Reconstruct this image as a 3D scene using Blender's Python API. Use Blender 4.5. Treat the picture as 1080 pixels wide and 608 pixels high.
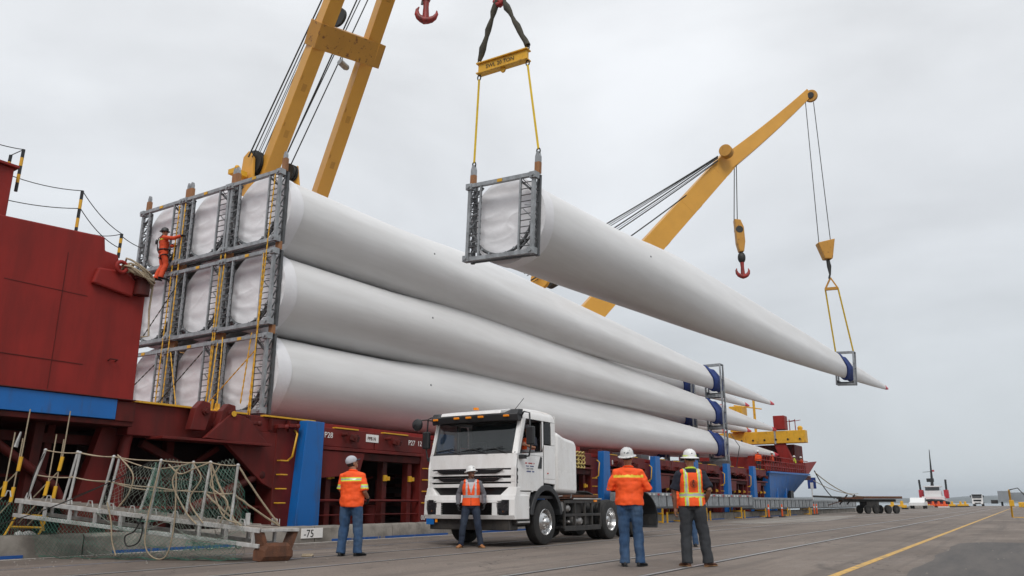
import bpy, bmesh, math, random
from mathutils import Vector, Matrix, noise, Euler
random.seed(7)
rnd = random.random
def ru(a, b): return a + (b - a) * rnd()
V = Vector
SC = bpy.context.scene
COL = SC.collection
for _o in list(bpy.data.objects): bpy.data.objects.remove(_o)

# ------------------------------------------------------------------ camera
EYE = V((0, 0, 0.97))
PITCH = math.atan(226 / 830.0)
YAW = math.atan(543 / math.hypot(830, 226))      # quay runs along +Y, the lens looks 32 deg left of it
cd = bpy.data.cameras.new('camera'); cam = bpy.data.objects.new('camera', cd); COL.objects.link(cam)
cam.location = EYE
cam.rotation_euler = (math.pi / 2 + PITCH, 0, YAW)
cd.sensor_width = 36; cd.lens = 36 * 830 / 1080.0
cd.clip_start = 0.1; cd.clip_end = 30000
SC.camera = cam
FW = V((-math.sin(YAW) * math.cos(PITCH), math.cos(YAW) * math.cos(PITCH), math.sin(PITCH)))
RT = V((math.cos(YAW), math.sin(YAW), 0)); UP = RT.cross(FW)
def ray(x, y): return (FW * 830 + RT * (x - 540) - UP * (y - 304)).normalized()
def at(x, y, ax, val):
    """survey helper: where the sight line through a photo point meets the plane axis=val"""
    d = ray(x, y); return EYE + d * ((val - EYE[ax]) / d[ax])

# ------------------------------------------------------------------ view, world, sun
SC.view_settings.view_transform = 'Standard'
SC.view_settings.look = 'None'
SC.view_settings.exposure = 0.12
SC.view_settings.gamma = 1.0
W = bpy.data.worlds.new('World'); SC.world = W; W.use_nodes = True
nt = W.node_tree; nt.nodes.clear()
def N(t, kind, **kw):
    n = t.nodes.new(kind)
    for k, v in kw.items():
        if k in n.inputs.keys(): n.inputs[k].default_value = v
        else: setattr(n, k, v)
    return n
SUN_EL, SUN_AZ = math.radians(48), math.radians(150)
out = N(nt, 'ShaderNodeOutputWorld')
tc = N(nt, 'ShaderNodeTexCoord')
sep = N(nt, 'ShaderNodeSeparateXYZ'); nt.links.new(tc.outputs['Generated'], sep.inputs[0])
# overcast: brightness grows smoothly from the horizon to the zenith
mr = N(nt, 'ShaderNodeMapRange'); mr.inputs[1].default_value = 0; mr.inputs[2].default_value = 1
mr.inputs[3].default_value = 0.0; mr.inputs[4].default_value = 1.0
nt.links.new(sep.outputs[2], mr.inputs[0])
ramp = N(nt, 'ShaderNodeValToRGB'); nt.links.new(mr.outputs[0], ramp.inputs[0])
cr = ramp.color_ramp
cr.elements[0].position = 0; cr.elements[0].color = (0.565, 0.61, 0.645, 1)
cr.elements[1].position = 1; cr.elements[1].color = (1.05, 1.07, 1.10, 1)
e = cr.elements.new(0.12); e.color = (0.60, 0.635, 0.665, 1)
e = cr.elements.new(0.32); e.color = (0.665, 0.69, 0.72, 1)
e = cr.elements.new(0.55); e.color = (0.785, 0.805, 0.83, 1)
mp = N(nt, 'ShaderNodeMapping'); mp.inputs['Scale'].default_value = (1.3, 1.3, 3.2)
mp.inputs['Location'].default_value = (3.1, 0.4, 1.7)
nt.links.new(tc.outputs['Generated'], mp.inputs[0])
n1 = N(nt, 'ShaderNodeTexNoise', Scale=1.6, Detail=6.0, Roughness=0.52, Distortion=0.35)
nt.links.new(mp.outputs[0], n1.inputs[0])
cl = N(nt, 'ShaderNodeMapRange'); cl.inputs[1].default_value = 0.30; cl.inputs[2].default_value = 0.70
cl.inputs[3].default_value = 0.80; cl.inputs[4].default_value = 1.08
nt.links.new(n1.outputs[0], cl.inputs[0])
# brighter cloud bank over the ship side (north-west), thicker cloud to the east
dt = N(nt, 'ShaderNodeVectorMath', operation='DOT_PRODUCT'); dt.inputs[1].default_value = (-0.75, 0.62, 0.25)
nt.links.new(tc.outputs['Generated'], dt.inputs[0])
br = N(nt, 'ShaderNodeMapRange'); br.inputs[1].default_value = -1; br.inputs[2].default_value = 1
br.inputs[3].default_value = 0.86; br.inputs[4].default_value = 1.10
nt.links.new(dt.outputs['Value'], br.inputs[0])
mul = N(nt, 'ShaderNodeMath', operation='MULTIPLY'); nt.links.new(cl.outputs[0], mul.inputs[0]); nt.links.new(br.outputs[0], mul.inputs[1])
vm = N(nt, 'ShaderNodeVectorMath', operation='SCALE'); nt.links.new(ramp.outputs[0], vm.inputs[0]); nt.links.new(mul.outputs[0], vm.inputs['Scale'])
bgc = N(nt, 'ShaderNodeBackground'); bgc.inputs['Strength'].default_value = 1.0; nt.links.new(vm.outputs[0], bgc.inputs['Color'])
sky = N(nt, 'ShaderNodeTexSky', sky_type='NISHITA'); sky.sun_disc = False
sky.sun_elevation = SUN_EL; sky.sun_rotation = SUN_AZ
bgs = N(nt, 'ShaderNodeBackground'); bgs.inputs['Strength'].default_value = 0.1; nt.links.new(sky.outputs[0], bgs.inputs['Color'])
mx = N(nt, 'ShaderNodeMixShader'); mx.inputs[0].default_value = 0.95
nt.links.new(bgs.outputs[0], mx.inputs[1]); nt.links.new(bgc.outputs[0], mx.inputs[2]); nt.links.new(mx.outputs[0], out.inputs[0])

sl = bpy.data.lights.new('sun', 'SUN'); sun = bpy.data.objects.new('sun', sl); COL.objects.link(sun)
sl.energy = 1.5; sl.angle = math.radians(24); sl.color = (1.0, 0.97, 0.93)
sd = V((math.sin(SUN_AZ) * math.cos(SUN_EL), math.cos(SUN_AZ) * math.cos(SUN_EL), math.sin(SUN_EL)))
sun.rotation_euler = sd.to_track_quat('Z', 'Y').to_euler()

# ------------------------------------------------------------------ materials
MATS = {}
def mat(name, base, rough=0.5, metal=0.0, var=0.12, scale=1.5, stretch=(1, 1, 1), dirt=None, dirt_amt=0.0,
        dirt_scale=2.0, dirt_stretch=(1, 1, 0.35), bump=0.05, bump_scale=60, spec=0.5, coat=0.0, rvar=0.15, thr=0.55, soft=0.12):
    m = bpy.data.materials.new(name); m.use_nodes = True; t = m.node_tree
    b = t.nodes['Principled BSDF']; L = t.links.new
    g = N(t, 'ShaderNodeNewGeometry')
    p1 = N(t, 'ShaderNodeMapping'); p1.inputs['Scale'].default_value = stretch; L(g.outputs['Position'], p1.inputs[0])
    a = N(t, 'ShaderNodeTexNoise', Scale=scale, Detail=5.0, Roughness=0.6); L(p1.outputs[0], a.inputs[0])
    r = N(t, 'ShaderNodeMapRange'); r.inputs[1].default_value = 0.25; r.inputs[2].default_value = 0.75
    r.inputs[3].default_value = 1 - var; r.inputs[4].default_value = 1 + var; L(a.outputs[0], r.inputs[0])
    s = N(t, 'ShaderNodeVectorMath', operation='SCALE'); s.inputs[0].default_value = base; L(r.outputs[0], s.inputs['Scale'])
    colour = s.outputs[0]; rr = None
    if dirt is not None:
        p2 = N(t, 'ShaderNodeMapping'); p2.inputs['Scale'].default_value = dirt_stretch; p2.inputs['Location'].default_value = (5.3, 2.1, 9.7)
        L(g.outputs['Position'], p2.inputs[0])
        d = N(t, 'ShaderNodeTexNoise', Scale=dirt_scale, Detail=8.0, Roughness=0.68); L(p2.outputs[0], d.inputs[0])
        q = N(t, 'ShaderNodeMapRange'); q.inputs[1].default_value = thr - soft; q.inputs[2].default_value = thr + soft
        q.inputs[3].default_value = 0; q.inputs[4].default_value = dirt_amt; L(d.outputs[0], q.inputs[0])
        mxc = N(t, 'ShaderNodeMix', data_type='RGBA'); L(q.outputs[0], mxc.inputs[0]); L(colour, mxc.inputs[6])
        mxc.inputs[7].default_value = (*dirt, 1); colour = mxc.outputs[2]; rr = q.outputs[0]
    L(colour, b.inputs['Base Color'])
    f = N(t, 'ShaderNodeTexNoise', Scale=bump_scale, Detail=4.0, Roughness=0.6); L(g.outputs['Position'], f.inputs[0])
    k = N(t, 'ShaderNodeMapRange'); k.inputs[3].default_value = max(0.02, rough - rvar); k.inputs[4].default_value = min(1, rough + rvar)
    L(a.outputs[0], k.inputs[0]); L(k.outputs[0], b.inputs['Roughness'])
    if bump > 0:
        bp = N(t, 'ShaderNodeBump'); bp.inputs['Strength'].default_value = bump; bp.inputs['Distance'].default_value = 0.02
        L(f.outputs[0], bp.inputs['Height']); L(bp.outputs[0], b.inputs['Normal'])
    b.inputs['Metallic'].default_value = metal
    b.inputs['Specular IOR Level'].default_value = spec
    b.inputs['Coat Weight'].default_value = coat
    MATS[name] = m
    return m
RUST = (0.11, 0.045, 0.022)
M = {}
M['blade'] = mat('blade gelcoat', (0.74, 0.74, 0.74), 0.42, var=0.035, scale=0.5, dirt=(0.40, 0.385, 0.36), dirt_amt=0.38, dirt_scale=1.6, dirt_stretch=(1, 0.10, 1), bump=0.0, rvar=0.06, thr=0.56, soft=0.2)
M['tip_red'] = mat('tip red', (0.62, 0.025, 0.05), 0.5)
M['tarp'] = mat('root cover fabric', (0.80, 0.80, 0.82), 0.85, var=0.05, scale=3, bump=0.3, bump_scale=10)
M['galv'] = mat('galvanised steel', (0.33, 0.35, 0.365), 0.5, 0.2, var=0.3, scale=6, dirt=(0.08, 0.08, 0.08), dirt_amt=0.6, dirt_scale=5, thr=0.58)
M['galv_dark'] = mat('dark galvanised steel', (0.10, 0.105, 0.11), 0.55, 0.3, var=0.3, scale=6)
M['timber'] = mat('brown timber block', (0.30, 0.14, 0.06), 0.75, var=0.25, scale=8, stretch=(1, 1, 0.2))
M['red'] = mat('ship red paint', (0.29, 0.023, 0.018), 0.55, spec=0.25, var=0.15, scale=0.8, dirt=(0.10, 0.014, 0.011), dirt_amt=0.6, dirt_scale=1.6, dirt_stretch=(1, 1, 0.16), bump=0.22, bump_scale=2.2, thr=0.55, soft=0.16)
M['red_shaded'] = mat('ship side maroon', (0.165, 0.018, 0.015), 0.55, spec=0.25, var=0.2, scale=1.1, dirt=(0.06, 0.014, 0.011), dirt_amt=0.7, dirt_scale=1.8, dirt_stretch=(1, 1, 0.18), bump=0.15, bump_scale=4, thr=0.53, soft=0.14)  # ship red with the shade under the blades painted into its colour
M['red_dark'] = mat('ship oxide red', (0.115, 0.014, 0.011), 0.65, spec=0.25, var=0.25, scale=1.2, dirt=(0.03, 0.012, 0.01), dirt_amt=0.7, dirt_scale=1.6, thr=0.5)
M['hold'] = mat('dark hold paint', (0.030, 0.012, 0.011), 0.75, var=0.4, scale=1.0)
M['black'] = mat('black paint', (0.012, 0.012, 0.013), 0.45, var=0.3)
M['blue'] = mat('ship blue paint', (0.004, 0.125, 0.42), 0.45, var=0.10, scale=1.2, dirt=(0.055, 0.06, 0.09), dirt_amt=0.55, dirt_scale=2.6, dirt_stretch=(1, 1, 0.22), bump=0.12, bump_scale=3, thr=0.60, soft=0.07)
M['yellow'] = mat('safety yellow paint', (0.70, 0.38, 0.02), 0.5, var=0.12, scale=3, dirt=(0.25, 0.12, 0.03), dirt_amt=0.6, dirt_scale=4, thr=0.62, soft=0.05)
M['crane'] = mat('crane yellow paint', (0.66, 0.33, 0.045), 0.45, var=0.07, scale=0.9, dirt=(0.16, 0.06, 0.02), dirt_amt=0.8, dirt_scale=2.6, dirt_stretch=(1, 1, 1), bump=0.03, bump_scale=8, thr=0.71, soft=0.03)
M['crane_rusty'] = mat('rusty crane yellow', (0.50, 0.24, 0.03), 0.5, var=0.10, scale=1.5, dirt=(0.15, 0.05, 0.015), dirt_amt=0.9, dirt_scale=4.5, dirt_stretch=(1, 1, 1), thr=0.62, soft=0.04)
M['cable'] = mat('greased wire rope', (0.035, 0.035, 0.033), 0.55, 0.4)
M['rope'] = mat('tan rope', (0.36, 0.29, 0.20), 0.9, var=0.3, scale=30, bump=0.4, bump_scale=80)
M['net_grey'] = mat('grey green net cord', (0.22, 0.25, 0.21), 0.9, var=0.3, scale=5)
M['net'] = mat('green net cord', (0.08, 0.20, 0.15), 0.85, var=0.3, scale=5)
M['navy'] = mat('navy fabric', (0.012, 0.04, 0.20), 0.8, var=0.3, scale=6)
M['chain_pale'] = mat('pale yellow chain', (0.55, 0.43, 0.15), 0.6, var=0.2, scale=8)
M['sling_y'] = mat('yellow sling', (0.68, 0.46, 0.02), 0.75, var=0.15, scale=5)
M['sling_d'] = mat('dark sling', (0.055, 0.05, 0.035), 0.85, var=0.5, scale=6)
M['hook_red'] = mat('red hook paint', (0.32, 0.02, 0.015), 0.5, var=0.3, scale=8, dirt=(0.05, 0.015, 0.01), dirt_amt=0.8, dirt_scale=6)
M['alu'] = mat('weathered aluminium', (0.52, 0.52, 0.51), 0.5, 0.15, var=0.2, scale=5, dirt=(0.20, 0.17, 0.14), dirt_amt=0.6, dirt_scale=4, bump=0.1)
M['rusty'] = mat('rusted steel', (0.13, 0.052, 0.026), 0.85, var=0.35, scale=7, dirt=(0.045, 0.025, 0.018), dirt_amt=0.8, dirt_scale=6, bump=0.35, bump_scale=30)
M['concrete'] = mat('old concrete', (0.27, 0.245, 0.215), 0.9, var=0.18, scale=2.2, dirt=(0.13, 0.115, 0.10), dirt_amt=0.8, dirt_scale=2.5, dirt_stretch=(1, 1, 1), bump=0.35, bump_scale=25)
M['white'] = mat('white paint', (0.72, 0.72, 0.71), 0.5, var=0.06, scale=4)
M['lettering'] = mat('white lettering', (0.85, 0.83, 0.81), 0.6, var=0.08, scale=12)
M['truck'] = mat('white truck enamel', (0.83, 0.825, 0.815), 0.28, var=0.03, scale=1.5, dirt=(0.50, 0.45, 0.39), dirt_amt=0.4, dirt_scale=3.5, bump=0.0, rvar=0.05, coat=0.4, thr=0.6, soft=0.2)
M['plastic'] = mat('black plastic', (0.022, 0.023, 0.025), 0.5, var=0.2, bump=0.1, bump_scale=120)
M['grille'] = mat('grille black', (0.010, 0.010, 0.011), 0.4, var=0.2)
M['chassis'] = mat('chassis black', (0.022, 0.021, 0.021), 0.6, var=0.4, scale=6, dirt=(0.07, 0.06, 0.05), dirt_amt=0.6, dirt_scale=5)
M['rubber'] = mat('tyre rubber', (0.018, 0.018, 0.018), 0.8, var=0.25, scale=9, dirt=(0.07, 0.062, 0.055), dirt_amt=0.4, dirt_scale=6, bump=0.1)
M['chrome'] = mat('polished wheel', (0.62, 0.62, 0.62), 0.25, 0.95, var=0.12, scale=7, rvar=0.1)
M['steel'] = mat('bare steel', (0.32, 0.31, 0.30), 0.4, 0.8, var=0.2, scale=6)
M['amber'] = mat('amber lens', (0.85, 0.26, 0.01), 0.25)
M['redlens'] = mat('red lens', (0.5, 0.01, 0.01), 0.25)
M['mirror'] = mat('mirror glass', (0.6, 0.62, 0.65), 0.05, 1.0, var=0.02, rvar=0.02, bump=0)
M['cloth_dark'] = mat('cab upholstery', (0.025, 0.025, 0.028), 0.9)
M['orange'] = mat('orange workwear', (0.95, 0.10, 0.012), 0.75, var=0.09, scale=7, bump=0.15, bump_scale=40)
M['orange2'] = mat('orange coverall', (0.62, 0.07, 0.018), 0.8, var=0.15, scale=7, bump=0.15, bump_scale=40)
M['lime'] = mat('lime hi-vis tape', (0.62, 0.80, 0.06), 0.6)
M['silver'] = mat('silver hi-vis tape', (0.50, 0.52, 0.54), 0.4, 0.2)
M['yellow_tape'] = mat('yellow hi-vis tape', (0.90, 0.66, 0.06), 0.6)
M['jeans'] = mat('blue denim', (0.022, 0.060, 0.135), 0.85, var=0.35, scale=9, dirt=(0.085, 0.14, 0.22), dirt_amt=0.6, dirt_scale=5, bump=0.2, bump_scale=90)
M['jeans_dark'] = mat('dark denim', (0.014, 0.022, 0.045), 0.85, var=0.35, scale=9, dirt=(0.05, 0.07, 0.10), dirt_amt=0.5, dirt_scale=4, bump=0.2, bump_scale=90)
M['slacks'] = mat('charcoal trousers', (0.030, 0.033, 0.038), 0.85, var=0.25, scale=8, bump=0.15, bump_scale=70)
M['hoodie'] = mat('grey hoodie', (0.13, 0.13, 0.145), 0.9, var=0.2, scale=10, bump=0.2)
M['tee'] = mat('navy tee', (0.010, 0.013, 0.025), 0.9)
M['tshirt'] = mat('pale tee', (0.5, 0.5, 0.52), 0.9)
M['skin_tan'] = mat('tanned skin', (0.36, 0.17, 0.10), 0.5, var=0.1, scale=12, bump=0.03)
M['skin_brown'] = mat('brown skin', (0.17, 0.075, 0.045), 0.5, var=0.12, scale=12, bump=0.03)
M['skin_ink'] = mat('tattooed skin', (0.27, 0.125, 0.08), 0.5, var=0.1, scale=12, dirt=(0.05, 0.05, 0.06), dirt_amt=0.75, dirt_scale=22, dirt_stretch=(1, 1, 1), bump=0.03, thr=0.56, soft=0.03)
M['hair'] = mat('dark hair', (0.015, 0.010, 0.008), 0.7)
M['boot_tan'] = mat('tan leather', (0.34, 0.14, 0.05), 0.7, var=0.2, scale=14)
M['boot_brown'] = mat('brown leather', (0.09, 0.035, 0.018), 0.65, var=0.2, scale=14)
M['shoe'] = mat('black leather', (0.012, 0.012, 0.013), 0.6)
M['sole'] = mat('gum sole', (0.30, 0.16, 0.07), 0.8)
M['hat'] = mat('white hard hat', (0.74, 0.74, 0.73), 0.3, var=0.03, bump=0, rvar=0.05)
M['hat_sticker'] = mat('stickered hard hat', (0.60, 0.60, 0.59), 0.35, var=0.1, dirt=(0.04, 0.06, 0.09), dirt_amt=0.9, dirt_scale=17, dirt_stretch=(1, 1, 1), thr=0.57, soft=0.01, bump=0)
M['glove'] = mat('dark glove', (0.015, 0.015, 0.017), 0.85)
M['cap'] = mat('pale cap', (0.45, 0.46, 0.50), 0.85)
M['cap_dark'] = mat('dark cap brim', (0.02, 0.03, 0.045), 0.8)
M['tug_red'] = mat('tug red', (0.45, 0.02, 0.03), 0.5)
M['grey'] = mat('grey paint', (0.25, 0.27, 0.29), 0.6)

def glass(name, tint, alpha):
    m = bpy.data.materials.new(name); m.use_nodes = True; t = m.node_tree
    b = t.nodes['Principled BSDF']
    b.inputs['Base Color'].default_value = (*tint, 1); b.inputs['Roughness'].default_value = 0.04
    b.inputs['Alpha'].default_value = alpha; b.inputs['Specular IOR Level'].default_value = 0.7
    b.inputs['Coat Weight'].default_value = 1.0; b.inputs['Coat Roughness'].default_value = 0.02
    return m
M['tinted'] = mat('tinted pane', (0.008, 0.009, 0.010), 0.25, var=0.1, bump=0, spec=0.25, rvar=.03)
M['glass'] = glass('windscreen glass', (0.02, 0.028, 0.03), 0.42)
M['glass_dark'] = glass('dark glass', (0.012, 0.014, 0.016), 0.94)
M['lamp_glass'] = glass('headlamp glass', (0.03, 0.03, 0.035), 0.6)

# ------------------------------------------------------------------ mesh builder
WORLD = {}          # world matrices of empties (matrix_world is not evaluated while the script runs)
class MB:
    def __init__(s): s.v = []; s.f = []; s.mi = []; s.m = 0
    def add(s, vs, fs):
        b = len(s.v); s.v += [V(p) for p in vs]
        for f in fs: s.f.append([i + b for i in f]); s.mi.append(s.m)
        return s
    def box(s, c, d, R=None):
        c = V(c); hx, hy, hz = d[0] / 2, d[1] / 2, d[2] / 2
        ps = [V((x, y, z)) for z in (-hz, hz) for y in (-hy, hy) for x in (-hx, hx)]
        if R is not None: ps = [R @ p for p in ps]
        return s.add([c + p for p in ps], [(0, 2, 3, 1), (4, 5, 7, 6), (0, 1, 5, 4), (2, 6, 7, 3), (0, 4, 6, 2), (1, 3, 7, 5)])
    def lo(s, a, b):
        return s.box([(a[i] + b[i]) / 2 for i in range(3)], [abs(b[i] - a[i]) for i in range(3)])
    def beam(s, a, b, w, h=None, up=(0, 0, 1)):
        a = V(a); b = V(b); h = h or w; d = b - a; L = d.length; d = d.normalized(); up = V(up)
        if abs(d.dot(up)) > 0.98: up = V((0, 1, 0))
        x = d.cross(up).normalized(); z = x.cross(d)
        return s.box((a + b) / 2, (w, L, h), Matrix((x, d, z)).transposed())
    def loft(s, rings, cap=True, close=True):
        n = len(rings[0]); vs = [p for r in rings for p in r]; fs = []
        for i in range(len(rings) - 1):
            for j in range(n if close else n - 1):
                k = (j + 1) % n; fs.append((i * n + j, i * n + k, (i + 1) * n + k, (i + 1) * n + j))
        if cap and close:
            fs.append(tuple(range(n - 1, -1, -1))); fs.append(tuple((len(rings) - 1) * n + j for j in range(n)))
        return s.add(vs, fs)
    def tube(s, pts, r, n=8, cap=True, flat=1.0, ref=None):
        pts = [V(p) for p in pts]; rings = []; prev = None
        for i, p in enumerate(pts):
            a = pts[max(0, i - 1)]; b = pts[min(len(pts) - 1, i + 1)]; d = (b - a)
            d = d.normalized() if d.length > 1e-9 else V((0, 0, 1))
            if prev is None:
                q = V(ref) if ref else (V((0, 0, 1)) if abs(d.z) < 0.9 else V((0, 1, 0)))
                u = d.cross(q).normalized()
            else:
                u = (prev - d * prev.dot(d)); u = u.normalized() if u.length > 1e-9 else prev
            w = d.cross(u); prev = u
            rr = r[i] if isinstance(r, (list, tuple)) else r
            ra, rb = rr if isinstance(rr, (list, tuple)) else (rr, rr * flat)
            rings.append([p + u * (ra * math.cos(t * 2 * math.pi / n)) + w * (rb * math.sin(t * 2 * math.pi / n)) for t in range(n)])
        return s.loft(rings, cap)
    def lathe(s, prof, n=24, o=(0, 0, 0), ax='z', cap=True, sc=(1, 1)):
        o = V(o); rings = []
        for r, h in prof:
            ring = []
            for j in range(n):
                t = 2 * math.pi * j / n; c, q = r * math.cos(t) * sc[0], r * math.sin(t) * sc[1]
                ring.append(o + (V((c, q, h)) if ax == 'z' else V((h, c, q)) if ax == 'x' else V((q, h, c))))
            rings.append(ring)
        return s.loft(rings, cap)
    def prism(s, poly, ax, a, b):
        def P(u, w, h): return V((h, u, w)) if ax == 'x' else V((u, h, w)) if ax == 'y' else V((u, w, h))
        n = len(poly); vs = [P(u, w, a) for u, w in poly] + [P(u, w, b) for u, w in poly]
        fs = [tuple(range(n)), tuple(range(2 * n - 1, n - 1, -1))] + [(i, i + n, (i + 1) % n + n, (i + 1) % n) for i in range(n)]
        return s.add(vs, fs)
    def ball(s, c, r, n=12, k=8):
        c = V(c); r = r if isinstance(r, (list, tuple)) else (r, r, r)
        rings = [[c + V((r[0] * math.sin(a) * math.cos(2 * math.pi * j / n), r[1] * math.sin(a) * math.sin(2 * math.pi * j / n), -r[2] * math.cos(a))) for j in range(n)]
                 for a in [max(0.02, min(math.pi - 0.02, math.pi * i / k)) for i in range(k + 1)]]
        return s.loft(rings)
    def mesh(s, name, mats, smooth=None, org=None, recalc=True):
        me = bpy.data.meshes.new(name)
        if org is not None:
            inv = org.inverted(); vs = [inv @ p for p in s.v]
        else: vs = s.v
        me.from_pydata([tuple(p) for p in vs], [], s.f)
        for m in (mats if isinstance(mats, (list, tuple)) else [mats]): me.materials.append(M[m] if isinstance(m, str) else m)
        me.polygons.foreach_set('material_index', s.mi)
        if recalc:
            bm = bmesh.new(); bm.from_mesh(me); bmesh.ops.recalc_face_normals(bm, faces=bm.faces); bm.to_mesh(me); bm.free()
        if smooth is not None:
            me.polygons.foreach_set('use_smooth', [True] * len(me.polygons)); me.set_sharp_from_angle(angle=math.radians(smooth))
        me.update(); return me
    def build(s, name, mats, parent=None, smooth=None, bevel=0, world=False, seg=2):
        org = WORLD.get(parent) if (world and parent is not None) else None
        o = bpy.data.objects.new(name, s.mesh(name, mats, smooth, org)); COL.objects.link(o)
        if parent is not None: o.parent = parent; WORLD[o] = WORLD.get(parent, Matrix())
        if bevel:
            md = o.modifiers.new('bevel', 'BEVEL'); md.width = bevel; md.segments = seg; md.limit_method = 'ANGLE'; md.angle_limit = math.radians(35)
            md.harden_normals = False
        return o
def tag(o, label=None, cat=None, group=None, kind=None):
    if label: o['label'] = label
    if cat: o['category'] = cat
    if group: o['group'] = group
    if kind: o['kind'] = kind
    return o
def thing(name, label, cat, loc=(0, 0, 0), rot=(0, 0, 0), group=None):
    o = bpy.data.objects.new(name, None); COL.objects.link(o); o.empty_display_size = 0.3
    o.location = loc; o.rotation_euler = rot
    WORLD[o] = Matrix.Translation(loc) @ Euler(rot).to_matrix().to_4x4()
    return tag(o, label, cat, group)
def inst(name, me, parent, loc=(0, 0, 0), rot=(0, 0, 0), scale=None):
    o = bpy.data.objects.new(name, me); COL.objects.link(o); o.parent = parent; o.location = loc; o.rotation_euler = rot
    if scale: o.scale = scale
    return o
KIDS = {}
def children(o): return [c for c in bpy.data.objects if c.parent == o]
def copy_tree(o, parent=None):
    c = o.copy(); COL.objects.link(c); c.parent = parent
    for ch in children(o): copy_tree(ch, c)
    return c
def solo(mb, name, mats, label, cat, group=None, kind=None, smooth=None, bevel=0, base=None):
    """a thing that is one mesh, its origin set at its base"""
    if base is None:
        xs = [p.x for p in mb.v]; ys = [p.y for p in mb.v]; base = ((min(xs) + max(xs)) / 2, (min(ys) + max(ys)) / 2, min(p.z for p in mb.v))
    o = bpy.data.objects.new(name, mb.mesh(name, mats, smooth, Matrix.Translation(base))); COL.objects.link(o); o.location = base
    if bevel:
        md = o.modifiers.new('bevel', 'BEVEL'); md.width = bevel; md.segments = 2; md.limit_method = 'ANGLE'
    return tag(o, label, cat, group, kind)
def sag(a, b, drop, n=12):
    a = V(a); b = V(b)
    return [a.lerp(b, i / n) - V((0, 0, drop * 4 * (i / n) * (1 - i / n))) for i in range(n + 1)]
TS_ = bpy.data.scenes.new('bench')
def evaluated(o):
    """mesh of one object with its modifiers, evaluated alone in a side scene"""
    TS_.collection.objects.link(o); TS_.view_layers[0].update(); dg = TS_.view_layers[0].depsgraph
    me = bpy.data.meshes.new_from_object(o.evaluated_get(dg)); bpy.data.objects.remove(o); return me
def text(s, size, name, matn, parent, origin, ux, uy, depth=0.004, world=True, align='LEFT'):
    """flat lettering: origin, reading direction ux, up direction uy"""
    cu = bpy.data.curves.new(name, 'FONT'); cu.body = s; cu.size = size; cu.extrude = depth / 2; cu.align_x = align; cu.resolution_u = 3
    me = evaluated(bpy.data.objects.new('tmp', cu))
    ux = V(ux).normalized(); uy = V(uy).normalized(); uz = ux.cross(uy)
    T = Matrix.Translation(origin) @ Matrix((ux, uy, uz)).transposed().to_4x4()
    if world and parent is not None: T = WORLD[parent].inverted() @ T
    me.transform(T); me.materials.clear(); me.materials.append(M[matn]); me.name = name
    o = bpy.data.objects.new(name, me); COL.objects.link(o); o.parent = parent
    return o
# ================================================================== THE SETTING
EDGE = -15.1
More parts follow.
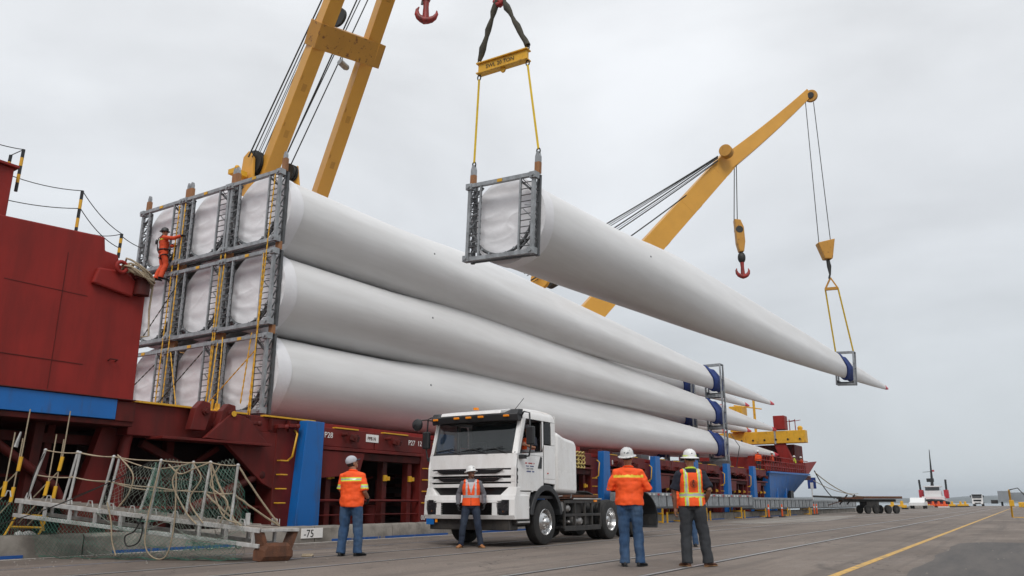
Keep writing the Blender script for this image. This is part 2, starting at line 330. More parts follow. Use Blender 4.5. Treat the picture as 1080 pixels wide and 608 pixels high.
# --- quay pavement
def ground_mat():
    m = bpy.data.materials.new('quay pavement'); m.use_nodes = True; t = m.node_tree; L = t.links.new
    b = t.nodes['Principled BSDF']; g = N(t, 'ShaderNodeNewGeometry')
    def nz(scale, st, det=6.0, ro=0.6, dist=0.0, loc=(0, 0, 0)):
        p = N(t, 'ShaderNodeMapping'); p.inputs['Scale'].default_value = st; p.inputs['Location'].default_value = loc
        L(g.outputs['Position'], p.inputs[0]); n = N(t, 'ShaderNodeTexNoise', Scale=scale, Detail=det, Roughness=ro, Distortion=dist)
        L(p.outputs[0], n.inputs[0]); return n.outputs[0]
    def rng(x, a, bb, c, d):
        r = N(t, 'ShaderNodeMapRange'); r.inputs[1].default_value = a; r.inputs[2].default_value = bb; r.inputs[3].default_value = c; r.inputs[4].default_value = d
        L(x, r.inputs[0]); return r.outputs[0]
    def mixc(f, a, c):
        k = N(t, 'ShaderNodeMix', data_type='RGBA'); L(f, k.inputs[0])
        if isinstance(a, tuple): k.inputs[6].default_value = (*a, 1)
        else: L(a, k.inputs[6])
        k.inputs[7].default_value = (*c, 1); return k.outputs[2]
    big = nz(0.35, (1, 0.5, 1), 7, 0.62)
    c = mixc(rng(big, 0.36, 0.64, 0, 1), (0.145, 0.117, 0.098), (0.245, 0.203, 0.172))
    tracks = nz(0.9, (2.6, 0.05, 1), 5, 0.65)
    c = mixc(rng(tracks, 0.50, 0.68, 0, 0.7), c, (0.105, 0.09, 0.08))
    st = nz(1.6, (1, 1, 1), 6, 0.7, 0.4, (4, 7, 0))
    c = mixc(rng(st, 0.60, 0.68, 0, 0.75), c, (0.085, 0.073, 0.065))
    pale = nz(2.3, (1, 0.5, 1), 8, 0.75, 0.2, (1, 2, 5))
    c = mixc(rng(pale, 0.58, 0.72, 0, 0.45), c, (0.31, 0.285, 0.26))
    oil = nz(0.55, (1, 0.7, 1), 4, 0.55, 0.8, (13, 3, 0))
    c = mixc(rng(oil, 0.64, 0.72, 0, 0.6), c, (0.06, 0.053, 0.048))
    fine = nz(26, (1, 1, 1), 3, 0.7)
    c = mixc(rng(fine, 0.40, 0.75, 0, 0.65), c, (0.10, 0.085, 0.075))
    # cracks
    vo = N(t, 'ShaderNodeTexVoronoi', feature='DISTANCE_TO_EDGE', Scale=0.23); pp = N(t, 'ShaderNodeVectorMath', operation='ADD')
    dn = N(t, 'ShaderNodeTexNoise', Scale=1.3, Detail=5.0); L(g.outputs['Position'], dn.inputs[0])
    ss = N(t, 'ShaderNodeVectorMath', operation='SCALE'); ss.inputs['Scale'].default_value = 1.6; L(dn.outputs['Color'], ss.inputs[0])
    L(g.outputs['Position'], pp.inputs[0]); L(ss.outputs[0], pp.inputs[1]); L(pp.outputs[0], vo.inputs[0])
    crk = rng(vo.outputs['Distance'], 0.0, 0.006, 0.85, 0)
    c = mixc(crk, c, (0.045, 0.04, 0.036))
    L(c, b.inputs['Base Color'])
    L(rng(pale, 0.3, 0.7, 0.95, 0.72), b.inputs['Roughness'])
    b.inputs['Specular IOR Level'].default_value = 0.35
    bp = N(t, 'ShaderNodeBump'); bp.inputs['Strength'].default_value = 0.35; bp.inputs['Distance'].default_value = 0.012
    ad = N(t, 'ShaderNodeMath', operation='ADD'); L(fine, ad.inputs[0]); L(st, ad.inputs[1]); L(ad.outputs[0], bp.inputs['Height'])
    L(bp.outputs[0], b.inputs['Normal']); return m
M['ground'] = ground_mat()
M['patch'] = mat('dark asphalt patch', (0.066, 0.062, 0.060), 0.85, var=0.25, scale=1.5, stretch=(2.5, 0.4, 1), dirt=(0.15, 0.13, 0.115), dirt_amt=0.6, dirt_scale=1.1, dirt_stretch=(2.2, 0.3, 1), bump=0.25, bump_scale=60, thr=0.52, soft=0.2)
M['line_y'] = mat('worn yellow line', (0.60, 0.36, 0.09), 0.8, var=0.15, scale=3, dirt=(0.22, 0.18, 0.14), dirt_amt=0.95, dirt_scale=7, dirt_stretch=(1, 1, 1), thr=0.56, soft=0.05)
M['line_w'] = mat('worn white line', (0.56, 0.54, 0.50), 0.8, var=0.12, scale=3, dirt=(0.22, 0.19, 0.16), dirt_amt=0.9, dirt_scale=6, dirt_stretch=(1, 1, 1), thr=0.60, soft=0.06)
M['line_b'] = mat('faded blue line', (0.19, 0.21, 0.26), 0.85, var=0.2, scale=3, dirt=(0.2, 0.17, 0.15), dirt_amt=0.9, dirt_scale=5, dirt_stretch=(1, 1, 1), thr=0.52, soft=0.1)
M['rail_head'] = mat('rail head', (0.40, 0.39, 0.385), 0.38, 0.55, var=0.2, scale=1.2, stretch=(1, 0.3, 1))
M['groove'] = mat('rail groove', (0.020, 0.018, 0.017), 0.9)
FAR = 262
g = MB()
xs = [-15.9, -8, 0, 30, 120, 400]; ys = [-60, 0, 30, 80, FAR]
g.add([(x, y, 0) for y in ys for x in xs], [(j * 6 + i, j * 6 + i + 1, (j + 1) * 6 + i + 1, (j + 1) * 6 + i) for j in range(4) for i in range(5)])
q = len(g.v)      # quay wall faces down to the water
g.add([(-15.9, -60, 0), (-15.9, FAR, 0), (-15.9, FAR, -6), (-15.9, -60, -6), (400, FAR, 0), (400, FAR, -6)], [(0, 1, 2, 3), (1, 4, 5, 2)])
pav = g.build('quay_pavement', 'ground'); tag(pav, kind='structure')
def sheet(name, x0, x1, y0, y1, z, m, seglen=8):
    s = MB(); n = max(1, int((y1 - y0) / seglen))
    s.add([(x, y0 + (y1 - y0) * j / n, z) for j in range(n + 1) for x in (x0, x1)], [(2 * j, 2 * j + 1, 2 * j + 3, 2 * j + 2) for j in range(n)])
    o = s.build(name, m); tag(o, kind='structure'); return o
sheet('yellow_line', -2.43, -2.30, -20, 250, 0.004, 'line_y')
sheet('white_line', EDGE - 0.06, EDGE + 0.07, -30, 250, 0.004, 'line_w')
sheet('blue_line', -13.02, -12.93, -30, 22, 0.004, 'line_b')
p = MB()      # tarmac patch with a ragged edge
pts = [(-1.55 + 0.05 * math.sin(y * 1.7) + 0.06 * noise.noise(V((y, 0, 0))), y) for y in [2 + 0.7 * i for i in range(31)]]
pts += [(-1.0, 23.9), (3, 24.4), (9, 24.2), (14, 24.3), (14, 2)]
p.add([(x, y, 0.005) for x, y in pts], [tuple(range(len(pts)))])
tag(p.build('asphalt_patch', 'patch'), kind='structure')
p = MB()
pts = [(-13.2, 40), (-10.4, 38.5), (-9.2, 47), (-10.8, 66), (-13.6, 63)]
p.add([(x, y, 0.006) for x, y in pts], [tuple(range(len(pts)))])
tag(p.build('pavement_patch', 'concrete'), kind='structure')
for x, yb in ((-6.14, 300), (-4.56, 300), (-11.15, 300), (-9.48, 300)):
    s = MB(); s.lo((x - 0.075, -20, -0.01), (x - 0.035, 235, 0.003)); s.lo((x + 0.035, -20, -0.01), (x + 0.075, 235, 0.003))
    tag(s.build('rail_groove', 'groove'), kind='structure')
    s = MB(); s.lo((x - 0.034, -20, -0.01), (x + 0.034, 235, 0.008)); tag(s.build('crane_rail', 'rail_head'), kind='structure')

# loose grit along the kerb and scattered on the quay
s = MB()
for i in range(900):
    yy = 4 + 40 * rnd() ** 1.6; xx = EDGE + .1 + abs(random.gauss(0, 1.2)) if i % 3 else ru(-13, 0); r = ru(.006, .022)
    s.add([(xx + r, yy, .002), (xx - r, yy + r * .6, .002), (xx - r * .4, yy - r, .002), (xx, yy, r * 1.1)], [(0, 1, 3), (1, 2, 3), (2, 0, 3)])
tag(s.build('grit', 'concrete'), kind='stuff')
# --- concrete kerb along the quay edge: one block each, joints open
curb = thing('quay_kerb', 'low weathered concrete kerb of long blocks between the quay and the ship', 'kerb', (-15.6, 0, 0))
y = -9.0; kerb_meshes = []
for k in range(4):
    mb = MB(); n = 14; L = 3.0
    for i in range(n):          # slightly chipped, uneven block
        pass
    prof = [(-0.22, 0), (0.22, 0), (0.215, 0.33), (0.17, 0.385), (-0.18, 0.39), (-0.22, 0.35)]
    rings = []
    for i in range(n + 1):
        yy = 0.012 + (L - 0.03) * i / n
        rings.append([(x + 0.008 * noise.noise(V((yy * 2, x * 9, k * 7))), yy, z + (0.012 * noise.noise(V((yy * 3, z * 9 + k, 3))) - (0.02 if rnd() < 0.1 else 0) if z > 0 else 0)) for x, z in prof])
    mb.loft(rings); kerb_meshes.append(mb.mesh('block', 'concrete', 40))
while y < 250:
    inst('block', kerb_meshes[int(rnd() * 4)], curb, (ru(-.012, .012), y, 0)); y += 3.0
# blue painted foot of the kerb, broken in lengths
M['kerb_blue'] = mat('kerb blue paint', (0.012, 0.085, 0.32), 0.7, var=0.2, dirt=(0.25, 0.22, 0.19), dirt_amt=0.9, dirt_scale=5, thr=0.62, soft=0.04)
for a, b in ((5.9, 7.9), (9.6, 12.6), (15.6, 20.6), (22, 27), (30, 48), (50, 66)):
    s = MB(); s.lo((-15.377, a, 0.0), (-15.355, b, 0.055)); tag(s.build('kerb_stripe', 'kerb_blue', curb, world=True))
# painted bollard number plate "-75" on the kerb
s = MB(); a = at(318.5, 559, 0, -15.35); s.lo((-15.376, a.y, 0.10), (-15.352, a.y + 0.72, 0.34)); s.build('number_patch', 'lettering', curb, world=True)
text('-75', 0.26, 'number', 'black', curb, (-15.350, a.y + 0.07, 0.125), (0, 1, 0), (0, 0, 1))

# --- water, far shore
wm = bpy.data.materials.new('harbour water'); wm.use_nodes = True; t = wm.node_tree; b = t.nodes['Principled BSDF']
b.inputs['Base Color'].default_value = (0.10, 0.14, 0.16, 1); b.inputs['Roughness'].default_value = 0.18
g_ = N(t, 'ShaderNodeNewGeometry'); wn = N(t, 'ShaderNodeTexNoise', Scale=0.35, Detail=6.0); t.links.new(g_.outputs['Position'], wn.inputs[0])
bp = N(t, 'ShaderNodeBump'); bp.inputs['Strength'].default_value = 0.6; bp.inputs['Distance'].default_value = 0.5; t.links.new(wn.outputs[0], bp.inputs['Height']); t.links.new(bp.outputs[0], b.inputs['Normal'])
M['water'] = wm
s = MB(); R_ = 30000; s.add([(R_ * math.cos(t * math.pi / 16), R_ * math.sin(t * math.pi / 16), -3.2) for t in range(32)], [tuple(range(32))])
tag(s.build('harbour_water', 'water'), kind='structure')
M['hill'] = mat('far shore scrub and houses', (0.075, 0.085, 0.075), 0.95, var=0.4, scale=0.012, dirt=(0.42, 0.40, 0.37), dirt_amt=0.8, dirt_scale=0.06, dirt_stretch=(1, 1, 2), bump=0, thr=0.62, soft=0.03)
for d, hgt, sd in ((4200, 34, 1.0), (5600, 62, 5.0)):
    s = MB(); n = 260; rings = []
    for i in range(n + 1):
        a = math.radians(-85 + 170 * i / n)
        h = hgt * (0.62 + 0.5 * noise.noise(V((i * 0.045, sd, 0))) + 0.22 * noise.noise(V((i * 0.16, sd, 2))) + 0.10 * noise.noise(V((i * 0.9, sd, 3))))
        dr = V((math.sin(a), math.cos(a), 0))
        rings.append([dr * d + V((0, 0, -3.6)), dr * (d + 150) + V((0, 0, h * 0.55)), dr * (d + 420) + V((0, 0, h)), dr * (d + 1000) + V((0, 0, h * 0.8)), dr * (d + 1200) + V((0, 0, -3.6))])
    s.loft(rings, cap=False, close=False); tag(s.build('far_hills', 'hill', smooth=60), kind='structure')
# ================================================================== THE SHIP
ship = thing('cargo_ship', 'dark red cargo ship with blue side panels moored along the quay', 'ship', (-27, 40, -3.2))
SX = -16.55                    # outer plane of the ship's side
def S(mb, name, m, **k): return mb.build(name, m, ship, world=True, **k)
# --- lower hull and deck (hull side stands back behind the frames)
b = MB()
hull = [(-6, -17.0), (-6, -17.0), (12, -17.0), (58, -17.0), (66, -17.2), (72, -18.0), (78, -19.6), (84, -22.5), (88, -26.5)]
prof = [(-8 + 0.0, 0.0), ]
rings = []
for y, x in [(-30, -17.0), (58, -17.0), (66, -17.3), (72, -18.1), (78, -19.8), (84, -22.6), (88, -27.0)]:
    xo = -54 - x
    rings.append([(x - 0.4, y, -6), (x, y, -1), (x, y, 0.15), (xo, y, 0.15), (xo, y, -1), (xo + 0.4, y, -6)])
b.loft(rings); S(b, 'hull', 'red', smooth=30)
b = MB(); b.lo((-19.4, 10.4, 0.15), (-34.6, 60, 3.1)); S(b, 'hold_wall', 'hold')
b = MB(); b.lo((-16.75, 10.4, 3.0), (-37.2, 62, 3.16)); S(b, 'deck', 'red')
b = MB(); b.lo((-16.9, 9.9, 0.1), (-19.4, 60, 0.3)); S(b, 'side_walkway', 'red_dark')
# --- forward deckhouse block on the left
def xyz(px, py, X): return at(px, py, 0, X)
b = MB()
b.prism([(-28, 3.12), (10.35, 3.12), (10.32, 6.05), (9.62, 6.13), (9.55, 6.34), (9.25, 6.36), (9.2, 6.66), (9.02, 6.66), (7.1, 6.52), (-28, 6.3)], 'x', -16.5, -22.2)
S(b, 'deckhouse', 'red', bevel=0.03)
b = MB(); b.lo((-16.52, -28, 6.25), (-22.2, 7.15, 7.55)); S(b, 'upper_deckhouse', 'red', bevel=0.02)
b = MB(); b.lo((-16.44, -28, 2.70), (-17.5, 9.95, 3.13)); S(b, 'blue_band', 'blue', bevel=0.01)
b = MB(); b.lo((-16.46, 9.96, 2.68), (-17.5, 10.4, 3.10)); b.lo((-16.40, -28, 3.135), (-16.6, 10.36, 3.16)); b.lo((-16.5, -28, 2.58), (-19.5, 10.4, 2.69)); S(b, 'band_end', 'red_dark', bevel=0.01)
# weld seams / plates of the block
for y in (8.45, 5.4, 2.0):
    b = MB(); b.lo((-16.499, y, 3.2), (-16.494, y + 0.012, 6.1)); S(b, 'weld_seam', 'red_dark')
b = MB(); b.lo((-16.499, -28, 3.78), (-16.492, 9.1, 3.795)); S(b, 'weld_seam', 'red_dark')
b = MB(); b.lo((-16.44, -28, 7.552), (-22.25, 7.2, 7.60)); S(b, 'roof_edge', 'red')
for y0, y1, z in ((-2, 6.9, 4.9), (7.3, 9.0, 5.25)):
    b = MB(); b.lo((-16.499, y0, z), (-16.494, y1, z + .012)); S(b, 'weld_seam', 'red_dark')
for y in (3.7, 6.2, 9.6):
    b = MB(); b.lo((-16.498, y, 3.9), (-16.47, y + .09, 3.97)); b2 = MB(); b2.tube([(-16.49, y + .04, 3.95), (-16.40, y + .04, 3.98), (-16.40, y + .2, 3.98), (-16.49, y + .2, 3.95)], .016, 6); S(b2, 'pad_eye', 'red_dark')
# box, fairlead ring and rope bundle at the block's corner
b = MB(); b.prism([(9.0, 5.55), (9.95, 5.42), (10.0, 5.80), (9.75, 5.98), (9.1, 5.92)], 'x', -16.38, -16.5); S(b, 'corner_casting', 'red', bevel=0.04)
b = MB(); c = V((-16.3, 9.55, 6.02)); b.tube([c + V((0, 0.12 * math.cos(t * math.pi / 8), 0.12 * math.sin(t * math.pi / 8))) for t in range(17)], 0.045, 8, False); S(b, 'fairlead', 'red', smooth=50)
b = MB(); b.lathe([(0.17, 0), (0.17, 0.34), (0.22, 0.35), (0.22, 0.42)], 16, (-16.35, 10.12, 5.5)); S(b, 'mooring_post', 'red_dark', smooth=40)
# recess under the block: dark wall and pillars
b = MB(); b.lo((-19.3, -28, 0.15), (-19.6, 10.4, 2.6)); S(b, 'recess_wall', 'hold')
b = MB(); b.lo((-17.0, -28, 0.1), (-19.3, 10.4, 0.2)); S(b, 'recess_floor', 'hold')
for i, (y0, y1, w, m) in enumerate([(5.0, 5.15, .3, 'red_dark'), (6.3, 6.3, .18, 'red_dark'), (7.35, 7.2, .28, 'red_dark'), (8.0, 7.9, .15, 'hold'), (8.75, 8.65, .2, 'red_dark'), (9.2, 9.0, .16, 'red_dark'), (10.35, 9.75, .55, 'red_shaded')]):
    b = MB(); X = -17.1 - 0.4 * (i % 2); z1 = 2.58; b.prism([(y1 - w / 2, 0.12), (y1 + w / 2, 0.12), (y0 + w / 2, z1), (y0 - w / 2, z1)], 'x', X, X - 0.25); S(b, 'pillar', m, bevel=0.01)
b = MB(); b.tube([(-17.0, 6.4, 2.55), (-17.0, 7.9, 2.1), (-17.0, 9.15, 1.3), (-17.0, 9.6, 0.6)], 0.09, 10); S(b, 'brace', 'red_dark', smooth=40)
b = MB(); b.beam((-17.6, -2, 2.3), (-17.6, 10.3, 2.3), 0.25, 0.2); b.beam((-17.5, 2, 0.95), (-17.5, 10.3, 0.95), 0.06); b.beam((-17.5, 2, 1.5), (-17.5, 10.3, 1.5), 0.06); S(b, 'side_rail', 'red_dark')
b = MB(); a0 = at(128, 452, 0, -16.9)
b.tube([(-16.95, 11.25, 2.52), (-16.95, 10.9, 2.60), (-16.95, 10.62, 2.5), (-16.95, 10.55, 2.2), (-16.95, 10.5, 0.2)], 0.13, 12); S(b, 'vent_pipe', 'red_shaded', smooth=50)
b = MB(); b.lathe([(0.19, -0.05), (0.19, 0.05)], 14, (-16.9, 11.0, 2.58), 'x'); S(b, 'pipe_flange', 'red_shaded', bevel=0.01)
# --- Section B: heavy hinge structure under the racks
b = MB(); b.lo((-16.7, 10.42, 2.42), (-17.4, 12.7, 3.14)); b.lo((-16.62, 12.6, 2.75), (-17.4, 15.35, 3.14)); S(b, 'deck_girder', 'red_shaded', bevel=0.015)
b = MB()
b.lo((-16.6, 10.45, 3.143), (-16.72, 12.1, 3.185)); b.lo((-16.6, 12.75, 3.143), (-16.72, 13.6, 3.185)); b.lo((-16.55, 14.1, 3.143), (-16.72, 15.9, 3.185)); S(b, 'deck_edge_strip', 'yellow')
for y in (12.05, 12.8):
    b = MB(); b.prism([(y - 0.26, 2.62), (y + 0.16, 2.62), (y + 0.27, 3.05), (y + 0.22, 3.30), (y + 0.0, 3.33), (y - 0.16, 3.14)], 'x', -16.38, -16.60); S(b, 'hinge_plate', 'red_shaded', bevel=0.02)
    b = MB(); b.lathe([(0.10, -0.06), (0.10, 0.06), (0.06, 0.06), (0.06, 0.10)], 16, (-16.38, y + 0.10, 3.08), 'x'); S(b, 'hinge_pin', 'red_dark', bevel=0.01)
b = MB(); b.lathe([(0.07, 0), (0.07, 0.02)], 12, (-16.275, 12.90, 3.08), 'x'); S(b, 'grease_cap', 'yellow')
b = MB()
b.prism([(12.15, 2.45), (14.1, 2.38), (13.4, 3.0), (12.9, 3.12)], 'x', -16.3, -16.42); S(b, 'gusset_plate', 'red_shaded', bevel=0.01)
b = MB(); b.lo((-16.25, 11.0, 2.36), (-16.9, 14.15, 2.42)); S(b, 'shelf_plate', 'red_shaded', bevel=0.01)
b = MB(); b.prism([(12.95, 2.40), (13.5, 2.748), (15.3, 2.748), (15.3, 0.3), (15.08, 0.3), (14.98, 1.75), (14.55, 1.30), (14.2, 1.45)], 'x', -16.58, -16.73); S(b, 'wedge_plate', 'red_shaded', bevel=0.015)
for y in (13.2, 13.55, 14.3, 14.9):
    b = MB(); b.lo((-16.5, y, 2.8), (-16.62, y + 0.06, 3.1)); S(b, 'stiffener', 'red_dark')
for y, z in ((13.7, 2.92), (14.6, 2.9), (15.0, 2.95)):
    b = MB(); b.beam((-16.45, y - 0.18, z), (-16.45, y + 0.18, z + 0.02), 0.16, 0.09); b.ball((-16.38, y + 0.1, z), 0.07, 8, 6); S(b, 'lashing_lug', 'red_shaded', bevel=0.01)
# dark bracing in the recess below
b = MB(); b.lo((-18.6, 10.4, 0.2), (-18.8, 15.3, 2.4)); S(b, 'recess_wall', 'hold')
for a, c, w, m in (((-17.2, 11.1, 2.3), (-17.2, 13.0, 1.5), .16, 'red_dark'), ((-17.3, 13.3, 2.3), (-17.2, 11.6, 1.3), .12, 'red_dark'), ((-17, 10.7, 0.85), (-17, 15.3, 0.85), .07, 'red_shaded'), ((-17, 10.7, 1.5), (-17, 15.3, 1.5), .05, 'red_dark'),
                   ((-17.6, 12.1, 0.2), (-17.6, 12.1, 2.4), .2, 'red_dark'), ((-17.4, 14.2, 0.2), (-17.4, 14.2, 1.9), .14, 'red_shaded')):
    b = MB(); b.beam(a, c, w); S(b, 'brace', m, bevel=0.005)
b = MB(); b.tube([(-16.7, 12.1, 0.75), (-16.7, 13.5, 1.35)], 0.13, 12); b.tube([(-16.7, 13.45, 1.33), (-16.7, 14.1, 1.6)], 0.09, 12); b.ball((-16.7, 14.2, 1.65), 0.16); S(b, 'hydraulic_ram', 'red_dark', smooth=40)
# --- Section C: column bays with blue fender panels
PIL = [15.1, 21.2, 27.35, 33.5, 39.7, 45.7, 51.9, 57.9]
for i, y in enumerate(PIL):
    b = MB(); w = 0.9
    b.prism([(y, 0.05), (y + 0.86, 0.05), (y + 0.86, 3.12 + i * 0.05), (y + 0.22, 3.12 + i * 0.05)], 'x', -16.25, -16.56); S(b, 'fender_panel', 'blue', bevel=0.015)
    b = MB(); b.lo((-16.56, y - 0.55, 0.1), (-17.2, y + 0.95, 2.95)); S(b, 'side_column', 'red_shaded', bevel=0.02)
    for k in range(4):
        b = MB(); z = 0.95 + k * 0.36; b.tube([(-16.55, y - 0.46, z), (-16.42, y - 0.46, z), (-16.42, y - 0.22, z), (-16.55, y - 0.22, z)], 0.02, 6); S(b, 'rung', 'yellow')
    b = MB(); b.tube([(-16.55, y - 0.1, 2.05), (-16.40, y - 0.1, 2.15), (-16.40, y + 0.02, 2.75), (-16.55, y + 0.06, 2.85)], 0.028, 6); S(b, 'grab_handle', 'yellow', smooth=60)
END = 63.0
for i, y in enumerate(PIL):
    y0 = y + 0.95; y1 = (PIL[i + 1] if i + 1 < len(PIL) else END) - 0.55; mid = y0 + (y1 - y0) * 0.5; near = i < 4
    dz = i * 0.045
    for k, (a, c) in enumerate(((y0, mid - 0.02), (mid + 0.02, y1))):
        b = MB(); b.lo((-16.52, a, 2.5 + dz), (-16.9, c, 3.02 + dz)); S(b, 'side_panel', 'red_shaded', bevel=0.02)
        b = MB(); b.lo((-16.50, a + ru(.2, .6), 3.025 + dz), (-16.62, a + ru(1.2, 1.7), 3.06 + dz)); S(b, 'deck_edge_strip', 'yellow')
    b = MB(); b.lo((-16.44, y0, 2.40), (-16.9, y1, 2.49)); S(b, 'flange', 'red_shaded', bevel=0.01)
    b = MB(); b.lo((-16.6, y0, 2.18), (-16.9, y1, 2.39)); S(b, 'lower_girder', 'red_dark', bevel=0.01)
    b = MB(); ya = y0 + 0.1; b.prism([(ya, 1.62), (ya + 1.55, 1.75), (ya + 1.75, 2.38), (ya, 2.38)], 'x', -16.48, -16.85); S(b, 'hanging_box', 'red_shaded', bevel=0.015)
    for yy in (y0 + 1.25, y0 + 3.15):
        b = MB(); b.beam((-16.5, yy, 2.82), (-16.3, yy + .1, 2.74), .22, .16); b.lathe([(0.11, 0), (0.11, 0.14)], 10, (-16.44, yy + 0.05, 2.78), 'x'); S(b, 'twist_lock', 'red_dark', bevel=0.01); b = MB(); b.lathe([(0.05, 0), (0.05, 0.25)], 8, (-16.53, yy - 0.35, 2.86), 'x'); S(b, 'deck_pin', 'red_dark')
    b = MB(); b.tube([(-16.62, y0, 1.02), (-16.62, y1, 1.02)], 0.035, 8); S(b, 'side_rail', 'red_shaded')
    b = MB(); b.tube([(-16.62, y0, 0.62), (-16.62, y1, 0.62)], 0.018, 6); S(b, 'side_rail', 'red_shaded')
    for k in range(4):
        yy = y0 + (y1 - y0) * (0.12 + 0.26 * k)
        b = MB(); b.lo((-16.72, yy, 0.12), (-16.95, yy + 0.2, 2.18)); S(b, 'column', 'red_shaded' if k % 2 else 'red_dark', bevel=0.01)
        b = MB(); b.lo((-16.66, yy + 0.02, 1.6), (-16.73, yy + 0.16, 1.78)); b.lo((-16.62, yy + 0.14, 1.62), (-16.74, yy + 0.24, 1.74)); S(b, 'yellow_bracket', 'yellow', bevel=0.01)
    # bollards, pipes, frames and gear standing on the walkway
    for k in range(3):
        yy = ru(y0 + .4, y1 - .4)
        b = MB(); b.lathe([(0.19, 0), (0.19, 0.55), (0.21, 0.56), (0.21, 0.6)], 14, (ru(-17.3, -17.8), yy, 0.28)); S(b, 'bollard', 'red_shaded', smooth=40)
        b = MB(); b.lathe([(0.215, 0), (0.215, 0.03)], 14, (b.v[0].x if b.v else -17.5, yy, 0.885)); 
    for k in range(7):
        yy = ru(y0, y1 - .5); z = ru(.5, 2.0); X = ru(-17.6, -19.0); b = MB()
        kind = k % 4
        if kind == 0: b.tube([(X, yy, .2), (X, yy, z), (X, yy + ru(.3, 1.2), z + .1)], ru(.03, .07), 8)
        elif kind == 1: b.beam((X, y0, z), (X, y1, z), ru(.06, .14)); b.beam((X, y0, z - .3), (X, y1, z - .3), .05)
        elif kind == 2: b.lo((X, yy, .3), (X - .5, yy + ru(.4, .9), ru(.7, 1.3)))
        else: b.beam((X, yy, .2), (X, yy + ru(-.9, .9), 2.9), .1)
        S(b, ('pipe', 'girder', 'locker', 'brace')[kind], random.choice(['red_shaded', 'red_dark', 'red_dark']), bevel=0.005)
    for k in range(5):          # stacked slats of the folded hatch behind
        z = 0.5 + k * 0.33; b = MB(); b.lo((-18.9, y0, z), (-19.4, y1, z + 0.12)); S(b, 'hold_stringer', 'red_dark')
    if i >= 1:
        for k in range(3):
            b = MB(); yy = ru(y0 + .3, y1 - .6); z = ru(1.2, 2.4); b.lo((-17, yy, z), (-17.1, yy + .12, z + .12)); S(b, 'work_lamp' if k == 0 else 'yellow_mark', 'yellow')
    if i >= 3:                   # bundled lashing rods leaning in the bay
        for k in range(6):
            yy = y0 + 1.5 + k * .22 + ru(-.05, .05); b = MB(); b.tube([(-17.0, yy, .3), (-17.1, yy + ru(-.2, .1), 1.9)], .025, 6); S(b, 'lashing_rod', 'steel' if k % 3 == 0 else 'red_shaded')
text('P28', 0.225, 'lettering', 'lettering', ship, (-16.512, 16.23, 2.74), (0, 1, 0), (0, 0, 1), .006)
text('P27  12', 0.225, 'lettering', 'lettering', ship, (-16.512, 19.93, 2.74), (0, 1, 0), (0, 0, 1), .006)
text('NO NO', 0.15, 'lettering', 'lettering', ship, (-16.612, 19.85, 2.22), (0, 1, 0), (0, 0, 1), .006)
text('41', 0.2, 'lettering', 'lettering', ship, (-16.45, 14.62, 0.42), (0, 1, 0), (0, 0, 1), .006)
text('8', 0.3, 'lettering', 'lettering', ship, (-16.512, 35.1, 2.72), (0, 1, 0), (0, 0, 1), .006)
text('00', 0.22, 'lettering', 'lettering', ship, (-16.545, 20.72, 0.42), (0, 1, 0), (0, 0, 1), .006)
b = MB(); b.lo((-16.505, 17.95, 2.72), (-16.518, 18.5, 2.95)); S(b, 'stencil_plate', 'lettering')
text('PPB N', 0.14, 'lettering', 'red_dark', ship, (-16.499, 18.0, 2.78), (0, 1, 0), (0, 0, 1), .006)
# --- Section D: blue stern quarter with flare, bulwark and rails
b = MB(); rings = []
for i in range(9):
    y = END + 0.3 + i * 1.55; k = i / 8.0
    xl = -16.55 - 1.6 * max(0, k - 0.35) ** 1.5; xt = -16.5 + 0.5 * k - 0.4 * max(0, k - .6)
    rings.append([(xl - 1.2 * k, y - 3.2 * k, 0.1), (xl - .5 * k, y - 2.2 * k, 1.0), (xt, y, 3.25 + 0.15 * k), (xt - .25, y, 3.25 + .15 * k), (xl - 1.6, y - 3.2 * k, 0.1)])
rings.append([(-20, 76, 0.1), (-19.4, 77, 1.0), (-17.4, 80, 3.45), (-17.8, 80, 3.45), (-21, 78, 0.1)])
rings.append([(-27, 82, 0.1), (-27, 83, 1.0), (-26, 86.5, 3.5), (-26, 86, 3.5), (-27, 81, 0.1)])
b.loft(rings); S(b, 'stern_quarter', 'blue', smooth=25)
for i in range(2):
    y = END + 2.2 + i * 2.9; b = MB(); b.prism([(y, 0.3), (y + .2, 0.3), (y + .6, 3.15), (y + .25, 3.15)], 'x', -16.50 - i * 0.03, -16.9); S(b, 'blue_rib', 'blue', bevel=.01)
b = MB(); b.beam((-16.45, END, 3.22), (-16.25, 75.8, 3.36), 0.25, 0.14); S(b, 'stern_rub_rail', 'blue')
b = MB(); b.lo((-16.5, 69.6, 1.0), (-17.2, 70.6, 1.9)); S(b, 'fairlead_opening', 'black')
b = MB(); b.lo((-17, 60, 3.0), (-36, 80, 3.3)); b.prism([(-17, 80), (-37, 80), (-30, 88), (-24, 88)], 'z', 3.3, 3.38); S(b, 'stern_deck', 'red_dark')
b = MB(); b.prism([(62.5, 3.40), (77.2, 3.5), (81.0, 4.75), (74.6, 4.35), (62.5, 3.85)], 'x', -16.52, -16.62); S(b, 'stern_bulwark', 'red')
b = MB()
for k in range(19):
    y = 62 + k * 0.75; b.tube([(-16.45, y, 3.3), (-16.45, y, 4.45)], 0.035, 6)
S(b, 'rail_posts', 'red')['kind'] = 'stuff'
for z in (3.7, 4.1, 4.47):
    b = MB(); b.tube([(-16.45, 60, z - .05), (-16.3, 76, z + .05)], 0.035, 6); S(b, 'stern_rail', 'red')
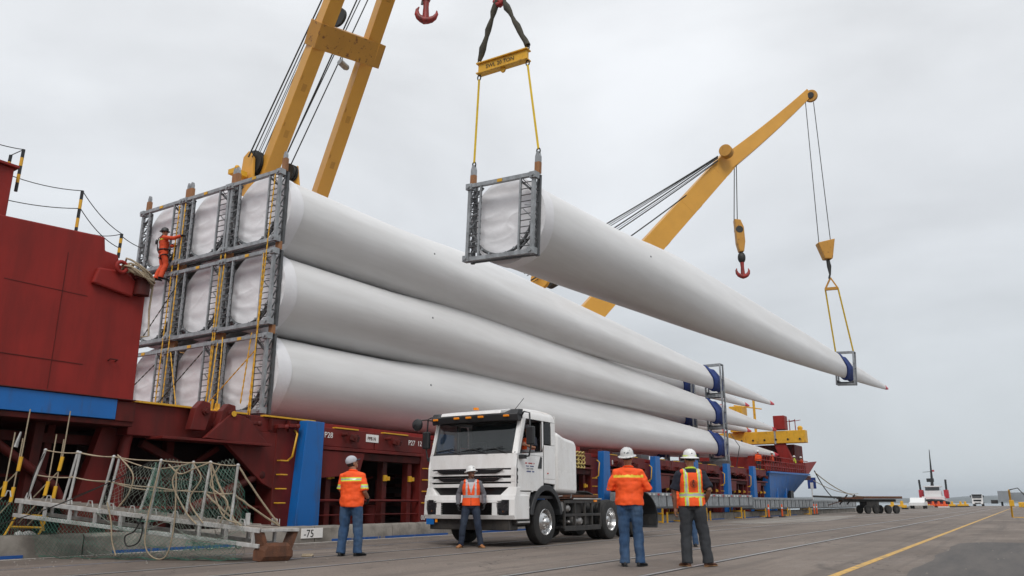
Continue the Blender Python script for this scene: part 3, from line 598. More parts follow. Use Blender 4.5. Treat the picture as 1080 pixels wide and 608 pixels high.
# rooms and gear above the stern deck
for (x0, y0, z0, x1, y1, z1, m, n) in [(-17.3, 75.8, 3.3, -21, 79.0, 6.1, 'red_dark', 'deckhouse'), (-20, 72, 3.3, -27, 75, 5.6, 'red', 'deckhouse'), (-17.7, 74.6, 7.4, -18.7, 75.8, 8.65, 'red', 'funnel'), (-22, 79, 3.4, -26, 82, 5.6, 'red_dark', 'deckhouse')]:
    b = MB(); b.lo((x0, y0, z0), (x1, y1, z1)); S(b, n, m, bevel=.04)
b = MB(); b.beam((-16.0, 75.2, 6.72), (-30, 75.2, 6.72), .9, 1.12); S(b, 'gantry_beam', 'yellow', bevel=.03)
for k in range(9):
    b = MB(); x = -16.5 - k * 1.05; b.lathe([(0.09, 0), (0.09, -.05)], 10, (x, 74.74, 6.5), 'y'); S(b, 'gantry_bolt', 'black')
b = MB(); b.lo((-18.6, 74.72, 6.1), (-18.75, 75.7, 7.32)); S(b, 'gantry_strap', 'galv')
b = MB(); b.lathe([(.2, 0), (.24, .25), (.12, .4)], 12, (-16.5, 75.2, 7.28)); S(b, 'gantry_cap', 'yellow')
b = MB(); b.lo((-21.4, 74.2, 7.3), (-22.6, 76, 9.7)); S(b, 'crane_house', 'yellow', bevel=.03)
b = MB(); b.tube([(-20.5, 75.2, 7.2), (-20.5, 75.2, 10.3)], .12, 8); b.tube([(-19.8, 75.2, 9.4), (-22.4, 75.2, 9.9)], .06, 6); S(b, 'gantry_mast', 'yellow')
b = MB(); b.prism([(-18.9, 6.2), (-17.9, 6.2), (-16.9, 3.4), (-17.9, 3.4)], 'y', 74.9, 75.4); S(b, 'gantry_leg', 'red')
for x in (-16.9, -17.4):
    b = MB(); b.tube([(x, 75.2, 7.2), (x, 75.2, 8.3)], .04, 6); b.tube([(x - .5, 75.2, 8.1), (x + .5, 75.2, 8.2)], .03, 6); S(b, 'aerial', 'red')
# cradles on deck under the tip frames
for y in (56.2,):
    b = MB(); b.lo((-17.3, y - .25, 3.16), (-24, y + .25, 3.80)); S(b, 'tip_cradle', 'galv_dark', bevel=.02)
for k in range(14):
    y = 24 + k * 2.6; b = MB(); b.lo((-16.9, y, 3.16), (-17.4, y + ru(.3, 1.4), 3.16 + ru(.1, .28))); S(b, 'deck_fitting', random.choice(['red_dark', 'galv_dark', 'red']), bevel=.01)
# yellow-and-black posts and wires on the deckhouse roof
def striped_post(a, c, r=0.035):
    a = V(a); c = V(c); n = 5; root = None
    for k in range(n):
        b = MB(); b.tube([a.lerp(c, k / n), a.lerp(c, (k + 1) / n)], r, 8)
        o = S(b, 'roof_post' if k == 0 else 'post_band', 'black' if k % 2 == 0 else 'yellow', smooth=40)
        if k == 0: root = o
        else: o.parent = root
    return c
P1 = striped_post(at(16.5, 202, 0, -16.75), at(25, 158, 0, -16.75)); P0 = striped_post(at(3, 200, 0, -17.3), at(11.5, 164, 0, -17.3))
P2 = striped_post(at(79, 250, 0, -16.8), at(87, 201.5, 0, -16.8)); P3 = striped_post(at(124.5, 272, 0, -16.8), at(128.5, 247, 0, -16.8)); P4 = striped_post(at(99, 252, 0, -18), at(100, 248, 0, -18))
def wire(a, c, d, name='guard_wire', r=0.010, m='cable'):
    b = MB(); b.tube(sag(a, c, d, 10), r, 5, False); return S(b, name, m)
L0 = at(-20, 146, 0, -16.75)
wire(L0, P1, .03); wire(L0 - V((0, 0, .45)), P1 - V((0, 0, .42)), .03); wire(P0, P1, .0); wire(P0 - V((0, 0, .4)), P1 - V((0, 0, .4)), .02)
wire(at(-20, 172, 0, -16.8), P2, .12); wire(at(-20, 204, 0, -16.8), P2 - V((0, 0, .42)), .08)
wire(P2, P3, .10); wire(P2 - V((0, 0, .4)), P3 - V((0, 0, .35)), .12); wire(P4, P3, .04)
wire(P3 - V((0, 0, .05)), at(150, 262, 0, -17.2), .03)
# coil of rope slumped on the mooring post
b = MB()
for k in range(13):
    pts = []; r0 = ru(.14, .34); z0 = 5.92 + ru(-.06, .16)
    for j in range(15):
        t = j * math.pi * 2 / 14; pts.append(V((-16.35 + r0 * math.cos(t) * .8 + ru(-.02, .02), 10.0 + r0 * 1.25 * math.sin(t) + ru(-.03, .03), z0 + .06 * math.sin(t * 2 + k) - .12 * math.sin(t))))
    b.tube(pts, 0.022, 6)
b.tube(sag((-16.3, 10.35, 5.95), (-16.3, 10.33, 5.2), .05) + [V((-16.28, 10.38, 4.6)), V((-16.3, 10.22, 4.55))], .022, 6)
solo(b, 'rope_coil', 'rope', 'tan mooring rope heaped over the red post beside the climbing worker', 'rope', smooth=60)
# yellow chain ladder heap hanging at the ship's side behind the truck
b = MB(); c0 = at(611, 477, 0, -16.3)
for i in range(3):
    for j in range(4):
        o_ = c0 + V((0, -.26 + .28 * i, -.08 - .17 * j)); pts = [o_ + V((.05 * math.sin(t + j), .13 * math.cos(t), .09 * math.sin(t))) for t in [k * math.pi / 5 for k in range(11)]]
        b.tube(pts, .030, 6, False)
solo(b, 'chain_bundle', 'chain_pale', 'pale yellow link chain bundle hung on the red ship side behind the truck', 'chain', smooth=50)
# ================================================================== BLADES AND FRAMES
BL = 59.0
def lerpt(tab, s):
    n = len(tab)
    for i in range(n - 1):
        a, b_ = tab[i][0], tab[i + 1][0]
        if s <= b_ or i == n - 2:
            k = min(1, max(0, (s - a) / (b_ - a))); v0, v1 = tab[i][1], tab[i + 1][1]
            m0 = (v1 - tab[i - 1][1]) / (b_ - tab[i - 1][0]) if i else (v1 - v0) / (b_ - a)
            m1 = (tab[i + 2][1] - v0) / (tab[i + 2][0] - a) if i < n - 2 else (v1 - v0) / (b_ - a)
            h = b_ - a; return (2 * k ** 3 - 3 * k * k + 1) * v0 + (k ** 3 - 2 * k * k + k) * h * m0 + (3 * k * k - 2 * k ** 3) * v1 + (k ** 3 - k * k) * h * m1
CH = [(0, 2.42), (.07, 2.41), (.14, 2.46), (.22, 2.52), (.30, 2.46), (.42, 2.20), (.55, 1.85), (.70, 1.45), (.80, 1.12), (.90, .74), (.97, .42), (.985, .34), (1, .16)]
TH = [(0, 2.42), (.07, 2.38), (.14, 2.15), (.22, 1.80), (.30, 1.55), (.42, 1.2), (.55, .92), (.70, .62), (.80, .45), (.90, .28), (.97, .16), (.985, .14), (1, .08)]
MID = [(0, 0), (.07, .03), (.16, .12), (.28, .20), (.40, .24), (.55, .27), (.7, .33), (1, .34)]
UP_EDGE = [(0, 0), (.10, 0), (.155, .17), (.20, .25), (.30, .19), (.50, .17), (.65, .10), (.80, 0), (1, 0)]
def ring(s, grow=0.0, n=40):
    c = lerpt(CH, s) + grow * 2; t = lerpt(TH, s) + grow * 2; m = lerpt(MID, s); te = max(0, lerpt(UP_EDGE, s)); k = min(1, max(0, (s - .06) / .3)); out = []
    tw = 0.22 * (1 - s) * k
    for j in range(n):
        a = 2 * math.pi * j / n; z = math.sin(a); x = math.cos(a)
        # airfoil-like: trailing edge (up) sharper than the leading edge (down)
        x2 = x * (1 - 0.50 * k * z) if z > 0 else x * (1 - 0.06 * k * abs(z))
        X = x2 * t / 2; Z = z * c / 2 + (te * max(0, z) ** 3)
        X, Z = X * math.cos(tw) - Z * math.sin(tw) * .5, Z + X * math.sin(tw) * .3
        out.append(V((X, s * BL, Z + m)))
    return out
st = [0, .004, .01, .02, .035, .05] + [.07 + i * .0255 for i in range(36)]; st = [s for s in st if s < .965] + [.97, .975]
b = MB(); b.loft([ring(s) for s in st]); SHELL = b.mesh('shell', 'blade', 50)
b = MB(); b.loft([ring(s) for s in (.9748, .98, .985, .99, .995, 1.0)]); TIP = b.mesh('tip_cap', 'tip_red', 50)
def cover(seed):
    b = MB(); nr, na = 30, 96; rings = []
    R0 = 1.235
    rings.append([V((R0 * math.cos(a), .42 + .03 * math.sin(a * 5 + seed), R0 * math.sin(a))) for a in [2 * math.pi * j / na for j in range(na)]])
    rings.append([V((R0 * math.cos(a), .05, R0 * math.sin(a))) for a in [2 * math.pi * j / na for j in range(na)]])
    for i in range(nr):
        r = R0 * (1 - i / nr) * (.985 if i else 1); ring_ = []
        for j in range(na):
            a = 2 * math.pi * j / na; x, z = r * math.cos(a), r * math.sin(a); e = min(1, (R0 - r) / .10)
            h = .8 * .022 * math.sin(13 * (z - .30 * x * x) + 5 * noise.noise(V((x * .9, z * 1.2, seed)))) * (.4 + .6 * abs(noise.noise(V((x, z * 2, seed + 3))) * 2)) + .025 * noise.noise(V((x * 1.6 + seed, z * 3.0, 1))) + .022 * max(0, 1 - abs(noise.noise(V((x * .9 + z * .5, z * 2.6 - x * .5 + seed, 4))) * 4)) ** 2
            ring_.append(V((x, -.045 - e * (.004 + .62 * h), z)))
        rings.append(ring_)
    b.loft(rings); return b.mesh('root_cover', 'tarp', 60)
COV = [cover(s) for s in (1.3, 5.1, 9.4, 14.2)]
BG = 'wind turbine blades stacked on the ship'
def blade(label, loc, rot=(0, 0, 0), group=None, ci=0):
    t = thing('turbine_blade', label, 'turbine blade', loc, rot, group)
    inst('shell', SHELL, t); inst('tip_cap', TIP, t); inst('root_cover', COV[ci % 4], t, rot=(0, 0, 0), scale=(1, 1, 1)); return t
# ---- root transport frame (origin: bottom centre, square to the blade)
FW_, FH = 2.24, 2.24
def fpart(fn, name, m, bevel=0.006, smooth=None):
    b = MB(); fn(b)
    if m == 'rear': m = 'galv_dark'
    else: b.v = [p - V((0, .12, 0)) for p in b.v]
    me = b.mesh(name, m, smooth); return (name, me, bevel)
FP = []
def add(fn, name, m, bevel=.008, smooth=None): FP.append(fpart(fn, name, m, bevel, smooth))
for sx in (-1, 1):
    x = sx * (FW_ / 2 - .06)
    add(lambda b: (b.lo((x - .045, -.29, 0), (x + .045, -.20, FH)), ), 'post', 'galv')
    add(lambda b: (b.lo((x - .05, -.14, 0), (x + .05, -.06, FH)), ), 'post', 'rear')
    def lat(b):
        n = 6
        for k in range(n):
            z0 = .1 + k * (FH - .2) / n; z1 = .1 + (k + 1) * (FH - .2) / n
            b.beam((x, -.31, z0), (x, -.14, z1), .03); b.beam((x, -.31, z1), (x, -.14, z1), .03)
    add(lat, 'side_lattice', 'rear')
    for k in range(5):
        z0 = .14 + k * .4; zz = z0 + .4 if k % 2 == 0 else z0; z1_ = z0 if k % 2 == 0 else z0 + .4
        add(lambda b: b.beam((x, -.20, z0), (sx * .68, -.20, z0 + .38) if k % 2 == 0 else (x - sx * .3, -.2, z0 + .05), .022), 'lattice_bar', 'galv')
    add(lambda b: b.lo((sx * .66 - .024, -.31, .1), (sx * .66 + .024, -.25, FH - .1)), 'ladder_rail', 'galv')
    for k in range(11):
        z = .24 + k * .175
        add(lambda b: b.tube([(x, -.26, z), (sx * .62, -.27, z)], .014, 6), 'rung', 'galv_dark')
    for top in (0, 1):
        z = FH if top else 0
        add(lambda b: (b.lo((x - .1, -.34, z - (.17 if top else 0)), (x + .1, -.14, z + (0 if top else .17))), b.lathe([(.05, 0), (.05, .05)], 10, (x, -.385, z - .09 if top else .09), 'y')), 'corner_casting', 'galv')
    for p0_, p1_ in (((x, -.22, .55), (sx * .62, -.22, .16)), ((x, -.22, FH - .55), (sx * .62, -.22, FH - .16))): add(lambda b: b.beam(p0_, p1_, .05), 'corner_brace', 'galv_dark')
add(lambda b: (b.lo((-FW_ / 2 + .16, -.32, FH - .115), (FW_ / 2 - .16, -.20, FH - .01)),), 'top_beam', 'galv')
add(lambda b: (b.lo((-FW_ / 2 + .16, -.32, .01), (FW_ / 2 - .16, -.20, .12)),), 'bottom_beam', 'galv')
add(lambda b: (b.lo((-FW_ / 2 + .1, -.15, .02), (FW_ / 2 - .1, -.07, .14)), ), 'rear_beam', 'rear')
add(lambda b: b.tube([(1.0 * math.cos(math.radians(a)), -.16, FH / 2 + 1.0 * math.sin(math.radians(a)) + .0) for a in range(180, 361, 10)], .045, 8), 'clamp_ring', 'galv_dark', 0, 50)
for a in range(186, 360, 16): add(lambda b: b.lathe([(.035, 0), (.035, .06)], 8, (1.0 * math.cos(math.radians(a)), -.235, FH / 2 + 1.0 * math.sin(math.radians(a))), 'y'), 'bolt', 'galv')
add(lambda b: b.lo((-.08, -.345, FH - .115), (.08, -.331, FH - .03)), 'warning_label', 'yellow', 0)
def root_frame(label, loc, rot=(0, 0, 0), group=None, posts=True, shackles=False):
    t = thing('blade_root_frame', label, 'transport frame', loc, rot, group)
    for name, me, bv in FP: inst(name, me, t)
    if posts:
        for sx in (-1, 1): inst('timber_post', POST, t, (sx * (FW_ / 2 - .06), -.2, FH))
    return t
b = MB(); b.lo((-.075, -.06, 0), (.075, .06, .40)); POST = b.mesh('timber_post', 'timber')
b = MB(); b.prism([(-.075, 0), (.075, 0), (.075, .16), (.03, .30), (-.03, .30), (-.075, .16)], 'y', -.05, .05); LUG = b.mesh('lifting_lug', 'galv')
b = MB(); b.lathe([(.03, 0), (.035, .02), (.02, .03)], 10, (.0, 0, 0), 'x'); RCP = b.mesh('drain_plug', 'galv_dark')
_bl = blade
def blade(label, loc, rot=(0, 0, 0), group=None, ci=0):
    t = _bl(label, loc, rot, group, ci)
    for s in (.12, .93):
        r_ = ring(s)[2 if s < .5 else 10]; inst('drain_plug', RCP, t, (r_.x - .01, r_.y, r_.z), (0, 0, 0) if s < .5 else (0, -math.pi / 2, 0))
    return t
# ---- the stack of nine: columns away from the quay, rows upward
XC = [-18.32, -20.58, -22.86]; ZF = [3.30, 5.78, 8.23]; YR = 14.92
cn = ['quay side', 'middle', 'outboard']; rn = ['bottom', 'middle', 'top']
for c in range(3):
    for r in range(3):
        zc = ZF[r] + FH / 2 + .06
        nb = blade('stacked grey-white turbine blade, %s row, %s column' % (rn[r], cn[c]), (XC[c], YR + .02, zc), (0.0045 * (r == 0) - .002 * (r == 2), 0, 0), BG, c + r * 2)
        tf = root_frame('galvanised frame round the wrapped blade root, %s row, %s column' % (rn[r], cn[c]), (XC[c], YR, ZF[r]), (0, 0, 0), 'root frames of the stacked blades', posts=False)
        for sx in (-1, 1):
            if r < 2: inst('timber_post', POST, tf, (sx * (FW_ / 2 - .06), -.22, FH), scale=(1, 1, .62))
            else:
                inst('timber_post', POST, tf, (sx * (FW_ / 2 - .06), -.22, FH)); inst('lifting_lug', LUG, tf, (sx * (FW_ / 2 - .06), -.22, FH + .40), scale=(.8, .8, .7))
# ---- tip frames with navy cuffs (origin bottom centre)
TS = .715
b = MB(); rg = []
for i in range(7):
    s = TS + (i - 3) * .0058; r_ = ring(s, .09 + .04 * math.sin(i * 1.3), 40); rg.append([p + V((0, -.75 * (p.z - .30) - .15 + .10 * math.sin(4 * p.z) + .06 * noise.noise(p * 2), 0)) for p in r_])
b.loft(rg); b2 = b
CUFF = b.mesh('protective_cuff', 'navy', 60)
TW, TH_ = 1.18, 2.36
def tpm(fn, name, m):
    b = MB(); fn(b); return (name, b.mesh(name, m))
TP = []
for sx in (-1, 1):
    for sy in (-1, 1):
        TP.append(tpm(lambda b: b.lo((sx * TW / 2 - .05, sy * .33 - .05, 0), (sx * TW / 2 + .05, sy * .33 + .05, TH_)), 'post', 'galv'))
    TP.append(tpm(lambda b: (b.lo((sx * TW / 2 - .04, -.28, TH_ - .09), (sx * TW / 2 + .04, .28, TH_ - .005)), b.lo((sx * TW / 2 - .04, -.28, .005), (sx * TW / 2 + .04, .28, .09)), b.beam((sx * TW / 2, -.28, .2), (sx * TW / 2, .28, TH_ - .2), .04), b.beam((sx * TW / 2, -.28, 1.2), (sx * TW / 2, .28, 1.2), .05)), 'side_brace', 'galv_dark'))
for sy in (-1, 1):
    TP.append(tpm(lambda b: b.lo((-TW / 2 + .05, sy * .33 - .045, TH_ - .1), (TW / 2 - .05, sy * .33 + .045, TH_ - .005)), 'top_beam', 'galv'))
    TP.append(tpm(lambda b: b.lo((-TW / 2 + .05, sy * .33 - .045, .005), (TW / 2 - .05, sy * .33 + .045, .1)), 'bottom_beam', 'galv'))
TP.append(tpm(lambda b: b.prism([(-.6, .1), (.6, .1), (.6, .35), (.28, .22), (-.28, .22), (-.6, .35)], 'y', -.25, .25), 'cradle', 'galv_dark'))
def tip_frame(label, loc, rot, group, mid=1.15):
    t = thing('blade_tip_frame', label, 'transport frame', loc, rot, group)
    for name, me in TP: inst(name, me, t)
    return t
YT = YR + TS * BL
for c in range(3):
    for r in range(3):
        zc = ZF[r] + FH / 2 + .06 + (0.0045 * (r == 0) - .002 * (r == 2)) * TS * BL + .36
        t = tip_frame('slim grey tip frame with navy cuff, %s row, %s column' % (rn[r], cn[c]), (XC[c], YT, zc - TH_ / 2), (0, 0, 0), 'tip frames of the stacked blades')
        inst('protective_cuff', CUFF, t, (0, -TS * BL - .12, TH_ / 2 - .36))
b = MB(); b.tube([(XC[0] + .1, YT + 3.4, 3.3), (XC[0] + .75, YT + 2.6, 5.0), (XC[0] + .2, YT + 2.2, 6.0), (XC[0] - .7, YT + 2.5, 5.2)], .03, 6)
solo(b, 'tie_down_strap', 'galv_dark', 'thin strap tied round the bottom quay-side blade near its tip', 'strap')
# ---- the lifted blade
PL = V((-10.95, 17.15, 8.42)); DL = (V((-8.95, 76.1, 10.60)) - V((0, 0, .33)) - PL)
pit = math.atan2(DL.z, math.hypot(DL.x, DL.y)); yaw = -math.atan2(DL.x, DL.y); rol = math.radians(3.6)
RL = (Matrix.Rotation(yaw, 3, 'Z') @ Matrix.Rotation(pit, 3, 'X') @ Matrix.Rotation(rol, 3, 'Y'))
eu = RL.to_euler()
blade('lifted grey-white turbine blade hanging from two cranes above the truck', PL, eu, None, 1)
lf = root_frame('galvanised square frame at the root of the lifted blade', PL - RL @ V((0, 0.02, FH / 2 + .02)), eu, None, posts=False)
LIFT = []
for sx in (-1, 1):
    inst('timber_post', POST, lf, (sx * (FW_ / 2 - .04), -.22, FH), scale=(1, 1, .8)); inst('lifting_lug', LUG, lf, (sx * (FW_ / 2 - .04), -.22, FH + .32))
    LIFT.append(WORLD[lf] @ V((sx * (FW_ / 2 - .04), -.22, FH + .60)))
TSL = .715
tl = PL + RL @ V((0, TSL * BL, .36 - TH_ / 2))
tlf = tip_frame('slim grey tip frame of the lifted blade, hung on two slings', tl, eu, None)
inst('protective_cuff', CUFF, tlf, (0, -TSL * BL - .12, TH_ / 2 - .36))
TIPL = [WORLD[tlf] @ V((sx * TW / 2, -.2, TH_)) for sx in (-1, 1)]
# ---- lashing chains and straps over the stack's faces
def links(a, c, name, m, label, grp, r=.014, step=.09, drop=0):
    pts = sag(a, c, drop, max(3, int((V(c) - V(a)).length / step)))
    b = MB(); rr = [r * (1.55 if i % 2 else .8) for i in range(len(pts))]; b.tube(pts, rr, 6); return solo(b, name, m, label, 'lashing', grp, base=(a[0], a[1], min(a[2], c[2])))
YF = YR - .42
for x, z0, z1, lab in [(-17.42, 10.35, 3.2, 'yellow lashing hanging down the quay-side edge of the stack'), (-17.62, 8.0, 3.2, 'second yellow lashing just inside the quay-side edge of the stack'),
                  (-19.35, 8.2, 3.2, 'yellow lashing between the quay side and middle columns'), (-19.55, 8.2, 3.6, 'thin yellow lashing left of the one between quay side and middle columns'),
                  (-21.6, 10.3, 3.3, 'long yellow lashing between the middle and outboard columns'), (-21.9, 10.3, 3.2, 'long yellow lashing beside the climbing worker'), (-17.85, 5.6, 3.6, 'short yellow lashing on the bottom row near the quay')]:
    links((x, YF, z0), (x + ru(-.25, .1), YF - .05, z1), 'lashing_chain', 'yellow', lab, 'yellow lashings on the stack', .016)
for a, c, m, lab in [((-17.6, YF, 5.1), (-19.6, YF - .1, 3.5), 'yellow', 'yellow lashing slanting across the bottom quay-side root cover'), ((-19.9, YF, 5.3), (-21.9, YF - .1, 3.7), 'sling_d', 'dark lashing slanting across the bottom middle root cover'),
                     ((-19.3, YF, 5.5), (-18.8, YF - .5, 3.2), 'yellow', 'yellow lashing angled down to the deck lugs, left one'), ((-19.1, YF, 5.6), (-18.4, YF - .5, 3.2), 'yellow', 'yellow lashing angled down to the deck lugs, right one'),
                     ((-21.5, YF, 5.4), (-20.8, YF - .1, 3.7), 'yellow', 'yellow lashing angled across the bottom middle root cover'), ((-22.2, YF, 5.1), (-24, YF - .1, 3.9), 'sling_d', 'dark lashing slanting over the bottom outboard root cover'), ((-21.3, YF, 7.8), (-22.9, YF - .1, 6.0), 'sling_d', 'dark lashing below the climbing worker')]:
    links(a, c, 'lashing_chain', m, lab, 'slanting lashings on the stack', .014)
for k in range(5):
    x = -19.0 + k * .16; b = MB(); b.tube([(x, YF - .45, 3.17), (x + ru(-.05, .05), YF - .45, 3.55 + ru(0, .3))], .035, 6); b.ball((x, YF - .45, 3.4), .06, 8, 6)
    solo(b, 'turnbuckle', 'yellow', 'yellow lashing tensioner at the deck edge under the stack, %s from the left' % ['first', 'second', 'third', 'fourth', 'fifth'][k], 'turnbuckle', 'tensioners at the deck edge')
# ================================================================== CRANES
def rope(a, c, name, parent, r=.022, m='cable', drop=0):
    b = MB(); b.tube(sag(a, c, drop, 8) if drop else [a, c], r, 6, False); return b.build(name, m, parent, world=True)
TIP1 = V((-11.2, 17.1, 31.0))
k1 = thing('ship_crane', 'large yellow ship crane with twin booms leaning over the stack at upper left', 'crane', (-25.5, 20.5, 3.16))
def img_line_pt(x, y, Y): return at(x, y, 1, Y)
BA = at(280.5, 188, 0, -24.0); BB = at(338, 203, 0, -24.0); TA = at(527 - 4, -446, 1, 16.4); TB = at(527 + 4, -365, 1, 17.8)
BA0 = BA + (BA - TA) * .22; BB0 = BB + (BB - TB) * .22
def boom(a, c, w, h, name, parent, m='crane'):
    b = MB(); d = (V(c) - V(a)).normalized(); x = d.cross(V((0, 0, 1))).normalized(); z = x.cross(d); rings = []
    for k, s in ((0, 1), (.25, 1.0), (.7, .92), (1, .75)):
        p = V(a).lerp(V(c), k); rings.append([p + x * (w / 2 * s * i) + z * (h / 2 * s * j) for i, j in ((-1, -1), (1, -1), (1, 1), (-1, 1))])
    b.loft(rings); return b.build(name, m, parent, world=True, bevel=.015)
for a, c in ((BA0, TA), (BB0, TB)): boom(a, c, .56, .62, 'boom', k1)
# cross beam between the booms, tie plates
def on(a, c, k): return V(a).lerp(V(c), k)
dxa = (TA - BA0).normalized(); kx = None
def nearest_k(a, c, px, py):
    best = None
    for i in range(400):
        p = V(a).lerp(V(c), i / 400); q = p - EYE; w = q.dot(FW)
        u = 540 + 830 * q.dot(RT) / w; v = 304 - 830 * q.dot(UP) / w; e_ = (u - px) ** 2 + (v - py) ** 2
        if best is None or e_ < best[0]: best = (e_, i / 400)
    return best[1]
ka = nearest_k(BA0, TA, 341, 40); kb = nearest_k(BB0, TB, 395, 57)
A_ = on(BA0, TA, ka); B_ = on(BB0, TB, kb); dd = (B_ - A_).normalized(); nrm = dxa.cross(dd).normalized()
b = MB(); b.beam(A_ - dd * .36, B_ + dd * .50, .98, .72, up=nrm); b.build('cross_beam', 'crane_rusty', k1, world=True, bevel=.02)
b = MB(); b.ball(A_ + dd * .75 - dxa * .55 + nrm * 0.3, (.01, .01, .01), 6, 4)
# welds, pad eyes and inspection covers on the booms
for a, c, ks in ((BA0, TA, (.24, .31, .38, .52, .60)), (BB0, TB, (.22, .30, .40, .50, .62))):
    d = (c - a).normalized(); x = d.cross(V((0, 0, 1))).normalized(); z = x.cross(d)
    for k in ks:
        p = a.lerp(c, k); s_ = 1 - .15 * k
        b = MB(); b.box(p, (.565 * s_, .03, .625 * s_), Matrix((x, d, z)).transposed()); b.build('weld_band', 'crane', k1, world=True)
        b = MB(); b.box(p + d * .7 - z * .29 * s_ + x * .24 * s_, (.05, .16, .12), Matrix((x, d, z)).transposed()); b.build('pad_eye', 'crane_rusty', k1, world=True)
        b = MB(); b.box(p + d * .35 - z * .315 * s_, (.18, .3, .02), Matrix((x, d, z)).transposed()); b.build('access_cover', 'crane_rusty', k1, world=True)
# luffing ropes from tower sheaves to the boom head
SH = at(267, 172, 0, -24.3)
tw = MB(); tw.prism([(19.1 - 1.1, 3.2), (22.4, 3.2), (21.6, 12.2), (19.0 - .5, 12.2)], 'x', -25.2, -27.6); tw.build('tower', 'crane', k1, world=True, bevel=.05)
b = MB(); b.lo((-24.2, 18.2, 8.6), (-25.2, 22.8, 9.6)); b.build('boom_foot', 'crane', k1, world=True, bevel=.04)
def sheave(c, r, w, name, parent, ax='y'):
    b = MB(); b.lathe([(r * .3, -w / 2), (r, -w / 2), (r * .9, -w / 4), (r * .9, w / 4), (r, w / 2), (r * .3, w / 2)], 28, c, ax); return b.build(name, 'cable', parent, world=True, smooth=30)
for dy in (0, .12): sheave(SH + V((0, dy, 0)), .52, .1, 'sheave', k1)
s2 = at(304, 182, 0, -23.2); sheave(s2, .36, .12, 'sheave', k1); sheave(s2 + V((0, .16, 0)), .36, .1, 'sheave', k1)
b = MB(); b.prism([(SH.x - .55, SH.z - 1.6), (SH.x + .35, SH.z - 1.6), (SH.x + .25, SH.z + .1), (SH.x - .05, SH.z + .45), (SH.x - .35, SH.z + .25)], 'y', SH.y - .22, SH.y - .1); b.build('sheave_cheek', 'crane', k1, world=True, bevel=.02)
b = MB(); b.prism([(s2.x - .2, s2.z - 1.2), (s2.x + .5, s2.z - 1.2), (s2.x + .2, s2.z + .35)], 'y', s2.y + .24, s2.y + .34); b.build('sheave_cheek', 'crane', k1, world=True, bevel=.02)
b = MB(); b.lo((SH.x - .3, SH.y - .9, SH.z - .75), (SH.x + .1, SH.y - .3, SH.z - .55)); b.ball((SH.x - .1, SH.y - .65, SH.z - .42), .1); b.build('beacon', 'yellow', k1, world=True)
hd = V((-11.4, 16.2, 31.6))
for px0, px1, py1, r in ((262, 338, 3, .03), (266, 341, 3, .022), (270, 343.5, 3, .014), (272, 345, 3, .014), (276, 347, 3, .02)):
    p0 = at(px0, 166, 0, -24.1); d1 = at(px1, py1, 0, -22.4 + 1.1); rope(p0, p0 + (d1 - p0) * 2.3, 'luffing_rope', k1, r)
for (x0, y0_, x1, y1_, r) in ((303, 162, 376.5, 0, .03), (301, 166, 380, 0, .022), (304, 180, 388, 0, .025)):
    p0 = at(x0, y0_, 0, -23.4); d1 = at(x1, y1_, 0, -21.2); rope(p0, p0 + (d1 - p0) * 2.2, 'hoist_rope', k1, r)
fl = at(361, 68, 0, -21.6); b = MB(); b.tube([fl + V((0, -.16, .05)), fl + V((0, .22, -.04))], .14, 10); b.ball(fl + V((0, .24, -.02)), .13); b.build('floodlight', 'galv', k1, world=True, smooth=40)
b = MB(); b.tube([fl + V((0, 0, .1)), fl + V((0.05, -.1, .9))], .02, 5); b.build('lamp_arm', 'galv_dark', k1, world=True)
b = MB(); c_ = at(356, 18, 0, -21.8); b.lathe([(.42, 0), (.42, .12)], 20, c_, 'y'); b.build('guide_sheave', 'cable', k1, world=True)
b = MB(); b.lo((-10.3, 15.9, 30.6), (-12.3, 18.3, 31.9)); b.build('boom_head', 'crane', k1, world=True, bevel=.05)
# crane 2
T2 = at(850, 101, 1, 57.3)
k2 = thing('ship_crane', 'yellow ship crane further along the deck reaching over the blade tips', 'crane', (-26.5, 40, 3.16))
EL = at(772, 165, 0, -14.8)
PV = at(572, 388, 0, -24.6)
e0 = at(622, 325, 0, -22.8)
d2 = (EL - PV).normalized()
def boom2(a, c, w0, h0, w1, h1, name, curve=0):
    b = MB(); d = (c - a).normalized(); x = d.cross(V((0, 0, 1))).normalized(); z = x.cross(d); rings = []
    for k in range(9):
        q = k / 8; p = a.lerp(c, q) + z * curve * 4 * q * (1 - q); w = w0 + (w1 - w0) * q; h = h0 + (h1 - h0) * q
        rings.append([p + x * (w / 2 * i) + z * (h / 2 * j) for i, j in ((-1, -1), (1, -1), (1, 1), (-1, 1))])
    b.loft(rings); return b.build(name, 'crane', k2, world=True, bevel=.02)
boom2(PV, EL, 1.05, 1.62, .9, 1.32, 'boom'); boom2(EL - d2 * 1.2, T2 + (T2 - EL).normalized() * .3, .74, 1.18, .5, .64, 'jib', -.12)
b = MB(); b.lathe([(.48, -.12), (.48, .12)], 24, T2 + V((.35, 0, -.15)), 'y'); b.build('head_sheave', 'crane_rusty', k2, world=True, bevel=.03)
for q in (.18, .36, .54, .72, .9):
    p = PV.lerp(EL, q); x = d2.cross(V((0, 0, 1))).normalized(); z = x.cross(d2); hh = 1.62 - .30 * q; ww = 1.05 - .15 * q
    b = MB(); b.box(p, (ww + .012, .05, hh + .012), Matrix((x, d2, z)).transposed()); b.build('weld_band', 'crane', k2, world=True)
    b = MB(); b.box(p + d2 * .9 - z * (hh / 2 + .03), (.3, .5, .05), Matrix((x, d2, z)).transposed()); b.build('access_cover', 'crane_rusty', k2, world=True)
    b = MB(); b.box(p + d2 * .5 - z * hh * .42 - x * (ww / 2), (.06, 1.6, .06), Matrix((x, d2, z)).transposed()); b.build('stiffener', 'crane_rusty', k2, world=True)
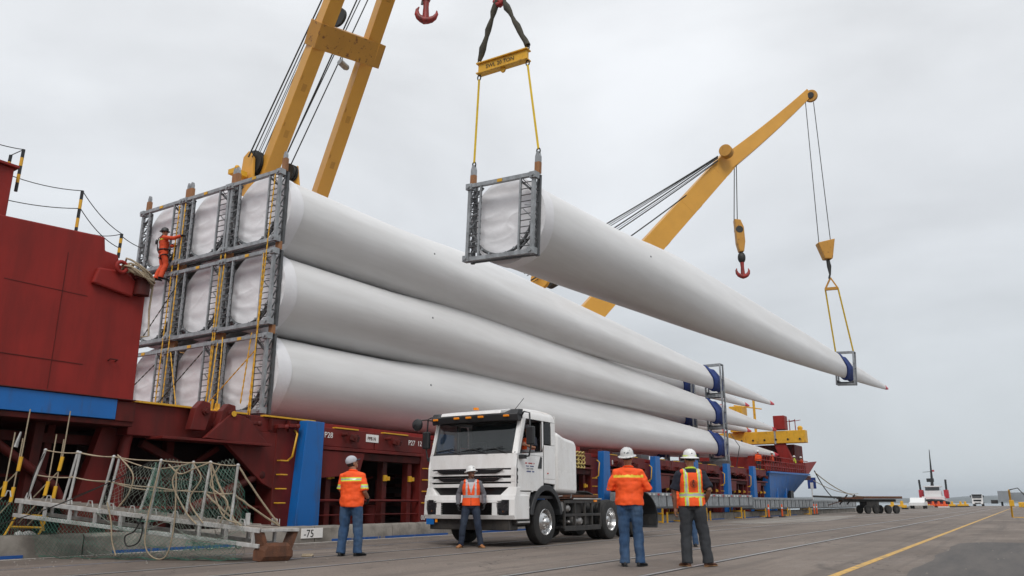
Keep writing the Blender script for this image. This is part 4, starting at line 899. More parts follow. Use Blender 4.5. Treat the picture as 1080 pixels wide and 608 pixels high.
b = MB(); b.lathe([(.24, -.2), (.24, .2)], 16, T2 + V((.35, 0, -.15)), 'y'); b.build('sheave_hub', 'cable', k2, world=True)
es = at(768, 158, 0, -14.6); b = MB(); b.lathe([(.46, -.3), (.46, .3)], 24, es + V((-.15, 0, -.12)), 'y'); b.build('elbow_sheave', 'crane_rusty', k2, world=True, bevel=.03)
b = MB(); b.lo((-25.2, 38.8, 3.2), (-28, 43.5, 13.6)); b.build('tower', 'crane', k2, world=True, bevel=.05)
ts = at(570, 295, 0, -23.9); b = MB(); b.lathe([(.65, -.15), (.65, .15)], 26, ts, 'y'); b.build('tower_sheave', 'crane', k2, world=True, bevel=.03)
b = MB(); b.lathe([(.45, -.25), (.45, .25)], 20, at(580, 297, 0, -24.2), 'y'); b.build('tower_sheave', 'cable', k2, world=True)
for (x0, y0_, x1, y1_, r) in ((550, 287, 757, 165, .05), (556, 291, 757, 166, .03), (560, 296, 757, 167, .05), (565, 300, 757, 170, .045), (585, 303, 724, 206, .04), (553, 289, 757, 165.5, .028), (562, 298, 757, 169, .022)):
    rope(at(x0, y0_, 0, -24.2), at(x1, y1_, 0, -15.4), 'luffing_rope', k2, r, drop=.15)
b = MB(); b.lo((-12.3, 56, 31.0), (-12.9, 57, 31.3)); 
# ---- hook block hanging from crane 1 out of frame, dark red ram-horn hook
def ram_hook(c, s, name, label, parentbits=None, roll=0.0, blk='crane_rusty'):
    t = thing(name, label, 'crane hook', c, (0, 0, YAW), None)
    b = MB(); pts = []; rr = []
    for sx in (-1,):
        seq = [(-1.0, .62), (-1.12, .35), (-1.0, .02), (-.7, -.22), (-.35, -.34), (0, -.40), (.35, -.34), (.7, -.22), (1.0, .02), (1.12, .35), (1.0, .62)]
        rad = [.05, .14, .22, .27, .30, .33, .30, .27, .22, .14, .05]
    b.tube([(x * s * .55, 0, z * s * .8) for x, z in seq], [r_ * s * .72 for r_ in rad], 10)
    o = b.build('hook', 'hook_red', t, smooth=50); o.rotation_euler = (0, roll, 0)
    b = MB(); b.tube([(0, 0, -.25 * s), (0, 0, .6 * s), (0, 0, 1.1 * s)], [.22 * s, .17 * s, .2 * s], 10); b.build('shank', 'hook_red', t, smooth=40)
    return t
h1 = ram_hook(at(449, 17, 1, 20), .62, 'crane_hook', 'dark red double hook hanging at the top of the picture', roll=math.radians(14))
b = MB(); b.lathe([(.14, .62), (.2, .8), (.28, 1.0), (.28, 1.8), (.1, 2.0)], 12); b.build('hook_block', 'hook_red', h1, smooth=40)
b = MB(); b.tube([(.03, 0, 2.0), (.03, 0, 13)], .02, 6); b.build('hoist_rope', 'cable', h1)
b = MB(); b.tube([(-.12, .02, .8), (-.16, .02, .5)], .045, 6); b.build('latch', 'black', h1)
h2 = ram_hook(at(783.5, 288.5, 1, 53.6), .73, 'crane_hook', 'red double hook under a narrow yellow block below the far crane elbow', roll=0)
b = MB(); b.ball((0, 0, 1.15), (.28, .28, .42), 12, 8); b.build('swivel', 'cable', h2, smooth=50)
b = MB(); b.prism([(-.16, 1.55), (.16, 1.55), (.30, 2.3), (.28, 3.4), (.08, 3.95), (-.34, 4.0), (-.30, 2.2)], 'y', -.25, .25); b.build('hook_block', 'crane_rusty', h2, bevel=.06)
b = MB(); b.lathe([(.26, -.26), (.26, .26)], 20, (-.06, 0, 3.2), 'y'); b.build('block_sheave', 'cable', h2)
HW = WORLD[h2]
for dx, px in ((-.33, 774.5), (-.1, 776.5)):
    b = MB(); b.tube([HW @ V((dx, 0, 3.9)), at(px, 168, 1, 53.5)], .033, 6); b.build('hoist_rope', 'cable', h2, world=True)
# hook block carrying the lifted tip
c0 = at(877, 304, 1, 57.3); bl = thing('tip_lifting_block', 'yellow wedge hook block carrying the lifted blade tip', 'hook block', c0, (0, 0, YAW))
IW = WORLD[bl]
b = MB(); b.prism([(-.32, 2.1), (.22, 2.1), (.52, 3.6), (-.72, 3.3)], 'y', -.3, .3); b.build('hook_block', 'crane_rusty', bl, bevel=.05)
b = MB(); b.tube([(-.05, 0, 2.1), (.0, 0, 1.6), (0, 0, 1.0), (-.1, 0, .7)], [.12, .16, .07, .07], 8); b.build('hook', 'cable', bl, smooth=40)
def upto(px, dx): 
    b = MB(); b.tube([IW @ V((dx, 0, 3.4)), at(px, 108, 1, 57.3)], .028, 6); b.build('hoist_rope', 'cable', bl, world=True)
upto(849.5, -.55); upto(858, .3)
sp = thing('tip_spreader', 'small yellow triangular spreader with two yellow slings holding the lifted blade tip', 'spreader', c0 - V((0, 0, .05)), (0, 0, 0))
L_ = TIPL[0] + V((0, 0, 0)); R_2 = TIPL[1]
sa = c0 + (L_ - (L_ + R_2) / 2) * 0.72 + V((0, 0, -.05)); sb = c0 + (R_2 - (L_ + R_2) / 2) * 0.72 + V((0, 0, -.05)); tp = c0 + V((0, 0, .75))
b = MB(); b.beam(sa, sb, .16, .2); b.build('spreader_bar', 'crane_rusty', sp, world=True)
b = MB(); b.beam(sa, tp, .1); b.beam(sb, tp, .1); b.build('spreader_link', 'crane_rusty', sp, world=True)
for a, c in ((sa, L_), (sb, R_2)): b = MB(); b.tube([a, c], .055, 6); b.build('sling', 'sling_y', sp, world=True)
# ---- main spreader over the lifted root
hk = at(527, 3, 1, 17.0)
ys = thing('spreader_beam', 'yellow spreader beam between dark and yellow slings above the lifted blade root', 'spreader', (LIFT[0] + LIFT[1]) / 2 + V((0, 0, 3)), (0, 0, 0))
SA = at(505.5, 74, 1, 17.0); SB = at(556.5, 58, 1, 17.0); dx = (SB - SA).normalized()
b = MB(); b.beam(SA, SB, .12, .34); b.build('beam_web', 'yellow', ys, world=True, bevel=.01)
for o_ in (.16, -.16): b = MB(); b.beam(SA + V((0, 0, o_)) - dx * .04, SB + V((0, 0, o_)) + dx * .04, .24, .04); b.build('beam_flange', 'yellow', ys, world=True, bevel=.005)
text('SWL 20 TON', .17, 'lettering', 'black', ys, SA + dx * .28 + V((0, -.075, -.06)) , dx, (0, 0, 1), .004)
b = MB(); mp_ = (SA + SB) / 2 - V((0, 0, .24)); b.lathe([(.08, -.03), (.08, .03)], 12, mp_, 'y'); b.build('centre_eye', 'yellow', ys, world=True)
def shackle(p, name='shackle'):
    b = MB(); b.tube([p + V((.055 * math.cos(t), 0, .085 * math.sin(t))) for t in [k * math.pi / 5 for k in range(11)]], .02, 6, False); b.build(name, 'cable', ys, world=True, smooth=50)
for p, q in ((SA, LIFT[0]), (SB, LIFT[1])):
    shackle(p - V((0, 0, .26))); shackle(q + V((0, 0, .04))); shackle(p + V((0, 0, .24)))
    b = MB(); b.tube([p - V((0, 0, .33)), q + V((0, 0, .1))], .034, 6); b.build('sling', 'sling_y', ys, world=True)
for p, sgn in ((SA, -1), (SB, 1)):
    top = hk + V((sgn * .09, 0, .12)); n = 10; pts = [(p + V((0, 0, .3))).lerp(top, k / n) + V((.012 * math.sin(k * 2.1), 0, 0)) for k in range(n + 1)]
    b = MB(); b.tube(pts, [.075 + .02 * math.sin(k * 1.7 + sgn) + .02 * (k in (2, 3, 8)) for k in range(n + 1)], 8); b.build('dark_sling', 'sling_d', ys, world=True, smooth=60)
mh = thing('crane_hook', 'dark red hook holding the two dark slings at the top edge', 'crane hook', hk)
b = MB(); b.tube([(-.16, 0, .28), (-.19, 0, .1), (-.1, 0, -.03), (0, 0, -.08), (.1, 0, -.03), (.19, 0, .1), (.16, 0, .28)], [.03, .06, .08, .09, .08, .06, .03], 8); b.build('hook', 'hook_red', mh, smooth=50)
b = MB(); b.tube([(0, 0, 0), (0, 0, .7)], [.07, .1], 8); b.build('shank', 'hook_red', mh, smooth=50)
b = MB(); b.lathe([(.25, .7), (.4, .9), (.4, 2.2), (.2, 2.4)], 12); b.build('hook_block', 'hook_red', mh, smooth=40)
for dx_ in (-.2, .2): b = MB(); b.tube([(dx_, 0, 2.4), (dx_, 0, 15)], .022, 6); b.build('hoist_rope', 'cable', mh)
# ================================================================== PEOPLE
def remesh(mb, vox, wr=0.0, wf=9.0, wst=(1, 1, 1), seed=0.0, iters=2):
    me = mb.mesh('tmp', 'white'); o = bpy.data.objects.new('tmp', me)
    r = o.modifiers.new('r', 'REMESH'); r.mode = 'VOXEL'; r.voxel_size = vox
    s = o.modifiers.new('s', 'SMOOTH'); s.factor = .5; s.iterations = iters
    out = evaluated(o); bpy.data.meshes.remove(me)
    if wr:
        n = len(out.vertices); co = [0.0] * (3 * n); no = [0.0] * (3 * n); out.vertices.foreach_get('co', co); out.vertex_normals.foreach_get('vector', no)
        for i in range(n):
            k = 3 * i; q = V((co[k] * wst[0] * wf, co[k + 1] * wst[1] * wf, co[k + 2] * wst[2] * wf + seed))
            h = noise.noise(q) + .5 * noise.noise(q * 2.1 + V((seed, 3, 1))); h = (h if h > 0 else h * 1.5) * wr
            co[k] += no[k] * h; co[k + 1] += no[k + 1] * h; co[k + 2] += no[k + 2] * h
        out.vertices.foreach_set('co', co); out.update()
    out.materials.clear(); out.polygons.foreach_set('use_smooth', [True] * len(out.polygons)); return out
def seg(b, pts, rad, n=12): b.tube(pts, rad, n)
def torso(b, T, k=1.0, z0=.84, z1=1.47, g=0.0, belly=0.0, loose=0.0):
    rows = [(.84, .150, .105, 0), (.90, .168, .118, 0), (.98, .165, .115, .0), (1.06, .152, .108, .005), (1.16, .158, .112, .008), (1.28, .176, .124, .008), (1.36, .182, .120, .002), (1.41, .160, .105, -.005), (1.445, .120, .088, -.008), (1.47, .085, .072, -.004), (1.50, .065, .062, 0)]
    rings = []
    for z, rx, ry, yo in rows:
        if z < z0 - .001 or z > z1 + .001: continue
        bl = belly * math.exp(-((z - 1.05) / .12) ** 2); lo = loose * (1 if z < 1.3 else .4)
        rings.append([T @ V(((rx * k + g + lo + bl * .4) * math.cos(a) * (1 - .06 * abs(math.sin(2 * a))), yo + bl * .5 + (ry * k + g + lo + bl * .6) * math.sin(a), z)) for a in [2 * math.pi * j / 20 for j in range(20)]])
    b.loft(rings)
def hand(b, w, d, nrm, side, g=0.0, curl=.5):
    d = V(d).normalized(); nrm = (V(nrm) - d * V(nrm).dot(d)).normalized(); t = d.cross(nrm) * side; w = V(w)
    rings = []
    for y, hw, ht in ((-.02, .026, .020), (.01, .030, .018), (.045, .041, .016), (.085, .042, .014), (.098, .036, .011)):
        rings.append([w + d * y + t * ((hw + g) * math.cos(a)) + nrm * ((ht + g) * math.sin(a)) for a in [2 * math.pi * j / 12 for j in range(12)]])
    b.loft(rings)
    for k, (off, L) in enumerate(((.030, .070), (.010, .079), (-.011, .073), (-.031, .057))):
        p = w + d * .088 + t * off; a = curl * (.7 + .12 * k); dd = d.copy(); pts = [p - d * .02]
        spread = t * (off * .35)
        for j in range(3):
            aa = a * (j + .6); dj = (d * math.cos(aa) + nrm * math.sin(aa) + spread).normalized(); pts.append(p.copy()); p = p + dj * L * (.42, .32, .26)[j]
        pts.append(p); b.tube(pts, [.0095 + g, .0095 + g, .0088 + g, .008 + g, .0062 + g], 8)
    p = w + d * .018 + t * .024
    b.tube([p, p + (d * .5 + t * .75 + nrm * .2).normalized() * .036, p + (d * .5 + t * .75 + nrm * .2).normalized() * .036 + (d * .85 + t * .3 + nrm * .35).normalized() * .032, p + (d * .5 + t * .75 + nrm * .2).normalized() * .036 + (d * .9 + t * .15 + nrm * .45).normalized() * .055], [.014 + g, .0125 + g, .0108 + g, .008 + g], 8)
HEADROWS = [(-.004, .020, .072, .035), (.008, .034, .088, .015), (.03, .050, .094, -.025), (.055, .061, .093, -.065), (.085, .068, .092, -.085), (.115, .073, .090, -.095), (.15, .0755, .094, -.100), (.18, .072, .086, -.094), (.208, .058, .062, -.076), (.228, .036, .028, -.045), (.236, .012, .0, -.02)]
def headmesh(b, H, g=0.0, zmin=-1):
    rings = []
    for z, rx, f, k in HEADROWS:
        if z < zmin: continue
        c = (f + k) / 2; ry = (f - k) / 2
        rings.append([H @ V(((rx + g) * math.cos(a), c + (ry + g) * math.sin(a), z)) for a in [2 * math.pi * j / 18 for j in range(18)]])
    b.loft(rings)
DEF = dict(hipL=(-.095, 0, .90), hipR=(.095, 0, .90), kneeL=(-.11, .015, .49), kneeR=(.11, .015, .49), ankL=(-.12, -.02, .085), ankR=(.12, -.02, .085),
           toeL=(-.14, .17), toeR=(.14, .17), shL=(-.175, -.004, 1.385), shR=(.175, -.004, 1.385), elL=(-.25, -.02, 1.13), elR=(.25, -.02, 1.13), wrL=(-.25, .07, .88), wrR=(.25, .07, .88),
           hdL=(0, .1, -1), hdR=(0, .1, -1), pnL=(1, 0, 0), pnR=(-1, 0, 0), head=(0, 0, 0), tors=(0, 0, 0), lift=0.0, curl=.6)
def person(label, loc, heading, pose, o, height=1.78, vox=.0075, group=None):
    P = dict(DEF); P.update(pose); k = height / 1.78
    t = thing('person', label, 'person', loc, (0, 0, math.radians(heading)), group); t.scale = (k, k, k); WORLD[t] = WORLD[t] @ Matrix.Scale(k, 4)
    J = {a: V(P[a]) for a in ('hipL', 'hipR', 'kneeL', 'kneeR', 'ankL', 'ankR', 'shL', 'shR', 'elL', 'elR', 'wrL', 'wrR')}
    piv = V((0, 0, .92)); T = Matrix.Translation(piv) @ Euler([math.radians(a) for a in P['tors']]).to_matrix().to_4x4() @ Matrix.Translation(-piv)
    if 'shift' in P: T = Matrix.Translation(P['shift']) @ T
    for a in ('shL', 'shR'): J[a] = T @ J[a]
    neck = T @ V((0, -.005, 1.47)); H = Matrix.Translation(T @ V((0, .012, 1.512))) @ Euler([math.radians(a) for a in P['head']]).to_matrix().to_4x4()
    # --- the body: one continuous surface
    b = MB(); torso(b, T, .93); seg(b, [neck - V((0, 0, .06)), neck + V((0, .0, .03)), H @ V((0, -.02, .06))], [.068, .056, .058]); headmesh(b, H)
    b.tube([H @ V((0, .088, .132)), H @ V((0, .102, .108)), H @ V((0, .112, .090)), H @ V((0, .094, .080))], [.009, .012, .017, .012], 8)
    b.tube([H @ V((-.045, .078, .140)), H @ V((0, .096, .143)), H @ V((.045, .078, .140))], [.008, .010, .008], 8)
    b.tube([H @ V((-.022, .088, .046)), H @ V((0, .099, .047)), H @ V((.022, .088, .046))], [.007, .0095, .007], 8)
    for s_ in (-1, 1): b.ball(H @ V((s_ * .077, -.005, .098)), (.011, .018, .030), 8, 6)
    for s_, S_ in ((-1, 'L'), (1, 'R')):
        seg(b, [J['sh' + S_] + V((-s_ * .04, 0, 0)), J['sh' + S_], J['sh' + S_].lerp(J['el' + S_], .4), J['el' + S_], J['el' + S_].lerp(J['wr' + S_], .35), J['wr' + S_]], [.060, .058, .050, .040, .041, .027])
        hand(b, J['wr' + S_], P['hd' + S_], P['pn' + S_], -s_ if P.get('flip') else s_, 0, P['curl'])
        seg(b, [J['hip' + S_] + V((0, 0, .05)), J['hip' + S_] - V((0, 0, .06)), J['hip' + S_].lerp(J['knee' + S_], .5), J['knee' + S_], J['knee' + S_].lerp(J['ank' + S_], .3), J['ank' + S_].lerp(J['ank' + S_], 1), J['ank' + S_] - V((0, 0, .04))], [.088, .092, .075, .055, .056, .037, .036])
    me = remesh(b, vox, iters=1); me.name = 'body'; me.materials.append(M[o['skin']]); ob = bpy.data.objects.new('body', me); COL.objects.link(ob); ob.parent = t
    if 'ink' in o:
        me.materials.append(M['skin_ink'])
        for p in me.polygons:
            c = p.center
            if abs(c.x) > .2 and .86 < c.z < 1.3: p.material_index = 1
    b = MB()
    for s_ in (-1, 1): b.ball(H @ V((s_ * .030, .083, .122)), (.013, .008, .008), 8, 6)
    b.build('eyes', 'hair', t)
    def cloth(mb, name, m, v=None, wr=.006, wf=9, wst=(1, 1, 1), zones=None, mats=None):
        me = remesh(mb, v or max(.011, vox), wr, wf, wst, rnd() * 9); me.name = name
        for q in ([m] + (mats or [])): me.materials.append(M[q])
        if zones:
            inv = T.inverted(); mi = []
            for p in me.polygons: mi.append(zones(inv @ p.center, p.center))
            me.polygons.foreach_set('material_index', mi)
        ob = bpy.data.objects.new(name, me); COL.objects.link(ob); ob.parent = t; return ob
    # --- trousers
    b = MB(); lg = o.get('leg', 0); 
    torso(b, T, 1.0, .84, 1.0, .012, o.get('belly', 0) * .6)
    b.ball((T @ V((0, 0, .88))), (.165, .115, .09))
    for S_ in 'LR':
        h_, kn, an = J['hip' + S_], J['knee' + S_], J['ank' + S_]
        seg(b, [h_ + V((0, 0, .03)), h_ - V((0, 0, .07)), h_.lerp(kn, .5), kn, kn.lerp(an, .35), kn.lerp(an, .8), an - V((0, 0, .035))], [.098 + lg, .104 + lg, .090 + lg, .076 + lg, .075 + lg, .068 + lg, .074 + lg])
    cloth(b, 'trousers', o['legs'], wr=.009, wf=5, wst=(1.2, 1.2, 1.7))
    b = MB(); torso(b, T, 1.0, .96, 1.01, .020, o.get('belly', 0) * .6)
    # --- shoes
    for s_, S_ in ((-1, 'L'), (1, 'R')):
        an = J['ank' + S_]; to = V((P['toe' + S_][0], P['toe' + S_][1], 0)) - V((an.x, an.y, 0)) + V((0, 0, 0)); d = to.normalized(); x = V((d.y, -d.x, 0)); base = V((an.x, an.y, an.z - .085))
        def sh(z0, z1, gg):
            rr = []
            for y, w_, h_ in ((-.075, .026, .07), (-.055, .036, .105), (-.01, .040, .118), (.045, .041, .092), (.10, .046, .068), (.155, .047, .055), (.195, .036, .042), (.21, .014, .03)):
                w_ += gg; h2_ = z1 if z1 < .05 else h_
                rr.append([base + d * y + x * (w_ * math.cos(a) * (1 if math.sin(a) < .2 else .8)) + V((0, 0, z0 + (h2_ - z0) * (.5 + .5 * math.sin(a)))) for a in [2 * math.pi * j / 14 for j in range(14)]])
            return rr
        b = MB(); b.loft(sh(.012, .3, 0)); b.build('shoe', o['shoes'], t, smooth=60)
        b = MB(); b.loft(sh(0.0, .026, .006)); b.build('sole', o.get('sole', 'shoe'), t, smooth=40)
    # --- shirt
    b = MB(); sl_ = o.get('sleeve', 'long'); lo = o.get('loose', .02); low = o.get('hem', .88)
    torso(b, T, 1.0, max(.84, low), 1.47, .014, o.get('belly', 0), lo)
    for s_, S_ in ((-1, 'L'), (1, 'R')):
        sh_, el, wr_ = J['sh' + S_], J['el' + S_], J['wr' + S_]
        if sl_ == 'long': seg(b, [sh_ + V((-s_ * .06, 0, .005)), sh_ + V((0, 0, .0)), sh_.lerp(el, .5), el, el.lerp(wr_, .5), el.lerp(wr_, .93)], [.074, .080, .070, .062, .056, .046])
        else: seg(b, [sh_ + V((-s_ * .06, 0, .005)), sh_, sh_.lerp(el, .5), sh_.lerp(el, .92)], [.074, .080, .078, .082])
    cloth(b, 'shirt', o['shirt'], wr=o.get('wr', .010), wf=6.5, wst=(1, 1, 1.5), zones=o.get('zones'), mats=o.get('zmats'))
    b = MB(); b.tube([T @ V((.068 * math.cos(a) * 1.05, -.002 + .066 * math.sin(a), 1.478 + .012 * math.sin(a) * -1)) for a in [2 * math.pi * j / 14 for j in range(15)]], .017, 8, False); b.build('collar', o.get('collar', o['shirt']), t, smooth=60)
    # --- vest
    if 'vest' in o:
        b = MB(); torso(b, T, 1.0, .90, 1.44, .03, o.get('belly', 0), lo * .9)
        for s_ in (-1, 1):
            p0 = T @ V((s_ * .10, 0, 1.46)); b.ball(T @ V((s_ * .115, 0, 1.42)), (.07, .125, .06))
        cloth(b, 'vest', o['vest'], wr=.005, zones=o.get('vzones'), mats=o.get('vmats'))
    # --- gloves
    if o.get('gloves'):
        for s_, S_ in ((-1, 'L'), (1, 'R')):
            b = MB(); hand(b, J['wr' + S_], P['hd' + S_], P['pn' + S_], s_, .004, P['curl']); seg(b, [J['wr' + S_].lerp(J['el' + S_], .22), J['wr' + S_]], [.040, .034])
            me = remesh(b, max(.005, vox * .8), iters=1); me.name = 'glove'; me.materials.append(M['glove']); ob = bpy.data.objects.new('glove', me); COL.objects.link(ob); ob.parent = t
    # --- hair and headgear
    b = MB(); headmesh(b, H @ Matrix.Translation((0, -.010, .004)), .006, .08); 
    me = remesh(b, max(.009, vox), .004, 30); me.name = 'hair'; me.materials.append(M['hair'])
    if o.get('hair', True) and o.get('head') != 'cap': 
        # keep the hair off the face
        ob = bpy.data.objects.new('hair', me); COL.objects.link(ob); ob.parent = t
        bm = bmesh.new(); bm.from_mesh(me); hi = H.inverted(); bmesh.ops.delete(bm, geom=[v for v in bm.verts if (hi @ v.co).y > .035 and (hi @ v.co).z < .175], context='VERTS'); bm.to_mesh(me); bm.free()
    def hx(mb): mb.v = [H @ p for p in mb.v]; return mb
    if o['head'] in ('hat', 'hat_sticker', 'plastic'):
        b = MB(); n = 36; rings = []
        for r, z in ((.150, .128), (.153, .132), (.148, .142), (.118, .150), (.114, .160), (.113, .185), (.106, .215), (.090, .243), (.062, .263), (.030, .272), (.004, .274)):
            rings.append([V((r * .98 * math.cos(a) * (.93 if r < .12 else .97), -.003 + r * math.sin(a) * 1.08, z + (.012 * math.sin(a) if r > .12 and False else 0))) for a in [2 * math.pi * j / n for j in range(n)]])
        b.loft(rings); hx(b).build('hard_hat', o['head'], t, smooth=50)
        b = MB()
        for x_ in (-.03, 0, .03): b.tube([V((x_, .11 * math.cos(a) * 1.0 - .003, .170 + (.107 - abs(x_) * .12) * math.sin(a))) for a in [math.pi * j / 12 for j in range(1, 12)]], .006, 6)
        hx(b).build('hat_ridge', o['head'], t, smooth=50)
        if o.get('band'):
            b = MB(); b.lathe([(.1155, .156), (.1165, .159), (.1165, .171), (.1145, .174)], 30, sc=(.925, 1.07), cap=False); hx(b).build('hat_band', o['band'], t, smooth=40)
        if o.get('head') != 'plastic':
            b = MB(); b.ball((0, .112, .205), (.014, .006, .014), 8, 6); b.ball((0, -.118, .205), (.012, .005, .010), 8, 6); hx(b).build('hat_badge', 'cap_dark', t)
    else:
        b = MB(); headmesh(b, Matrix.Translation((0, -.002, .006)) @ Matrix.Scale(1.03, 4), .012, .11); me = remesh(b, .009, .002, 20)
        me.transform(H); me.name = 'cap'; me.materials.append(M['cap']); ob = bpy.data.objects.new('cap', me); COL.objects.link(ob); ob.parent = t
        b = MB(); rings = [[V((x_ * w_, y_, .150 - .10 * (x_ * w_) ** 2 / .01 * .2 + dz_)) for x_ in (-1, -.6, 0, .6, 1)] for y_, w_, dz_ in ((.06, .078, .004), (.10, .078, 0), (.14, .068, -.006), (.168, .04, -.012))]
        b.loft(rings, cap=False, close=False); top = len(b.v); b.add([p - V((0, 0, .006)) for p in b.v[:]], [tuple(reversed(f)) for f in b.f]); hx(b).build('cap_brim', 'cap_dark', t, smooth=60)
        b = MB(); headmesh(b, H @ Matrix.Translation((0, -.008, 0)), .004, .05); me2 = remesh(b, .01); me2.name = 'hair'; me2.materials.append(M['hair'])
        bm = bmesh.new(); bm.from_mesh(me2); hi = H.inverted(); bmesh.ops.delete(bm, geom=[v for v in bm.verts if (hi @ v.co).y > .0], context='VERTS'); bm.to_mesh(me2); bm.free()
        ob = bpy.data.objects.new('hair', me2); COL.objects.link(ob); ob.parent = t
    return t, T, H
# flat print of reflective tape on the workwear, in body coordinates
def yoke(c, w):
    if c.y < .0 and abs(c.z - 1.325) < .034 and abs(c.x) < .20: return 2 if abs(c.z - 1.325) < .014 else 1
    if abs(c.x) > .205 and abs(w.z - 1.20) < .035: return 2 if abs(w.z - 1.20) < .014 else 1
    return 0
def yoke2(c, w):
    return (1 if abs(c.z - 1.335) < .018 and abs(c.x) < .23 and c.y < .02 else 0)
def vestback(c, w):
    a = abs(c.x); s_ = .105
    if abs(c.z - 1.07) < .036: return 2 if abs(c.z - 1.07) < .019 else 1
    if abs(a - s_) < .029 and c.z > .90: return 2 if abs(a - s_) < .015 else 1
    return 0
def vestfront(c, w):
    if c.y > .05 and abs(c.x) < .075 * (c.z - 1.16) / .26: return 3
    if abs(c.z - 1.10) < .028: return 1
    if abs(abs(c.x) - .10) < .022 and c.z > 1.1: return 1
    if c.y > 0 and abs(c.x) < .004: return 2
    return 0
def vplain(c, w):
    if abs(c.z - 1.1) < .03 or (abs(abs(c.x) - .1) < .025 and c.z > 1.05): return 1
    return 0
# the man looking up at the left, seen from behind
person('worker in orange short-sleeved shirt and pale cap, alone near the kerb', (-10.85, 11.48, 0), 20,
       dict(head=(20, 0, -38), wrR=(.235, .20, .98), elR=(.255, -.03, 1.10), hdR=(-.35, .6, -.6), elL=(-.23, .02, 1.13), wrL=(-.15, .2, .98), hdL=(.5, .6, -.3), toeL=(-.17, .15), toeR=(.20, .15), ankL=(-.14, -.06, .085), ankR=(.15, .02, .085), kneeL=(-.12, 0, .49), kneeR=(.13, .04, .49)),
       dict(skin='skin_tan', legs='jeans', leg=.012, shoes='shoe', shirt='orange', sleeve='short', loose=.042, hem=.84, belly=.06, zones=yoke, zmats=['lime', 'silver'], head='cap', gloves=True), 1.87)
# the man in front of the truck
person('man in white hard hat, orange vest over grey hoodie, standing before the truck grille', (-10.52, 14.95, 0), 214,
       dict(head=(8, 0, 38), hipL=(-.10, 0, .90), hipR=(.10, 0, .90), kneeL=(-.16, .05, .49), kneeR=(.16, .05, .49), ankL=(-.225, -.02, .085), ankR=(.215, -.02, .085), toeL=(-.30, .17), toeR=(.29, .17), elL=(-.285, -.05, 1.15), wrL=(-.30, .05, .92), hdL=(.1, .35, -.9), elR=(.285, -.05, 1.15), wrR=(.29, .04, .90), hdR=(-.1, .25, -.95), curl=.9),
       dict(skin='skin_brown', legs='jeans_dark', shoes='boot_tan', sole='sole', shirt='hoodie', collar='hoodie', loose=.012, hem=.95, vest='orange', vzones=vestfront, vmats=['silver', 'hair', 'tshirt'], head='hat', gloves=True), 1.77)
# the man with folded arms
person('worker in long-sleeved orange shirt and stickered hard hat, arms folded', (-5.37, 12.02, 0), 20,
       dict(head=(12, 0, -14), elL=(-.30, .0, 1.16), elR=(.30, .0, 1.16), wrL=(-.06, .23, 1.20), wrR=(.06, .25, 1.14), hdL=(1, .1, .05), hdR=(-1, 0, .05), pnL=(0, -1, 0), pnR=(0, -1, 0), ankL=(-.10, -.03, .085), ankR=(.13, .02, .085), toeL=(-.13, .15), toeR=(.19, .17), kneeL=(-.095, .01, .49), kneeR=(.115, .05, .49)),
       dict(skin='skin_tan', legs='jeans', leg=.006, shoes='shoe', shirt='orange', sleeve='long', loose=.032, hem=.86, belly=.05, zones=yoke2, zmats=['yellow_tape'], head='hat_sticker', wr=.012), 1.83)
# the man in the striped vest
tD, TD, HD = person('worker in orange vest with lime stripes over navy tee, grey trousers', (-4.52, 12.55, 0), 22,
       dict(head=(4, 0, 16), tors=(0, 0, 10), elL=(-.275, -.03, 1.13), wrL=(-.27, .05, .87), elR=(.275, -.05, 1.15), wrR=(.22, .13, .98), hdR=(-.5, .6, -.5), ankL=(-.13, -.05, .085), ankR=(.19, .0, .085), toeL=(-.22, .12), toeR=(.30, .14), kneeL=(-.12, 0, .49), kneeR=(.15, .03, .49)),
       dict(skin='skin_tan', ink=1, legs='slacks', leg=.014, shoes='boot_brown', sole='sole', shirt='tee', sleeve='short', loose=.018, hem=.93, vest='orange', vzones=vestback, vmats=['lime', 'silver'], head='hat', band='lime', collar='lime'), 1.80)
# round emblem printed on the vest's back
M['print'] = mat('vest print', (0.10, 0.03, 0.015), 0.8)
b = MB()
for r in (.055, .040):
    b.tube([TD @ V((.0 + r * math.cos(a), -.190 - .004 * math.cos(a), 1.235 + r * math.sin(a))) for a in [2 * math.pi * j / 20 for j in range(21)]], .0035, 5, False)
b.tube([TD @ V((0, -.192, 1.30)), TD @ V((-.015, -.192, 1.24)), TD @ V((0, -.192, 1.20))], .010, 6); b.tube([TD @ V((.0, -.192, 1.285)), TD @ V((.022, -.192, 1.23)), TD @ V((0, -.192, 1.205))], .006, 6)
o_ = b.build('vest_emblem', 'print', tD)
o_ = b = None
# the man standing beyond him
person('worker in plain orange shirt and jeans, mostly hidden behind the man in the striped vest', (-6.56, 17.95, 0), 30,
       dict(elL=(-.27, -.02, 1.13), wrL=(-.27, .08, .88)), dict(skin='skin_tan', legs='jeans', shoes='shoe', shirt='orange', sleeve='long', loose=.03, hem=.86, head='cap', zones=yoke2, zmats=['yellow_tape'], collar='lime'), 1.68, .011)
